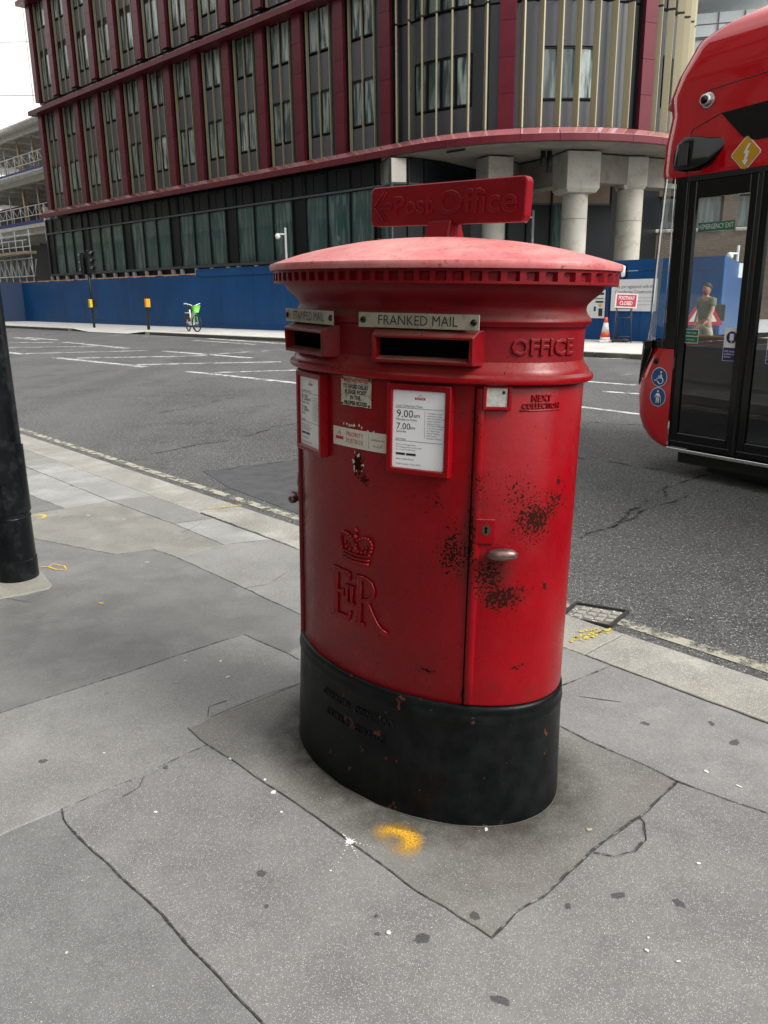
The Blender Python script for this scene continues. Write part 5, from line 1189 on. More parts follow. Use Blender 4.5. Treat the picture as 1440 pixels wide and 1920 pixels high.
m = MB(); m.tube([(0, -0.085, -0.15), (0, -0.09, -0.13), (0, -0.09, 0.13), (0, -0.085, 0.15)], [0.03, 0.06, 0.06, 0.03], 10); m.build('diffuser', simple('lamp_diffuser', (0.85, 0.85, 0.84), 0.4), lampw)

# ------------------------------------------------------------------ bus
M_busred = simple('bus_red_enamel', (0.56, 0.0012, 0.010), 0.10, var=0.03, scale=1.0, coat=0.75, spec=0.3)
M_busblack = simple('bus_black_gloss', (0.003, 0.003, 0.0035), 0.15, var=0.1, spec=0.35)
M_busmatt = simple('bus_black_rubber', (0.005, 0.005, 0.0055), 0.6, var=0.2)
M_chrome = simple('bus_silver_sill', (0.55, 0.55, 0.55), 0.25, 0.9)
M_busint = simple('bus_interior_grey', (0.035, 0.037, 0.04), 0.7)
M_busint_b = simple('bus_interior_blue_grey', (0.16, 0.18, 0.21), 0.6)
M_yellowrail = simple('yellow_handrail', (0.72, 0.36, 0.04), 0.4)
M_busglass = glass('bus_glass', (0.82, 0.86, 0.86), 0.05, 0.11)
M_screen = glass('windscreen_glass', (0.88, 0.92, 0.92), 0.02, 0.0, 0.45)
M_busglass_d = glass('bus_lower_glass', (0.22, 0.24, 0.26), 0.015, 0.03)
M_tyre = simple('tyre_rubber', (0.012, 0.012, 0.012), 0.8)
M_blue_sign = simple('sticker_blue', (0.006, 0.085, 0.27), 0.35); M_whitep = simple('sticker_white', (0.82, 0.82, 0.82), 0.4)
M_green_sign = simple('sticker_green', (0.01, 0.16, 0.075), 0.4); M_amber = simple('amber_label', (0.62, 0.33, 0.02), 0.35)
M_navy = simple('sticker_navy', (0.012, 0.018, 0.13), 0.4)
BAZ = R_(-33); BD = Vector((math.sin(BAZ), math.cos(BAZ), 0))
BO = gp(1250, 838, 0.12); BO.z = -0.11
bus = empty('bus', BO, math.atan2(-BD.y, -BD.x), 'glossy red single-deck bus with black front door, cut off by the right edge', 'bus')
zz = 0.11     # local z = world z + 0.11
def fprof(z, P): return float(np.interp(z, [a for a, b in P], [b for a, b in P]))
UP = [(2.245, -0.347), (2.3, -0.370), (2.5, -0.360), (2.7, -0.320), (2.837, -0.345), (2.984, -0.280), (3.131, -0.185), (3.2, -0.155), (3.26, -0.025), (3.31, 0.125), (3.35, 0.285), (3.39, 0.505), (3.42, 0.785), (3.45, 1.285)]
YI = [(2.2, 0.0), (2.984, 0.0), (3.16, 0.02), (3.26, 0.07), (3.34, 0.16), (3.41, 0.32), (3.45, 0.55)]
LO = [(0.115, -0.19), (0.14, -0.26), (0.17, -0.315), (0.25, -0.39), (0.35, -0.435), (0.5, -0.455), (0.62, -0.445), (0.7, -0.43), (0.8, -0.39), (0.95, -0.335)]
MI = [(0.95, -0.375), (1.5, -0.360), (2.0, -0.337), (2.245, -0.320)]
Ln, Wd = 9.6, 2.5
def plan(f, y0, r=0.24, n=9, bulge=0.10):
    pts = []
    for k in range(n + 1):
        a = math.pi / 2 * k / n; pts.append((f + r - r * math.sin(a), y0 + r - r * math.cos(a)))
    for k in range(1, 8): t = k / 8; pts.append((f - bulge * math.sin(math.pi * t), y0 + r + (Wd - 2 * y0 - 2 * r) * t))
    for k in range(n + 1):
        a = math.pi / 2 * (1 - k / n); pts.append((f + r - r * math.sin(a), Wd - y0 - r + r * math.cos(a)))
    return pts
def shell(name, P, zs, mat, xr=Ln, yi=None, roof=False, r=0.24, thick=None, xs=None):
    m = MB(); vs = []; n = None
    for z in zs:
        f = fprof(z, P); y0 = fprof(z, yi) if yi else 0.0
        xe = xr if xs is None else xs
        pts = [(xe, y0)] + plan(f, y0, r) + [(xe, Wd - y0)]
        n = len(pts); vs += [(x, y, z + zz) for x, y in pts]
    fs = [(i * n + j, i * n + j + 1, (i + 1) * n + j + 1, (i + 1) * n + j) for i in range(len(zs) - 1) for j in range(n - 1)]
    if roof: fs.append(tuple(range((len(zs) - 1) * n, len(zs) * n)))
    if xs is None: fs.append(tuple([i * n for i in range(len(zs))] + [i * n + n - 1 for i in range(len(zs))][::-1]))
    m.add(vs, fs, True); o = m.build(name, mat, bus, fix=True); o.data.set_sharp_from_angle(angle=R_(35)); return o
up = shell('upper_body', UP, [2.245, 2.26, 2.3, 2.4, 2.5, 2.6, 2.7, 2.764, 2.837, 2.911, 2.984, 3.057, 3.131, 3.17, 3.2, 3.23, 3.26, 3.31, 3.35, 3.39, 3.42, 3.45], M_busred, yi=YI, roof=True)
lo = shell('front_bumper', LO, [0.115, 0.14, 0.17, 0.21, 0.25, 0.3, 0.35, 0.42, 0.5, 0.56, 0.62, 0.70, 0.76, 0.80, 0.86, 0.93], M_busred, xs=-0.005)
dk = MB(); vs = []
for z in (0.935, 0.985):
    f = fprof(z, LO) - 0.02; pts = [(0, 0.004)] + plan(f, 0.004, 0.22) + [(0, Wd - .004)]; n = len(pts); vs += [(x, y, z + zz) for x, y in pts]
dk.add(vs, [(j, j + 1, n + j + 1, n + j) for j in range(n - 1)]); dk.build('windscreen_base', M_busmatt, bus)
# windscreen: glass wraps the corner, black pillar beside the door
m = MB(); vs = []; zs = [0.985, 1.3, 1.6, 1.9, 2.1, 2.25]
for z in zs:
    f = fprof(z, MI); pts = [q for q in plan(f, 0.006, 0.17) if True]; n = len(pts); vs += [(x, y, z + zz) for x, y in pts]
m.add(vs, [(i * n + j, i * n + j + 1, (i + 1) * n + j + 1, (i + 1) * n + j) for i in range(len(zs) - 1) for j in range(n - 1)], True)
m.build('windscreen', M_screen, bus, fix=False)
m = MB(); m.box(-0.115, -0.003, 0.002, 0.10, 0.93 + zz, 2.25 + zz); m.build('front_pillar', M_busblack, bus, bevel=0.008)
m = MB(); m.box(-0.09, -0.003, Wd - 0.10, Wd - 0.002, 0.93 + zz, 2.25 + zz); m.build('front_pillar', M_busblack, bus, bevel=0.008)
m = MB(); m.tube([(-0.118, -0.002, 0.95 + zz), (-0.118, -0.002, 2.24 + zz)], 0.006, 6); m.build('pillar_trim', M_chrome, bus)
m = MB(); m.tube([(fprof(z, MI) + 0.012, 0.12, z + zz) for z in (0.99, 1.5, 2.0, 2.24)], 0.004, 6); m.build('screen_edge_trim', M_transom, bus)
# black corner bracket at belt height
m = MB(); m.add([(-0.45, 0.30, 0.62 + zz), (-0.43, 0.10, 0.62 + zz), (-0.30, -0.01, 0.92 + zz), (-0.33, 0.01, 0.99 + zz), (-0.43, 0.10, 0.96 + zz), (-0.44, 0.3, 0.9 + zz), (-0.40, 0.09, 0.60 + zz), (-0.22, -0.01, 0.93 + zz), (-0.22, -0.01, 1.0 + zz), (-0.34, 0.25, 1.0 + zz)],
               [(0, 1, 2, 3, 4, 5), (1, 6, 7, 2), (2, 7, 8, 3), (3, 8, 9, 4), (4, 9, 5)]); m.build('headlamp_housing', M_busblack, bus, bevel=0.01)
def leaf(x0, x1):
    z0, z1 = 0.135, 2.205; fw_ = 0.075
    d = MB(); d.box(x0, x0 + fw_, -0.005, 0.035, z0 + zz, z1 + zz); d.box(x1 - fw_ * 0.8, x1, -0.005, 0.035, z0 + zz, z1 + zz); d.box(x0 + fw_, x1 - fw_ * .8, -0.004, 0.034, z1 - 0.13 + zz, z1 + zz); d.box(x0 + fw_, x1 - fw_ * .8, -0.004, 0.034, z0 + zz, z0 + 0.12 + zz)
    o = d.build('door_leaf', M_busblack, bus, bevel=0.006)
    g = MB(); g.add([(x0 + fw_, 0.015, z0 + 0.12 + zz), (x1 - fw_ * .8, 0.015, z0 + 0.12 + zz), (x1 - fw_ * .8, 0.015, 0.96 + zz), (x0 + fw_, 0.015, 0.96 + zz)], [(0, 1, 2, 3)]); g.build('lower_glass', M_busglass_d, o, fix=False)
    g = MB(); g.add([(x0 + fw_, 0.015, 0.96 + zz), (x1 - fw_ * .8, 0.015, 0.96 + zz), (x1 - fw_ * .8, 0.015, z1 - 0.13 + zz), (x0 + fw_, 0.015, z1 - 0.13 + zz)], [(0, 1, 2, 3)]); g.build('upper_glass', M_busglass, o, fix=False)
    e = MB(); e.tube([(x0 + 0.012, -0.008, z0 + zz), (x0 + 0.012, -0.008, z1 + zz)], 0.006, 6); e.build('edge_seal', M_busmatt, o)
    e = MB(); e.box(x0 + 0.02, x1 - 0.02, -0.010, -0.005, z0 + 0.045 + zz, z0 + 0.051 + zz); e.build('kick_line', M_chrome if False else M_transom, o)
    return o
leaf(0.01, 0.60); leaf(0.625, 1.215)
m = MB(); m.box(-0.003, 1.235, -0.006, 0.06, 2.205 + zz, 2.245 + zz); m.box(0.600, 0.624, -0.002, 0.03, 0.135 + zz, 2.205 + zz); m.box(1.216, 1.28, -0.004, 0.06, 0.12 + zz, 2.245 + zz); m.build('door_surround', M_busmatt, bus)
m = MB(); m.box(0.0, 1.28, -0.012, 0.02, 0.098 + zz, 0.125 + zz); m.build('sill_trim', M_chrome, bus, bevel=0.003)
m = MB(); m.box(0.08, Ln, 0.05, Wd - .02, 0.0 + zz, 0.096 + zz); m.box(0.3, Ln, 0.15, Wd - .15, -0.06 + zz, 0.0 + zz); m.build('floor_pan_shade_skirt', M_busmatt, bus)  # black underbody lowered to deepen the shadow band beneath the bus
m = MB(); m.box(0.0, Ln - 0.1, 0.12, Wd - .1, 0.20 + zz, 0.24 + zz); m.box(0, Ln - .1, .1, Wd - .1, 2.30 + zz, 2.34 + zz); m.build('floor_and_ceiling', M_busint, bus)
# side behind the door
def side(y, ya, nm='side_panel', near=True):
    x = 1.28 if near else 0.0
    segs = [(x, 1.9), (1.9, 2.95), (2.95, 7.0), (7.0, 8.05), (8.05, Ln)] if near else [(x, Ln)]
    for a_, b_ in segs:
        wheel = near and abs(b_ - a_ - 1.05) < 0.02
        m = MB(); m.box(a_ + .003, b_ - .003, y, ya, (0.72 if wheel else 0.14) + zz, 0.93 + zz); m.build(nm, M_busred, bus, bevel=0.006)
    xx = x
    while xx < Ln - 0.1:
        e = min(xx + 1.38, Ln); g = MB(); g.add([(xx + 0.05, (y + ya) / 2, 0.935 + zz), (e - 0.05, (y + ya) / 2, 0.935 + zz), (e - 0.05, (y + ya) / 2, 2.20 + zz), (xx + 0.05, (y + ya) / 2, 2.20 + zz)], [(0, 1, 2, 3)]); g.build('side_window', M_busglass, bus, fix=False)
        m = MB(); m.box(e - 0.05, e + 0.05 if e < Ln else e, y, ya, 0.93 + zz, 2.245 + zz); m.build('window_pillar', M_busblack, bus); xx = e
    m = MB(); m.box(x, Ln, y, ya, 2.19 + zz, 2.245 + zz); m.build('window_header', M_busblack, bus)
side(0.0, 0.05); side(Wd - 0.05, Wd, near=False)
m = MB(); m.box(0.05, Ln - 0.1, Wd - 0.075, Wd - 0.052, 0.24 + zz, 0.93 + zz); m.build('inner_lining', M_busint, bus)
m = MB(); m.box(Ln - 0.05, Ln, 0, Wd, 0.14 + zz, 2.3 + zz); m.build('rear_panel', M_busred, bus)
for wx in (2.425, 7.525):
    for wy, s in ((0.02, 1), (Wd - 0.30, 1)):
        m = MB(); m.tube([(wx, wy, 0.48), (wx, wy + 0.03, 0.48), (wx, wy + 0.25, 0.48), (wx, wy + 0.28, 0.48)], [0.44, 0.48, 0.48, 0.44], 28); wh = m.build('wheel', M_tyre, bus); wh.data.set_sharp_from_angle(angle=R_(40))
        m = MB(); m.tube([(wx, wy - 0.004, 0.48), (wx, wy + 0.03, 0.48)], 0.28, 24); m.build('rim', M_chrome, wh)
m = MB(); m.box(-0.030, -0.010, 0.06, Wd - 0.06, 0.14 + zz, 0.945 + zz); m.build('front_bulkhead', M_busint, bus)
# interior bits seen through the door
m = MB(); m.box(0.10, 0.13, 0.9, 2.2, 0.3 + zz, 0.93 + zz); m.box(0.13, 0.9, 1.55, 1.58, 0.24 + zz, 0.90 + zz); m.build('assault_screen_panel', M_busint_b, bus)
m = MB(); m.tube([(-0.02, 0.28, 1.02 + zz), (0.62, 0.55, 0.995 + zz)], 0.018, 8); m.build('handrail', M_yellowrail, bus)
m = MB(); m.tube([(0.80, 0.55, 0.24 + zz), (0.80, 0.55, 2.3 + zz)], 0.018, 8); m.build('handrail', M_yellowrail, bus)
m = MB(); m.tube([(1.3, 0.8, 0.24 + zz), (1.3, 0.8, 2.3 + zz)], 0.018, 8); m.build('handrail', M_yellowrail, bus)
for sx in (2.0, 2.8, 3.6, 4.4):
    for sy in (0.35, 1.75):
        m = MB(); m.box(sx, sx + 0.45, sy, sy + 0.45, 0.62 + zz, 0.72 + zz); m.box(sx, sx + 0.09, sy, sy + 0.45, 0.72 + zz, 1.35 + zz); m.build('seat', M_busint_b if sy < 1 else M_busint, bus, bevel=0.03)
m = MB(); m.box(-0.15, 0.35, 1.75, 2.25, 0.24 + zz, 0.95 + zz); m.build('cab_dash', M_busint, bus, bevel=0.03)
# black upper window, panel seams, camera arm, lens, label, latch, marker
def side_poly(name, pts, mat, y=-0.004, parent=bus, th=0.006):
    n = len(pts); m = MB(); m.add([(x, y, z + zz) for x, z in pts] + [(x, y + th, z + zz) for x, z in pts], [tuple(range(n)), tuple(range(n, 2 * n))] + [(i, (i + 1) % n, n + (i + 1) % n, n + i) for i in range(n)])
    return m.build(name, mat, parent)
side_poly('upper_side_glass', [(0.24, 2.652), (1.3, 2.70), (1.3, 2.44), (0.56, 2.425), (0.49, 2.435), (0.43, 2.465)], M_busblack)
for a_, b_ in (((-0.005, 2.575), (0.24, 2.652)), ((-0.005, 2.575), (-0.02, 2.26)), ((0.06, 2.80), (0.13, 2.83)), ((0.13, 2.83), (1.3, 2.90))):
    m = MB(); m.tube([(a_[0], -0.001 if a_[0] > -0.1 else 0.03, a_[1] + zz), (b_[0], -0.001 if b_[0] > -0.1 else 0.02, b_[1] + zz)], 0.0035, 5); m.build('panel_seam', M_busmatt, bus)
q = empty('x') if False else None
m = MB(); sec = []
for (x, y0, h, z) in ((-0.035, -0.17, 0.02, 2.37), (0.0, -0.20, 0.085, 2.37), (0.06, -0.20, 0.12, 2.38), (0.14, -0.15, 0.12, 2.385), (0.20, -0.06, 0.09, 2.40), (0.30, -0.0, 0.03, 2.46)):
    sec.append([(x, y0, z - h + zz), (x, y0 + 0.10, z - h + zz), (x, y0 + 0.12, z + h * .9 + zz), (x, y0 + 0.02, z + h + zz)])
vs = [p for s_ in sec for p in s_]; fs = [(4 * i + j, 4 * i + (j + 1) % 4, 4 * i + 4 + (j + 1) % 4, 4 * i + 4 + j) for i in range(len(sec) - 1) for j in range(4)] + [(0, 1, 2, 3), (20, 21, 22, 23)]
m.add(vs, fs, True); mo = m.build('mirror_camera', M_busblack, bus, bevel=0.012)
m = MB(); m.box(0.05, 0.13, -0.213, -0.203, 2.30 + zz, 2.45 + zz); m.build('camera_eye', M_busint, mo)
m = MB(); m.tube([(0.115, -0.008, 2.76 + zz), (0.115, 0.0, 2.76 + zz)], [0.052, 0.058], 20); m.tube([(0.115, -0.045, 2.76 + zz), (0.115, 0.0, 2.76 + zz)], [0.040, 0.047], 20); lo_ = m.build('lens_ring', M_chrome, bus)
m = MB(); m.ball((0.115, -0.045, 2.76 + zz), 0.030, 14, 10); m.build('lens', M_busblack, lo_)
side_poly('latch', [(-0.135, 2.30), (-0.095, 2.30), (-0.085, 2.48), (-0.125, 2.48)], M_busmatt, y=-0.012, th=0.04)
for z in (2.335, 2.39, 2.445):
    m = MB(); m.ball((-0.108, -0.014, z + zz), 0.012, 8, 6); m.build('latch_bolt', M_busblack, bus)
m = MB(); m.ball((-0.30, 0.12, 2.80 + zz), 0.030, 10, 8, (1, 1, 1.2)); m.build('marker_lamp', simple('marker_pink', (0.55, 0.16, 0.12), 0.3), bus)
def rdiamond(cx, cz, r, c=0.14):
    pts = []
    for k in range(4):
        a = math.pi / 2 * k; tip = (cx + r * math.cos(a), cz + r * math.sin(a)); pa = (cx + r * math.cos(a - .5 * math.pi), cz + r * math.sin(a - .5 * math.pi)); pb2 = (cx + r * math.cos(a + .5 * math.pi), cz + r * math.sin(a + .5 * math.pi))
        pts += [(tip[0] + (pa[0] - tip[0]) * c, tip[1] + (pa[1] - tip[1]) * c), (tip[0] + (pb2[0] - tip[0]) * c, tip[1] + (pb2[1] - tip[1]) * c)]
    return pts
side_poly('warning_label_border', rdiamond(0.475, 2.345, 0.125, .08), M_whitep, y=-0.004, th=0.003)
lab = side_poly('warning_label', rdiamond(0.475, 2.345, 0.117, .08), M_amber, y=-0.006, th=0.002)
side_poly('bolt_symbol', [(0.49, 2.41), (0.455, 2.345), (0.475, 2.345), (0.462, 2.30), (0.448, 2.30), (0.475, 2.265), (0.498, 2.30), (0.485, 2.302), (0.502, 2.362), (0.482, 2.362), (0.508, 2.41)], M_whitep, y=-0.0072, th=0.001)
# round accessibility stickers on the red bumper corner
def round_sticker(cx, cz, r, kind):
    def disc(rr, yy, nm, mt):
        m = MB(); m.add([(cx + rr * math.cos(2 * math.pi * k / 28), yy, cz + zz + rr * math.sin(2 * math.pi * k / 28)) for k in range(28)], [tuple(range(28))]); m.build(nm, mt, bus, fix=False)
    disc(r, -0.003, 'sticker_rim', M_whitep); disc(r * 0.93, -0.0042, 'sticker_disc', M_blue_sign)
    m = MB(); y = -0.0055
    def P(pts, w): m.tube([(cx + x * r, y, cz + zz + z * r) for x, z in pts], w * r, 6)
    if kind == 'wheelchair':
        P([(0.22, 0.30), (0.30, -0.08)], 0.055); P([(0.24, 0.08), (-0.12, 0.10)], 0.05); P([(0.30, -0.08), (-0.22, -0.12), (-0.32, -0.38), (-0.55, -0.34)], 0.05)
        P([(0.18 + 0.34 * math.cos(a), -0.34 + 0.34 * math.sin(a)) for a in [math.radians(-170 + 20 * k) for k in range(14)]], 0.045); m.ball((cx + 0.22 * r, y, cz + zz + 0.52 * r), 0.12 * r, 8, 6, (1, 0.1, 1))
    else:
        m.ball((cx, y, cz + zz + 0.58 * r), 0.12 * r, 8, 6, (1, 0.1, 1)); P([(0, 0.35), (0, -0.05)], 0.13); P([(-0.08, -0.05), (-0.14, -0.65)], 0.07); P([(0.08, -0.05), (0.12, -0.65)], 0.07)
        P([(-0.1, 0.36), (-0.34, 0.05), (-0.30, -0.12)], 0.045); P([(0.1, 0.36), (0.3, 0.08), (0.34, -0.08)], 0.045); P([(0.34, -0.05), (0.42, -0.65)], 0.022)
    m.build('sticker_figure', M_whitep, bus)
round_sticker(-0.128, 0.695, 0.080, 'wheelchair'); round_sticker(-0.128, 0.530, 0.080, 'cane')
m = MB(); m.ball((-0.175, 0.0, 0.825 + zz), 0.026, 10, 8, (1, 0.6, 1)); m.build('door_button', M_busblack, bus)
# stickers on the door glass
def flat(name, x0, x1, z0, z1, y, mat, parent=bus): m = MB(); m.add([(x0, y, z0 + zz), (x1, y, z0 + zz), (x1, y, z1 + zz), (x0, y, z1 + zz)], [(0, 1, 2, 3)]); return m.build(name, mat, parent, fix=False)
I4 = Matrix.Identity(4)
es = flat('emergency_exit_sticker', 0.115, 0.43, 1.83, 1.895, 0.011, M_green_sign)
put_text('EMERGENCY EXIT', I4, 0.285, 1.862 + zz, 0.052, M_whitep, bus, y=0.009, width=0.275)
put_text('H', I4, 0.130, 1.862 + zz, 0.045, M_whitep, bus, y=0.009, width=0.018)
flat('exit_sticker', 0.062, 0.205, 0.985, 1.095, 0.0105, M_whitep); flat('exit_sticker_field', 0.067, 0.200, 1.043, 1.09, 0.0095, M_green_sign); flat('exit_sticker_field', 0.067, 0.200, 0.99, 1.037, 0.0095, M_green_sign)
put_text('Push to open', I4, 0.140, 1.066 + zz, 0.020, M_whitep, bus, y=0.0085, width=0.09); put_text('in emergency', I4, 0.135, 1.013 + zz, 0.016, M_whitep, bus, y=0.0085, width=0.08)
for sx in (0.435, 0.795):
    flat('charging_sticker', sx, sx + 0.130, 0.865, 1.115, 0.010, M_whitep); flat('charging_sticker_foot', sx + .004, sx + 0.126, 0.868, 0.965, 0.0092, M_navy)
    m = MB(); m.add([(sx + 0.065 + 0.046 * math.cos(2 * math.pi * k / 22), 0.0092, 1.043 + zz + 0.046 * math.sin(2 * math.pi * k / 22)) for k in range(22)], [tuple(range(22))]); m.build('charging_disc', M_navy, bus, fix=False)
    flat('phone_symbol', sx + 0.048, sx + 0.082, 1.02, 1.07, 0.0084, M_whitep); flat('phone_symbol', sx + 0.062, sx + 0.068, 0.998, 1.02, 0.0084, M_whitep)
    put_text('USB charging\navailable on\nthis bus', I4, sx + 0.012, 0.917 + zz, 0.021, M_whitep, bus, y=0.0084, align='LEFT', width=0.10)
flat('windscreen_sticker', -0.255, -0.195, 1.13, 1.24, 0.16, M_whitep); flat('windscreen_sticker', -0.265, -0.19, 1.17, 1.30, 0.17, simple('sticker_teal', (0.05, 0.36, 0.42), 0.4))

# ------------------------------------------------------------------ lamp column at the left edge
M_lampblack = simple('lamp_column_black', (0.0025, 0.0035, 0.0045), 0.30, var=0.4, scale=6, spec=0.22, dirt=(0.05, 0.06, 0.06), dirt_amt=0.25, bmp=0.25, bscale=30)
lc = gp(34, 1083); lc.z = 0
lampc = empty('lamp_column', lc, 0, 'glossy black cast lamp column on a concrete pad at the left edge', 'lamp post')
m = MB(); m.tube([(0, 0, -0.02), (0, 0, 0.0), (0, 0, 0.11), (0, 0, 0.112), (0, 0, 0.33), (0, 0, 2.6), (0, 0, 2.7), (0, 0, 8.0)], [0.104, 0.104, 0.104, 0.101, 0.100, 0.0985, 0.07, 0.05], 40); o = m.build('column', M_lampblack, lampc); o.data.set_sharp_from_angle(angle=R_(30))
m = MB(); m.tube([(0, 0, 0.327), (0, 0, 0.335)], 0.1025, 40); m.build('base_ring', M_lampblack, lampc)
m = MB()
vs = []
for z in (0.36, 0.70):
    for k in range(9): a = R_(-75 + 12 * k) ; vs.append((0.1065 * math.cos(a), 0.1065 * math.sin(a), z))
m.add(vs, [(k, k + 1, k + 10, k + 9) for k in range(8)]); m.build('access_door', M_lampblack, lampc, fix=False)
pad = [gp(*q) - lc for q in ((-90, 1085), (-60, 1062), (40, 1050), (72, 1066), (98, 1098), (92, 1105), (40, 1117), (-60, 1135))]
m = MB(); m.prism([(p.x, p.y) for p in pad], -0.01, 0.007); m.build('concrete_pad', paving('pad_concrete', (0.30, 0.29, 0.25), 300, 0.08, 0.9, 0.1, 0.3), lampc, bevel=0.003)

# ------------------------------------------------------------------ traffic signal and push-button post
M_black = simple('signal_black', (0.010, 0.011, 0.012), 0.45)
M_yel = simple('push_button_yellow', (0.75, 0.55, 0.02), 0.4); M_amb2 = simple('push_button_orange', (0.80, 0.38, 0.02), 0.4)
sp_ = gp(177, 614)
tl = empty('traffic_light', sp_, FRZ, 'black traffic signal pole with yellow push-button box, before the blue hoarding', 'traffic light')
m = MB(); m.tube([(0, 0, -0.1), (0, 0, 3.3)], 0.06, 12); m.build('pole', M_black, tl)
def head(a, zc, dx):
    Mh = Matrix.Rotation(a, 4, 'Z') @ Matrix.Translation((0, -0.24, 0)); m = MB(); m.box(-0.17, 0.17, -0.09, 0.09, zc - 0.50, zc + 0.50, Mh); h = m.build('signal_head', M_black, tl, bevel=0.02)
    for z in (-0.33, 0, 0.33):
        m = MB(); vs = []
        for k in range(9):
            t_ = math.pi * k / 8; vs += [Mh @ Vector((0.12 * math.cos(t_), -0.09, zc + z + 0.12 * math.sin(t_))), Mh @ Vector((0.12 * math.cos(t_), -0.26, zc + z + 0.11 * math.sin(t_) + 0.01))]
        m.add(vs, [(2 * k, 2 * k + 1, 2 * k + 3, 2 * k + 2) for k in range(8)], True); m.build('hood', simple('hood_grey', (0.12, 0.12, 0.12), 0.3) if 'hood_grey' not in bpy.data.materials else bpy.data.materials['hood_grey'], h, fix=False)
        m = MB(); m.tube([Mh @ Vector((0, -0.09, zc + z)), Mh @ Vector((0, -0.10, zc + z))], 0.10, 14); m.build('lens', M_darkret, h)
head(R_(-75), 2.92, 0); head(R_(100), 3.0, 0)
m = MB(); m.box(-0.22, 0.16, -0.05, 0.06, 2.42, 3.30); m.build('backing_board', M_black, tl)
m = MB(); m.box(0.04, 0.22, -0.20, -0.06, 0.93, 1.30); m.build('push_button_box', M_yel, tl, bevel=0.02)
m = MB(); m.box(0.10, 0.30, -0.04, 0.13, 0.94, 1.30); m.build('push_button_housing', M_black, tl, bevel=0.03)
bp_ = gp(279, 617)
bpst = empty('push_button_post', bp_, FRZ, 'short black crossing post with orange push-button box on its sides', 'post')
m = MB(); m.tube([(0, 0, -0.1), (0, 0, 1.46), (0, 0, 1.47)], 0.065, 12); m.build('post', M_black, bpst)
m = MB(); m.box(0.04, 0.21, -0.13, 0.08, 0.94, 1.30); m.build('push_button_box', M_amb2, bpst, bevel=0.02)
m = MB(); m.box(-0.15, -0.05, -0.02, 0.10, 0.94, 1.28); m.build('push_button_box', M_amb2, bpst, bevel=0.02)

# ------------------------------------------------------------------ hire bicycle
M_bw = simple('bike_white', (0.72, 0.72, 0.70), 0.35); M_bg = simple('bike_green', (0.16, 0.60, 0.07), 0.35); M_bk = simple('bike_black', (0.012, 0.012, 0.012), 0.6); M_bgrey = simple('bike_battery_grey', (0.30, 0.30, 0.26), 0.5)
f0 = gp(370, 622.5)
yaw = math.atan2(-0.86, 0.51)
bike = empty('hire_bicycle', f0, yaw, 'white hire bicycle with a green front basket on its stand by the far kerb', 'bicycle')
# local x forward; front wheel centre at x=0
def wheel(x, steer=0.0, r=0.335, guard=False):
    m = MB(); M_ = Matrix.Translation((x, 0, r)) @ Matrix.Rotation(steer, 4, 'Z')
    m.tube([M_ @ Vector((r * 0.94 * math.cos(2 * math.pi * k / 28), 0, r * 0.94 * math.sin(2 * math.pi * k / 28))) for k in range(28)], 0.026, 8, closed=True); w_ = m.build('wheel', M_bk, bike)
    m = MB()
    for k in range(14): a = 2 * math.pi * k / 14; m.tube([M_ @ Vector((0, 0.015 * (-1) ** k, 0)), M_ @ Vector((r * 0.9 * math.cos(a), 0, r * 0.9 * math.sin(a)))], 0.0022, 4)
    m.tube([M_ @ Vector((0, -0.05, 0)), M_ @ Vector((0, 0.05, 0))], 0.045, 10); m.build('spokes', M_bgrey, w_)
    return w_
wheel(0, R_(14)); wheel(-1.10)
m = MB(); m.tube([(-0.02, 0.06, 0.34), (-0.12, 0.05, 0.70), (-0.17, 0, 0.80)], 0.018, 8); m.tube([(-0.02, -0.06, 0.34), (-0.12, -0.05, 0.70), (-0.17, 0, 0.80)], 0.018, 8); m.tube([(-0.17, 0, 0.78), (-0.24, 0, 1.0)], 0.026, 8); m.build('fork', M_bg, bike)
m = MB(); m.tube([(-0.20, 0, 0.92), (-0.30, 0, 0.66), (-0.52, 0, 0.36), (-0.66, 0, 0.33)], [0.05, 0.065, 0.07, 0.05], 10); m.build('step_through_frame', M_bw, bike)
m = MB(); m.tube([(-0.34, 0, 0.74), (-0.50, 0, 0.42)], [0.075, 0.085], 10); m.build('battery', M_bgrey, bike)
m = MB(); m.tube([(-0.66, 0, 0.33), (-0.80, 0, 0.86)], 0.03, 8); m.tube([(-0.64, 0, 0.32), (-1.10, 0.07, 0.335)], 0.022, 8); m.tube([(-0.74, 0, 0.62), (-1.10, -0.07, 0.335)], 0.018, 8); m.build('rear_frame', M_bw, bike)
m = MB(); m.box(-0.70, -0.56, -0.11, 0.11, 0.25, 0.40); m.build('motor_cover', M_bw, bike, bevel=0.03)
m = MB(); vs = []
for k in range(11):
    a = R_(20 + 15 * k); vs += [(-1.10 + 0.37 * math.cos(a), -0.05, 0.335 + 0.37 * math.sin(a)), (-1.10 + 0.37 * math.cos(a), 0.05, 0.335 + 0.37 * math.sin(a)), (-1.10 + 0.17 * math.cos(a), -0.052, 0.335 + 0.17 * math.sin(a))]
m.add(vs, [(3 * k, 3 * k + 1, 3 * k + 4, 3 * k + 3) for k in range(10)] + [(3 * k, 3 * k + 2, 3 * k + 5, 3 * k + 3) for k in range(10)]); m.build('rear_mudguard', M_bk, bike, fix=False)
m = MB(); m.box(-1.30, -0.95, -0.06, 0.06, 0.715, 0.745); m.build('rear_rack', M_bw, bike, bevel=0.01)
m = MB(); m.tube([(-0.80, 0, 0.84), (-0.82, 0, 0.93)], 0.014, 6); m.tube([(-0.94, 0, 0.96), (-0.86, 0, 0.95), (-0.68, 0, 0.95)], [0.075, 0.06, 0.02], 10); m.build('saddle', M_bk, bike)
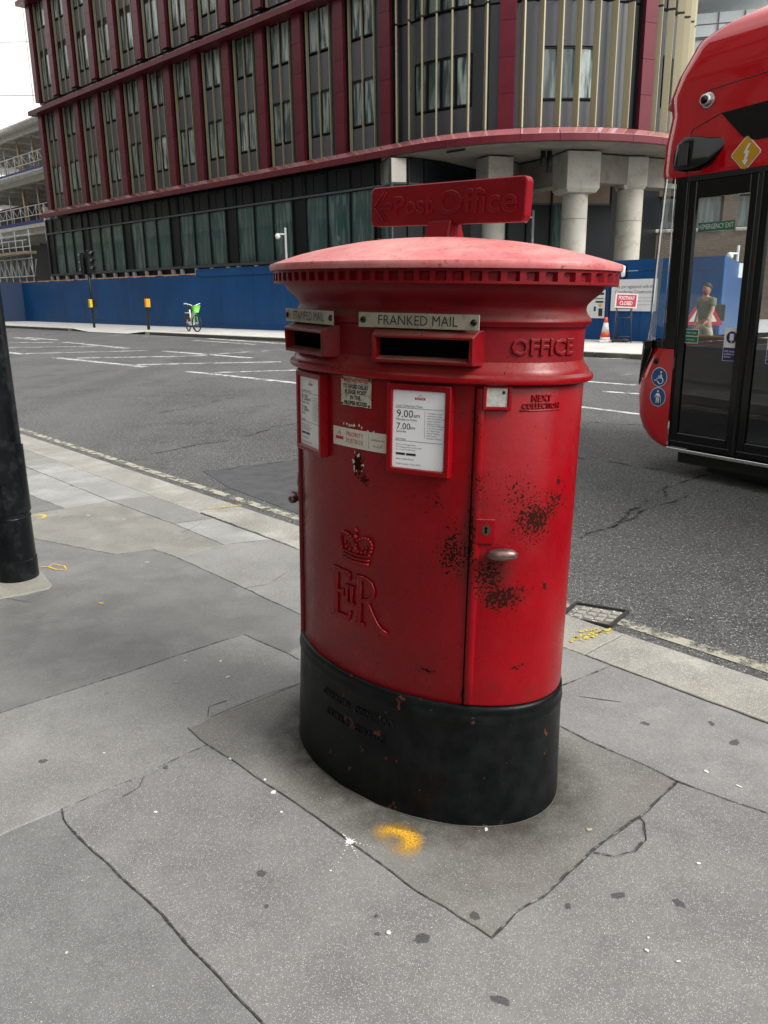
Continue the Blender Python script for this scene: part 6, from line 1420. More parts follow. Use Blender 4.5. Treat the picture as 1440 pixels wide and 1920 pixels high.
m = MB(); m.tube([(-0.24, 0, 0.99), (-0.22, 0.12, 1.05), (-0.30, 0.29, 1.10), (-0.40, 0.33, 1.10)], 0.016, 8); m.tube([(-0.24, 0, 0.99), (-0.22, -0.12, 1.05), (-0.30, -0.29, 1.10), (-0.40, -0.33, 1.10)], 0.016, 8); m.build('handlebar', M_bw, bike)
for sg in (1, -1): m = MB(); m.tube([(-0.31, sg * 0.295, 1.10), (-0.43, sg * 0.335, 1.10)], 0.022, 8); m.build('grip', M_bk if sg > 0 else M_bw, bike)
def basket():
    m = MB(); vs = []; n = 12
    for z, a_, b_ in ((0.76, 0.09, 0.11), (1.00, 0.14, 0.19), (1.03, 0.15, 0.20)):
        for k in range(n): t_ = 2 * math.pi * k / n; vs.append((0.02 + a_ * math.cos(t_), b_ * math.sin(t_), z))
    fs = [(i * n + j, i * n + (j + 1) % n, (i + 1) * n + (j + 1) % n, (i + 1) * n + j) for i in range(2) for j in range(n)] + [tuple(range(n))]
    m.add(vs, fs, True); return m.build('basket', M_bg, bike, fix=False)
basket()
m = MB(); m.tube([(-0.62, 0.02, 0.28), (-0.58, 0.16, 0.0)], 0.012, 6); m.tube([(-0.62, -0.02, 0.28), (-0.58, -0.16, 0.0)], 0.012, 6); m.build('stand', M_bk, bike)

# ------------------------------------------------------------------ cone, footway sign, roadworks sign
M_conew = simple('cone_white', (0.72, 0.70, 0.68), 0.6); M_coner = simple('cone_orange_red', (0.70, 0.07, 0.02), 0.5)
cp = gp(1134, 641)
cone = empty('traffic_cone', cp, 0, 'orange and white traffic cone by the hoarding, right of the pillar box', 'traffic cone')
m = MB(); m.box(-0.21, 0.21, -0.21, 0.21, 0, 0.05); m.build('base', M_conew, cone, bevel=0.015)
for z0, z1, mt, nm in ((0.05, 0.13, M_conew, 'sleeve'), (0.13, 0.27, M_coner, 'body_band'), (0.27, 0.53, M_conew, 'sleeve'), (0.53, 0.68, M_coner, 'body_band')):
    m = MB(); rf_ = lambda z: 0.155 - 0.12 * z / 0.7; m.tube([(0, 0, z0), (0, 0, z1)], [rf_(z0), rf_(z1)], 18); m.build(nm, mt, cone)
fs_ = gp(1166, 643); fs_.z = 0
fsn = empty('footway_closed_sign', fs_, R_(-20), 'red and white FOOTWAY CLOSED sign on a black folding frame', 'sign')
M_fr = simple('sign_frame_black', (0.03, 0.03, 0.03), 0.5)
m = MB()
for sx in (-1, 1):
    m.tube([(sx * 0.24, 0, 0), (sx * 0.20, 0.0, 0.95)], 0.013, 6); m.tube([(sx * 0.2, 0.42, 0), (sx * 0.17, 0.02, 0.90)], 0.012, 6)
for z in (0.17, 0.68, 0.92): m.tube([(-0.23, 0, z), (0.23, 0, z)], 0.011, 6)
m.tube([(-0.2, 0.40, 0.05), (0.2, 0.02, 0.85)], 0.010, 6); m.build('folding_frame', M_fr, fsn)
m = MB(); m.box(-0.30, 0.28, -0.03, -0.02, 0.94, 1.32, Matrix.Rotation(R_(3), 4, 'Y')); m.build('sign_face', M_whitep, fsn)
m = MB(); m.box(-0.265, 0.245, -0.034, -0.031, 0.975, 1.285, Matrix.Rotation(R_(3), 4, 'Y')); m.build('red_field', simple('sign_field_red', (0.60, 0.05, 0.09), 0.5), fsn)
RS = Matrix.Rotation(R_(3), 4, 'Y')
put_text('FOOTWAY', RS, -0.01, 1.195, 0.14, M_whitep, fsn, y=-0.036, width=0.42, extrude=0.001, offset=0.003); put_text('CLOSED', RS, -0.01, 1.06, 0.14, M_whitep, fsn, y=-0.036, width=0.34, extrude=0.001, offset=0.003)
m = MB(); m.box(-0.30, 0.0, 0.2, 0.4, 0, 0.09); m.ball((0.05, 0.3, 0.05), 0.09, 8, 6, (1.6, 1, 0.6)); m.build('sandbag', M_fr, fsn)
rw = atd(1318, 600, 19.5); rw.z = -0.11
rwk = empty('roadworks_sign', rw, R_(-25), 'red-bordered triangular roadworks sign seen through the bus door', 'sign')
m = MB(); tri = lambda r, y: [(r * math.cos(a), y, 0.95 + r * math.sin(a)) for a in (R_(90), R_(210), R_(330))]
for r, y, nm, mt in ((0.52, 0.0, 'border', M_coner if False else simple('sign_border_red', (0.55, 0.03, 0.04), 0.5)), (0.36, -0.006, 'face', M_whitep)):
    m = MB(); m.add(tri(r, y) + tri(r, y + 0.004), [(0, 1, 2), (3, 4, 5), (0, 1, 4, 3), (1, 2, 5, 4), (2, 0, 3, 5)]); m.build(nm, mt, rwk)
m = MB(); m.add([(-0.16, -0.009, 0.80), (0.15, -0.009, 0.80), (0.08, -0.009, 0.90), (0.0, -0.009, 0.86)], [(0, 1, 2, 3)]); m.tube([(-0.10, -0.009, 0.80), (-0.02, -0.009, 1.0), (0.06, -0.009, 0.92)], 0.02, 5); m.ball((0.0, -0.009, 1.06), 0.035, 6, 5, (1, .2, 1)); m.build('digger_symbol', M_ink, rwk)
m = MB(); m.tube([(-0.25, 0.02, 0), (-0.2, 0.02, 0.8)], 0.014, 6); m.tube([(0.25, 0.02, 0), (0.2, 0.02, 0.8)], 0.014, 6); m.tube([(0, 0.35, 0), (0, 0.02, 1.1)], 0.014, 6); m.build('folding_frame', M_fr, rwk)
bs = atd(1344, 600, 20.3); bs.z = -0.11
bsn = empty('sign_back', bs, R_(-60), 'black back of a small sign on a thin post behind the walking man', 'sign')
m = MB(); m.tube([(0, 0, 0), (0, 0, 1.1)], 0.018, 6); m.build('post', M_fr, bsn)
m = MB(); m.prism([(-0.2, -0.02), (0.2, -0.02), (0.22, 0.02), (-0.22, 0.02)], 0.75, 1.15); m.build('plate', M_fr, bsn, bevel=0.03)
# CCTV on pale poles
M_pole = simple('pale_grey_pole', (0.50, 0.51, 0.52), 0.45)
def cctv(px, d, h, lab, side=1, box_=False):
    c = atd(px, 480, d); o = empty('camera_pole', c, 0, lab, 'camera pole')
    m = MB(); m.tube([(0, 0, 0), (0, 0, h)], 0.045, 10); m.build('pole', M_pole, o)
    m = MB(); m.tube([(0, 0, h - 0.25), (-0.25 * side, -0.1, h - 0.25)], 0.03, 8); m.ball((-0.30 * side, -0.12, h - 0.33), 0.11, 12, 8, (1, 1, 1.1)); m.build('dome_camera', M_whitep, o)
    if box_: m = MB(); m.box(-0.22, 0.22, -0.15, 0.05, h - 1.0, h - 0.55); m.build('junction_box', M_whitep, o); m = MB(); m.box(0.1, 0.5, -0.2, 0.1, h + 0.0, h + 0.25, Matrix.Rotation(R_(25), 4, 'Y')); m.build('camera_shield', M_whitep, o)
    return o
cctv(537, 34.1, 4.0, 'pale camera pole in front of the dark glazing, left of the pillar box lid')
cctv(997, 32.0, 4.35, 'pale camera pole just right of the red arrow sign on the pillar box')
cctv(1383, 27, 2.75, 'white camera cluster on a pole seen through the upper bus door glass', 1, True)
M_pig = simple('pigeon_grey', (0.05, 0.055, 0.065), 0.7)

# ------------------------------------------------------------------ walking man seen through the bus door
def skin_body(name, J, E, rad, mat, parent, root=0, sub=2):
    me = bpy.data.meshes.new(name); me.from_pydata([tuple(j) for j in J], E, [])
    o = bpy.data.objects.new(name, me); C.objects.link(o)
    o.modifiers.new('s', 'SKIN'); o.modifiers.new('u', 'SUBSURF').levels = sub
    for i, v in enumerate(me.skin_vertices[0].data):
        r = rad[i]; v.radius = (r, r) if not isinstance(r, tuple) else r; v.use_root = (i == root)
    bpy.context.view_layer.update()
    ev = o.evaluated_get(bpy.context.evaluated_depsgraph_get()); m2 = bpy.data.meshes.new_from_object(ev)
    m2.polygons.foreach_set('use_smooth', [True] * len(m2.polygons)); m2.materials.clear(); m2.materials.append(mat)
    bpy.data.objects.remove(o); q = bpy.data.objects.new(name, m2); C.objects.link(q); q.parent = parent; return q
M_skin = simple('skin', (0.36, 0.18, 0.12), 0.55, var=0.05); M_hair = simple('brown_hair', (0.035, 0.022, 0.016), 0.7, var=0.3, scale=40)
M_tee = simple('olive_green_tshirt', (0.115, 0.135, 0.085), 0.85, var=0.15, scale=8, bmp=0.4, bscale=25); M_short = simple('beige_shorts', (0.40, 0.34, 0.25), 0.85, var=0.12, scale=8, bmp=0.4, bscale=20)
mp_ = atd(1321, 600, 16.6); mp_.z = -0.11
man = empty('person', mp_, R_(298), 'man in an olive green t-shirt and beige shorts walking left, seen through the bus door', 'person'); man.scale = (0.915,) * 3
# faces local -y, height 1.75
J = [(0, 0, 0.94), (0, 0, 1.10), (0, 0.01, 1.26), (0, 0.01, 1.42), (0, 0, 1.50), (0, -0.01, 1.56),
     (-0.10, 0, 0.90), (-0.11, -0.16, 0.52), (-0.10, -0.28, 0.10), (-0.10, -0.42, 0.04),
     (0.10, 0, 0.90), (0.11, 0.08, 0.50), (0.10, 0.30, 0.16), (0.10, 0.22, 0.03),
     (-0.19, 0.01, 1.42), (-0.27, 0.10, 1.16), (-0.28, 0.02, 0.92), (0.19, 0.01, 1.42), (0.27, -0.10, 1.18), (0.30, -0.26, 1.00)]
E_ = [(0, 1), (1, 2), (2, 3), (3, 4), (4, 5), (0, 6), (6, 7), (7, 8), (8, 9), (0, 10), (10, 11), (11, 12), (12, 13), (3, 14), (14, 15), (15, 16), (3, 17), (17, 18), (18, 19)]
rad = [(0.15, 0.11), (0.13, 0.10), (0.15, 0.11), (0.14, 0.10), 0.055, 0.055, 0.09, 0.062, 0.042, 0.035, 0.09, 0.062, 0.042, 0.035, 0.055, 0.042, 0.03, 0.055, 0.042, 0.03]
body = skin_body('body', J, E_, rad, M_skin, man)
# head with face
m = MB(); m.ball((0, -0.015, 1.645), 0.105, 18, 14, (0.78, 0.95, 1.18)); 
m.ball((0, -0.112, 1.635), 0.018, 8, 6, (0.8, 1.2, 1.3))
for sx in (-1, 1): m.ball((sx * 0.083, 0.0, 1.64), 0.022, 8, 6, (0.4, 0.8, 1.3))
m.build('head', M_skin, man)
m = MB()
for sx in (-1, 1): m.ball((sx * 0.032, -0.100, 1.665), 0.010, 6, 5, (1.3, 0.6, 0.7)); m.box(sx * 0.032 - 0.02, sx * 0.032 + 0.02, -0.113, -0.100, 1.682, 1.689)
m.box(-0.024, 0.024, -0.112, -0.10, 1.592, 1.598); m.build('eyes_brows_mouth', M_hair, man)
m = MB(); b0 = MB().ball((0, 0.0, 1.672), 0.112, 16, 12, (0.84, 0.98, 1.08)); m.add([(x, y, z) if z > 1.665 + 0.5 * max(0, -y - 0.02) else (x * .8, y * .8 + .02, max(z, 1.63 if y > -0.01 else 1.70)) for x, y, z in b0.v], b0.f, True); m.build('hair', M_hair, man)
J = [(0, 0, 0.96), (0, 0, 1.12), (0, 0.01, 1.28), (0, 0.01, 1.42), (0, 0, 1.475), (-0.19, 0.01, 1.42), (-0.245, 0.06, 1.24), (0.19, 0.01, 1.42), (0.24, -0.06, 1.26)]
skin_body('tshirt', J, [(0, 1), (1, 2), (2, 3), (3, 4), (3, 5), (5, 6), (3, 7), (7, 8)], [(0.18, 0.135), (0.165, 0.125), (0.175, 0.13), (0.16, 0.12), 0.07, 0.075, 0.068, 0.075, 0.068], M_tee, man)
J = [(0, 0, 0.97), (0, 0, 0.90), (-0.10, -0.01, 0.86), (-0.115, -0.13, 0.56), (0.10, 0.01, 0.86), (0.115, 0.07, 0.55)]
skin_body('shorts', J, [(0, 1), (1, 2), (2, 3), (1, 4), (4, 5)], [(0.165, 0.125), (0.17, 0.13), 0.105, 0.095, 0.105, 0.095], M_short, man)
for (w_, d_) in (((-0.28, 0.02, 0.92), Vector((0, -0.25, -1))), ((0.30, -0.26, 1.00), Vector((0.0, -0.7, -0.7)))):
    d_.normalize(); p = Vector(w_); sx = -1 if w_[0] < 0 else 1; J = [p, p + d_ * 0.05, p + d_ * 0.095]; E_ = [(0, 1), (1, 2)]; rad = [0.024, (0.036, 0.02), (0.038, 0.018)]
    for f_, l_ in ((-0.030, 0.065), (-0.010, 0.080), (0.010, 0.075), (0.029, 0.058)):
        b_ = p + d_ * 0.095 + Vector((0, f_, 0)); k = len(J); J += [b_, b_ + d_ * l_ * 0.5 + Vector((-sx * 0.004, 0, 0)), b_ + d_ * l_ * 0.9 + Vector((-sx * 0.022, 0, 0))]; E_ += [(2, k), (k, k + 1), (k + 1, k + 2)]; rad += [0.0095, 0.009, 0.0075]
    k = len(J); b_ = p + d_ * 0.035 + Vector((-sx * 0.0, -0.03, 0)); J += [b_, b_ + d_ * 0.035 + Vector((0, -0.022, 0)), b_ + d_ * 0.06 + Vector((-sx * 0.012, -0.024, 0))]; E_ += [(1, k), (k, k + 1), (k + 1, k + 2)]; rad += [0.012, 0.0105, 0.009]
    skin_body('hand', J, E_, rad, M_skin, man, sub=1)
for j in ((-0.10, -0.36, 0.05), (0.10, 0.25, 0.05)):
    m = MB(); m.ball((j[0], j[1] - 0.02, 0.05), 0.13, 12, 8, (0.40, 1.0, 0.45)); m.build('shoe', M_whitep, man)

# ------------------------------------------------------------------ building site at the far left
M_deck = simple('metal_decking', (0.66, 0.65, 0.61), 0.5, 0.0, var=0.15, scale=1.5, dirt=(0.30, 0.24, 0.17), dirt_amt=0.5)
M_prop = simple('orange_prop', (0.75, 0.34, 0.03), 0.5, var=0.15, dirt=(0.25, 0.14, 0.05)); M_scaf = simple('galvanised_tube', (0.55, 0.56, 0.56), 0.4, 0.2)
M_steelw = simple('grey_steelwork', (0.60, 0.60, 0.57), 0.6); M_board = simple('scaffold_board', (0.36, 0.29, 0.20), 0.8, var=0.2); M_net = simple('blue_toe_board', (0.035, 0.05, 0.20), 0.7)
site = empty('building_frame', FC(17.5, 3.0), FRZ, 'half-built concrete frame with orange props and edge rails, left of the office block', 'building')
def sx_(s): return -(s - 17.5)
for zt, th_ in ((6.15, 0.55), (9.35, 0.45), (12.35, 0.5)):
    m = MB(); m.box(-26, -0.1, 0, 15, zt - 0.16, zt); m.build('floor_slab', M_deck, site)
    for k in range(7):
        x = -1.2 - k * 3.0; m = MB(); m.box(x - 0.12, x + 0.12, 0.4, 14, zt - th_, zt - 0.17); m.build('floor_beam', M_steelw, site)
    m = MB(); m.box(-26, -0.2, 0.35, 0.55, zt - th_, zt - 0.165); m.build('edge_beam', M_steelw, site)
    # corrugated deck edge
    m = MB()
    for k in range(40): x = -0.4 - k * 0.32; m.box(x - 0.09, x + 0.09, -0.02 - 0.25 * (zt > 9), 0.1, zt - 0.05, zt + 0.05)
    o = m.build('deck_rib', M_deck, site); o['kind'] = 'stuff'
for zt, zn in ((6.15, 8.9), (9.35, 11.85)):
    for k in range(8):
        x = -0.9 - k * 1.25 - 0.2 * (k % 2); m = MB(); m.tube([(x, 1.6 + (k % 2) * 0.6, zt), (x, 1.6 + (k % 2) * 0.6, zn)], 0.085, 8); m.build('orange_prop', M_prop, site)
        if k % 2: m = MB(); m.tube([(x + 0.5, 0.9, zt), (x + 0.5, 0.9, zn)], 0.05, 6); m.build('steel_prop', M_scaf, site)
    for k in range(8):
        x = -0.3 - k * 1.3; m = MB(); m.tube([(x, 0.06, zt), (x, 0.06, zt + 1.25)], 0.03, 6); m.build('guard_post', M_scaf, site)
        m = MB(); m.tube([(x, 0.06, zt + 1.2), (x - 0.65, 0.06, zt + 0.65), (x - 0.65, .06, zt + 0.65), (x - 1.3, 0.06, zt + 1.2)], 0.016, 5); m.build('mesh_brace', M_scaf, site)
    for z in (0.6, 1.2): m = MB(); m.tube([(-0.1, 0.05, zt + z), (-12, 0.05, zt + z)], 0.03, 6); m.build('guard_rail', M_scaf, site)
    m = MB(); m.box(-12, -0.1, 0.02, 0.04, zt, zt + 0.28); m.build('toe_board', M_net, site)
m = MB(); m.box(-26, -0.1, 5.5, 5.6, 0, 8.9); m.build('dark_interior', M_busint, site)
m = MB(); m.box(-0.75, -0.45, -0.4, -0.1, 5.0, 7.0); m.build('hanging_panel', M_deck, site)
for k in range(3): m = MB(); m.box(-0.7 - 1.0 * k, -0.45 - 1.0 * k, 0.8, 1.2, 0, 5.6); m.build('timber_shore', M_prop if k else M_board, site)
# scaffold truss behind the hoarding end
scf = empty('scaffold', FC(17.6, 1.2), FRZ, 'grey scaffold of tubes, boards and cross-braced trusses above the left end of the hoarding', 'scaffold')
for z in (2.75, 3.85): m = MB(); m.tube([(0.3, 0, z), (-9, 0, z + 0.02)], 0.035, 6); m.build('ledger', M_scaf, scf)
for k in range(8):
    x = 0.2 - k * 1.0
    m = MB(); m.tube([(x, 0, 2.77), (x - 0.5, 0, 3.83), (x - 1.0, 0, 2.77)], 0.03, 5); m.tube([(x - .1, .3, 3.8), (x - 0.6, .3, 2.8)], 0.025, 5); m.build('truss_brace', M_scaf, scf)
for k in range(9): x = 0.0 - k * 1.15; m = MB(); m.tube([(x, 0.05, 0), (x, 0.05, 5.6 - 0.6 * (k % 2))], 0.035, 6); m.build('standard', M_scaf, scf)
for z, a_ in ((4.55, 0.1), (4.95, 0.7), (5.25, -0.2)): m = MB(); m.tube([(0.6 - a_, -0.1, z), (-9, -0.1, z + 0.05)], 0.033, 6); m.build('ledger', M_scaf, scf)
for y in (-0.25, 0.0, 0.25): m = MB(); m.box(-9, 0.15, y - 0.11, y + 0.11, 4.12, 4.28); m.build('scaffold_board', M_board, scf)

# ------------------------------------------------------------------ far towers and neighbours
M_sheet = simple('pale_sheeting', (0.78, 0.79, 0.78), 0.8, var=0.03); M_sheetline = simple('sheeting_seam', (0.62, 0.63, 0.63), 0.8)
tc_ = atd(-60, 300, 120)
tower = empty('sheeted_tower', tc_, 0, 'tall pale sheeted tower behind the building frame at top left', 'building')
for i in range(8):
    for j in range(9):
        m = MB(); x0 = -26 + i * 6; m.box(x0 + 0.05, x0 + 5.95, 0, 8, 2 + j * 6.5, 2 + j * 6.5 + 6.42); m.build('sheet_panel', M_sheet, tower)
m = MB(); m.box(-26, 22, 0.3, 8, 0, 60.4); m.build('tower_core', M_sheetline, tower)
for k in range(4): m = MB(); m.tube([(-26, -0.6, 12 + k * 12), (22, -0.6, 3 + k * 12)], 0.07, 5); m.build('guy_cable', M_sheetline, tower)

def brick_mat():
    m, nt, b = new_mat('brown_brick'); v = coords(nt)
    tex = nt.nodes.new('ShaderNodeTexBrick'); mp = nt.nodes.new('ShaderNodeMapping'); mp.inputs['Rotation'].default_value = (R_(90), 0, 0)
    nt.links.new(v, mp.inputs[0]); nt.links.new(mp.outputs[0], tex.inputs[0])
    tex.inputs['Color1'].default_value = (0.13, 0.085, 0.058, 1); tex.inputs['Color2'].default_value = (0.19, 0.13, 0.09, 1); tex.inputs['Mortar'].default_value = (0.09, 0.075, 0.06, 1)
    tex.inputs['Scale'].default_value = 1.0; tex.inputs['Brick Width'].default_value = 0.225; tex.inputs['Row Height'].default_value = 0.075; tex.inputs['Mortar Size'].default_value = 0.012
    setb(nt, b, tex.outputs[0], 0.9, 0, 0.3, 0, bump(nt, tex.outputs['Fac'], 0.5, 0.01)); return m
M_brick = brick_mat(); M_sill = simple('pale_stone_sill', (0.42, 0.38, 0.32), 0.8); M_bwin = pane_mat('office_glass', 21, 0.35)
bb0 = atd(1120, 450, 40.5)
brick = empty('brick_building', bb0, R_(-14), 'brown brick building with deep square windows behind the concrete columns', 'building')
def brick_front():
    W, H = 8.2, 11.35; cols = [(0.9, 2.0), (2.5 + 0.15, 3.75), (4.45, 5.55), (6.2, 7.3)]; rows = [(1.0, 2.6), (4.15, 5.6), (7.1, 8.6), (9.6, 10.9)]
    xs = [0] + [v for c in cols for v in c] + [W]; zs = [0] + [v for r in rows for v in r] + [H]
    m = MB()
    for i in range(len(xs) - 1):
        for j in range(len(zs) - 1):
            if i % 2 and j % 2: continue
            m.add([(xs[i], 0, zs[j]), (xs[i + 1], 0, zs[j]), (xs[i + 1], 0, zs[j + 1]), (xs[i], 0, zs[j + 1])], [(0, 1, 2, 3)])
    for (a, b2) in cols:
        for (c, d) in rows: m.add([(a, 0, c), (b2, 0, c), (b2, 0, d), (a, 0, d), (a, 0.45, c), (b2, 0.45, c), (b2, 0.45, d), (a, 0.45, d)], [(0, 1, 5, 4), (1, 2, 6, 5), (2, 3, 7, 6), (3, 0, 4, 7)])
    m.build('wall', M_brick, brick, fix=False)
    for (a, b2) in cols:
        for (c, d) in rows:
            w_ = MB(); w_.box(a, b2, 0.45, 0.50, c, d); wo = w_.build('window', M_frame, brick)
            g = MB(); g.add([(a + .07, 0.44, c + .07), (b2 - .07, 0.44, c + .07), (b2 - .07, 0.44, d - .07), (a + .07, 0.44, d - .07)], [(0, 1, 2, 3)]); g.build('pane', M_bwin, wo, fix=False)
            s_ = MB(); s_.box(a - 0.08, b2 + 0.08, -0.10, 0.3, c - 0.16, c - 0.003); s_.build('sill', M_sill, brick, bevel=0.03)
    m = MB(); m.box(0, W, 0.51, 12, 0, H - 0.01); m.build('rear_block', M_brick, brick)
    m = MB(); m.box(-0.1, W + 0.1, -0.12, 0.4, H, H + 0.35); m.build('coping', M_sill, brick)
brick_front()
M_pent = simple('glazed_penthouse', (0.50, 0.56, 0.58), 0.15, 0.0, var=0.15, scale=0.6, coat=0.5); M_rail = simple('roof_railing', (0.12, 0.13, 0.14), 0.5)
pe = MB(); pe.box(1.5, 13, 3, 9, 11.8, 13.9); pe.build('penthouse', M_pent, brick)
for i in range(10): m = MB(); m.box(1.5 + i * 1.15, 1.56 + i * 1.15, 2.95, 3.0, 11.8, 13.9); m.build('penthouse_mullion', M_rail, brick)
m = MB(); m.box(1.5, 13, 2.94, 3.0, 12.8, 12.86); m.build('penthouse_transom', M_rail, brick)
m = MB(); m.add([(0.8, 2, 13.9), (13.5, 2, 16.9), (13.5, 9.5, 16.9), (0.8, 9.5, 13.9), (0.8, 2, 14.2), (13.5, 2, 17.2), (13.5, 9.5, 17.2), (0.8, 9.5, 14.2)], [(0, 1, 2, 3), (4, 5, 6, 7), (0, 1, 5, 4), (1, 2, 6, 5), (2, 3, 7, 6), (3, 0, 4, 7)]); m.build('sloped_roof', M_sheet, brick)
for z in (12.15, 12.65): m = MB(); m.tube([(0, 0.1, z), (13, 0.1, z)], 0.03, 5); m.build('roof_rail', M_rail, brick)
for i in range(8): m = MB(); m.tube([(0.2 + i * 1.6, 0.1, 11.6), (0.2 + i * 1.6, 0.1, 12.65)], 0.03, 5); m.build('rail_post', M_rail, brick)
# pale stone building seen through the bus
M_stone_g = simple('darkened_limestone', (0.20, 0.19, 0.165), 0.85, var=0.2, scale=0.7, dirt=(0.1, 0.09, 0.08), dirt_amt=0.5)  # stone darkened so the unseen near-side buildings give dimmer reflections
M_stone = simple('pale_limestone', (0.44, 0.42, 0.37), 0.85, var=0.12, scale=0.7, dirt=(0.28, 0.26, 0.22), dirt_amt=0.4)
def stone_building(name, loc_, rz, W, H, D, bay, label, parent=None, arch=False, floor=3.6, winh=2.1, win=1.25, mat=M_stone):
    o = empty(name, loc_, rz, label, 'building'); nb = int(W // bay); nf = int(H // floor); x0 = (W - nb * bay) / 2
    xs = [0]; 
    for i in range(nb): c = x0 + (i + .5) * bay; xs += [c - win / 2, c + win / 2]
    xs.append(W); zs = [0]
    for j in range(nf): zs += [j * floor + 1.0, j * floor + 1.0 + winh]
    zs.append(H); m = MB()
    for i in range(len(xs) - 1):
        for j in range(len(zs) - 1):
            if i % 2 and j % 2: continue
            m.add([(xs[i], 0, zs[j]), (xs[i + 1], 0, zs[j]), (xs[i + 1], 0, zs[j + 1]), (xs[i], 0, zs[j + 1])], [(0, 1, 2, 3)])
    for i in range(1, len(xs) - 1, 2):
        for j in range(1, len(zs) - 1, 2):
            a, b2, c, d = xs[i], xs[i + 1], zs[j], zs[j + 1]; m.add([(a, 0, c), (b2, 0, c), (b2, 0, d), (a, 0, d), (a, 0.35, c), (b2, 0.35, c), (b2, 0.35, d), (a, 0.35, d)], [(0, 1, 5, 4), (1, 2, 6, 5), (2, 3, 7, 6), (3, 0, 4, 7)])
    m.box(0, W, 0.5, D, 0, H); m.build('wall', mat, o, fix=False)
    me = None; ms = None
    for i in range(1, len(xs) - 1, 2):
        for j in range(1, len(zs) - 1, 2):
            if me is None:
                q = MB(); q.box(0, win, 0.0, 0.05, 0, winh); me = q.mesh('window'); me.materials.append(M_bwin)
                q = MB(); q.box(-0.12, win + 0.12, -0.12, 0.05, -0.15, 0); q.box(win / 2 - .04, win / 2 + .04, 0.30, 0.345, 0, winh); q.box(0, win, 0.30, 0.345, winh / 2 - .04, winh / 2 + .04); ms = q.mesh('surround'); ms.materials.append(mat)
            for mm, nm, yy in ((me, 'window', 0.35), (ms, 'window_surround', 0)):
                ob = bpy.data.objects.new(nm, mm); C.objects.link(ob); ob.parent = o; ob.location = (xs[i], yy, zs[j])
    for j in range(1, nf + 1): q = MB(); q.box(-0.1, W + 0.1, -0.18, 0.0, j * floor - 0.15, j * floor + 0.12); q.build('string_course', mat, o)
    q = MB(); q.box(-0.3, W + 0.3, -0.5, 0.3, H, H + 0.5); q.build('cornice', mat, o)
    return o
sb0 = atd(1296, 450, 50)
stone_building('stone_building', sb0, R_(-20), 18, 8.6, 10, 3.0, 'pale stone building with dark windows seen through the bus door glass', win=1.5, winh=2.3)
# street side behind the viewer: closes the street, shades it and shows in the windows opposite
def ks(t, off): return KO1 + kd * t - kn * off
a_ = ks(-5.0, 7.6); rz_near = math.atan2(kd.y, kd.x)
stone_building('classical_stone_building', Vector((a_.x, a_.y, 0)), rz_near, 56, 21, 10, 3.4, 'classical darkened stone building lining the near pavement behind the viewer', floor=4.1, winh=2.4, mat=M_stone_g)

b_ = ks(52.5, 7.6)  # unseen block added so the facade glass mirrors less bright sky
stone_building('added_office_building', Vector((b_.x, b_.y, 0)), rz_near, 95, 26, 10, 3.8, 'long grey office building added out of view further up the street, to darken window reflections', floor=3.9, winh=2.5, win=2.4, mat=M_stone_g)

# ------------------------------------------------------------------ marks and litter on the pavement
def spot_mat(name, col, amt=0.85, rough=0.6, sc=60):
    m, nt, b = new_mat(name); v = coords(nt)
    c = mixc(nt, nz(nt, v, sc, 4.0), tuple(k * 0.7 for k in col), tuple(min(1, k * 1.3) for k in col))
    a = math_(nt, 'MULTIPLY', ramp(nt, nz(nt, v, sc * 2, 3.0), [(0.25, 0.5), (0.5, 1.0)]), amt)
    setb(nt, b, c, rough); nt.links.new(a, b.inputs['Alpha']); return m
M_gum = spot_mat('old_gum_dark', (0.060, 0.062, 0.066), 0.55); M_gump = spot_mat('old_gum_pale', (0.30, 0.30, 0.27), 0.5)
M_splat = simple('white_paint_splash', (0.80, 0.80, 0.78), 0.5, var=0.03)
M_leaf = simple('dry_leaf', (0.42, 0.38, 0.26), 0.8); M_bit = simple('pale_litter', (0.58, 0.57, 0.50), 0.8); M_dark_bit = simple('dark_grit', (0.03, 0.028, 0.025), 0.9)
rg = random.Random(21)
def blob(px, py, rx, ry, mat, name, z=0.0014, n=14, jit=0.26, rot=0.0):
    c = gp(px, py); k = (gp(px + 1, py) - gp(px, py)).length
    vs = []
    for i in range(n):
        a = 2 * math.pi * i / n; j = 1 + (rg.random() - .5) * 2 * jit; x, y = rx * k * math.cos(a) * j, ry * k * math.sin(a) * j
        vs.append((x * math.cos(rot) - y * math.sin(rot), x * math.sin(rot) + y * math.cos(rot), 0))
    m = MB(); m.add(vs, [tuple(range(n))]); return link(name, m.mesh(name, fix=False), mat, pavement, (c.x, c.y, z))
for (x, y, a, b2) in ((80, 1428, 8, 7), (490, 1639, 10, 9), (790, 1760, 15, 12), (1273, 1694, 12, 9), (1160, 1680, 15, 8), (938, 1877, 19, 9), (708, 1752, 6, 5), (1378, 1392, 14, 7), (1210, 1357, 9, 6), (1335, 1357, 8, 6), (310, 1440, 7, 5), (890, 1718, 12, 10), (1065, 1700, 7, 6), (705, 1718, 5, 4), (762, 1933, 9, 8), (500, 1700, 5, 4)):
    blob(x, y, a, b2, M_gum, 'gum_spot', rot=rg.random() * 3)
for (x, y, a, b2) in ((260, 1659, 9, 8), (1050, 1669, 8, 6), (863, 1634, 8, 7), (520, 1660, 8, 7), (730, 1752, 7, 4), (165, 1800, 9, 8), (640, 1500, 8, 6), (200, 1300, 6, 4), (1150, 1462, 9, 4), (1237, 1581, 5, 4), (330, 1280, 9, 5), (1405, 1883, 9, 7), (1218, 1702, 7, 6), (560, 1263, 8, 5), (265, 1060, 10, 4)):
    blob(x, y, a, b2, M_gump, 'gum_spot', rot=rg.random() * 3)
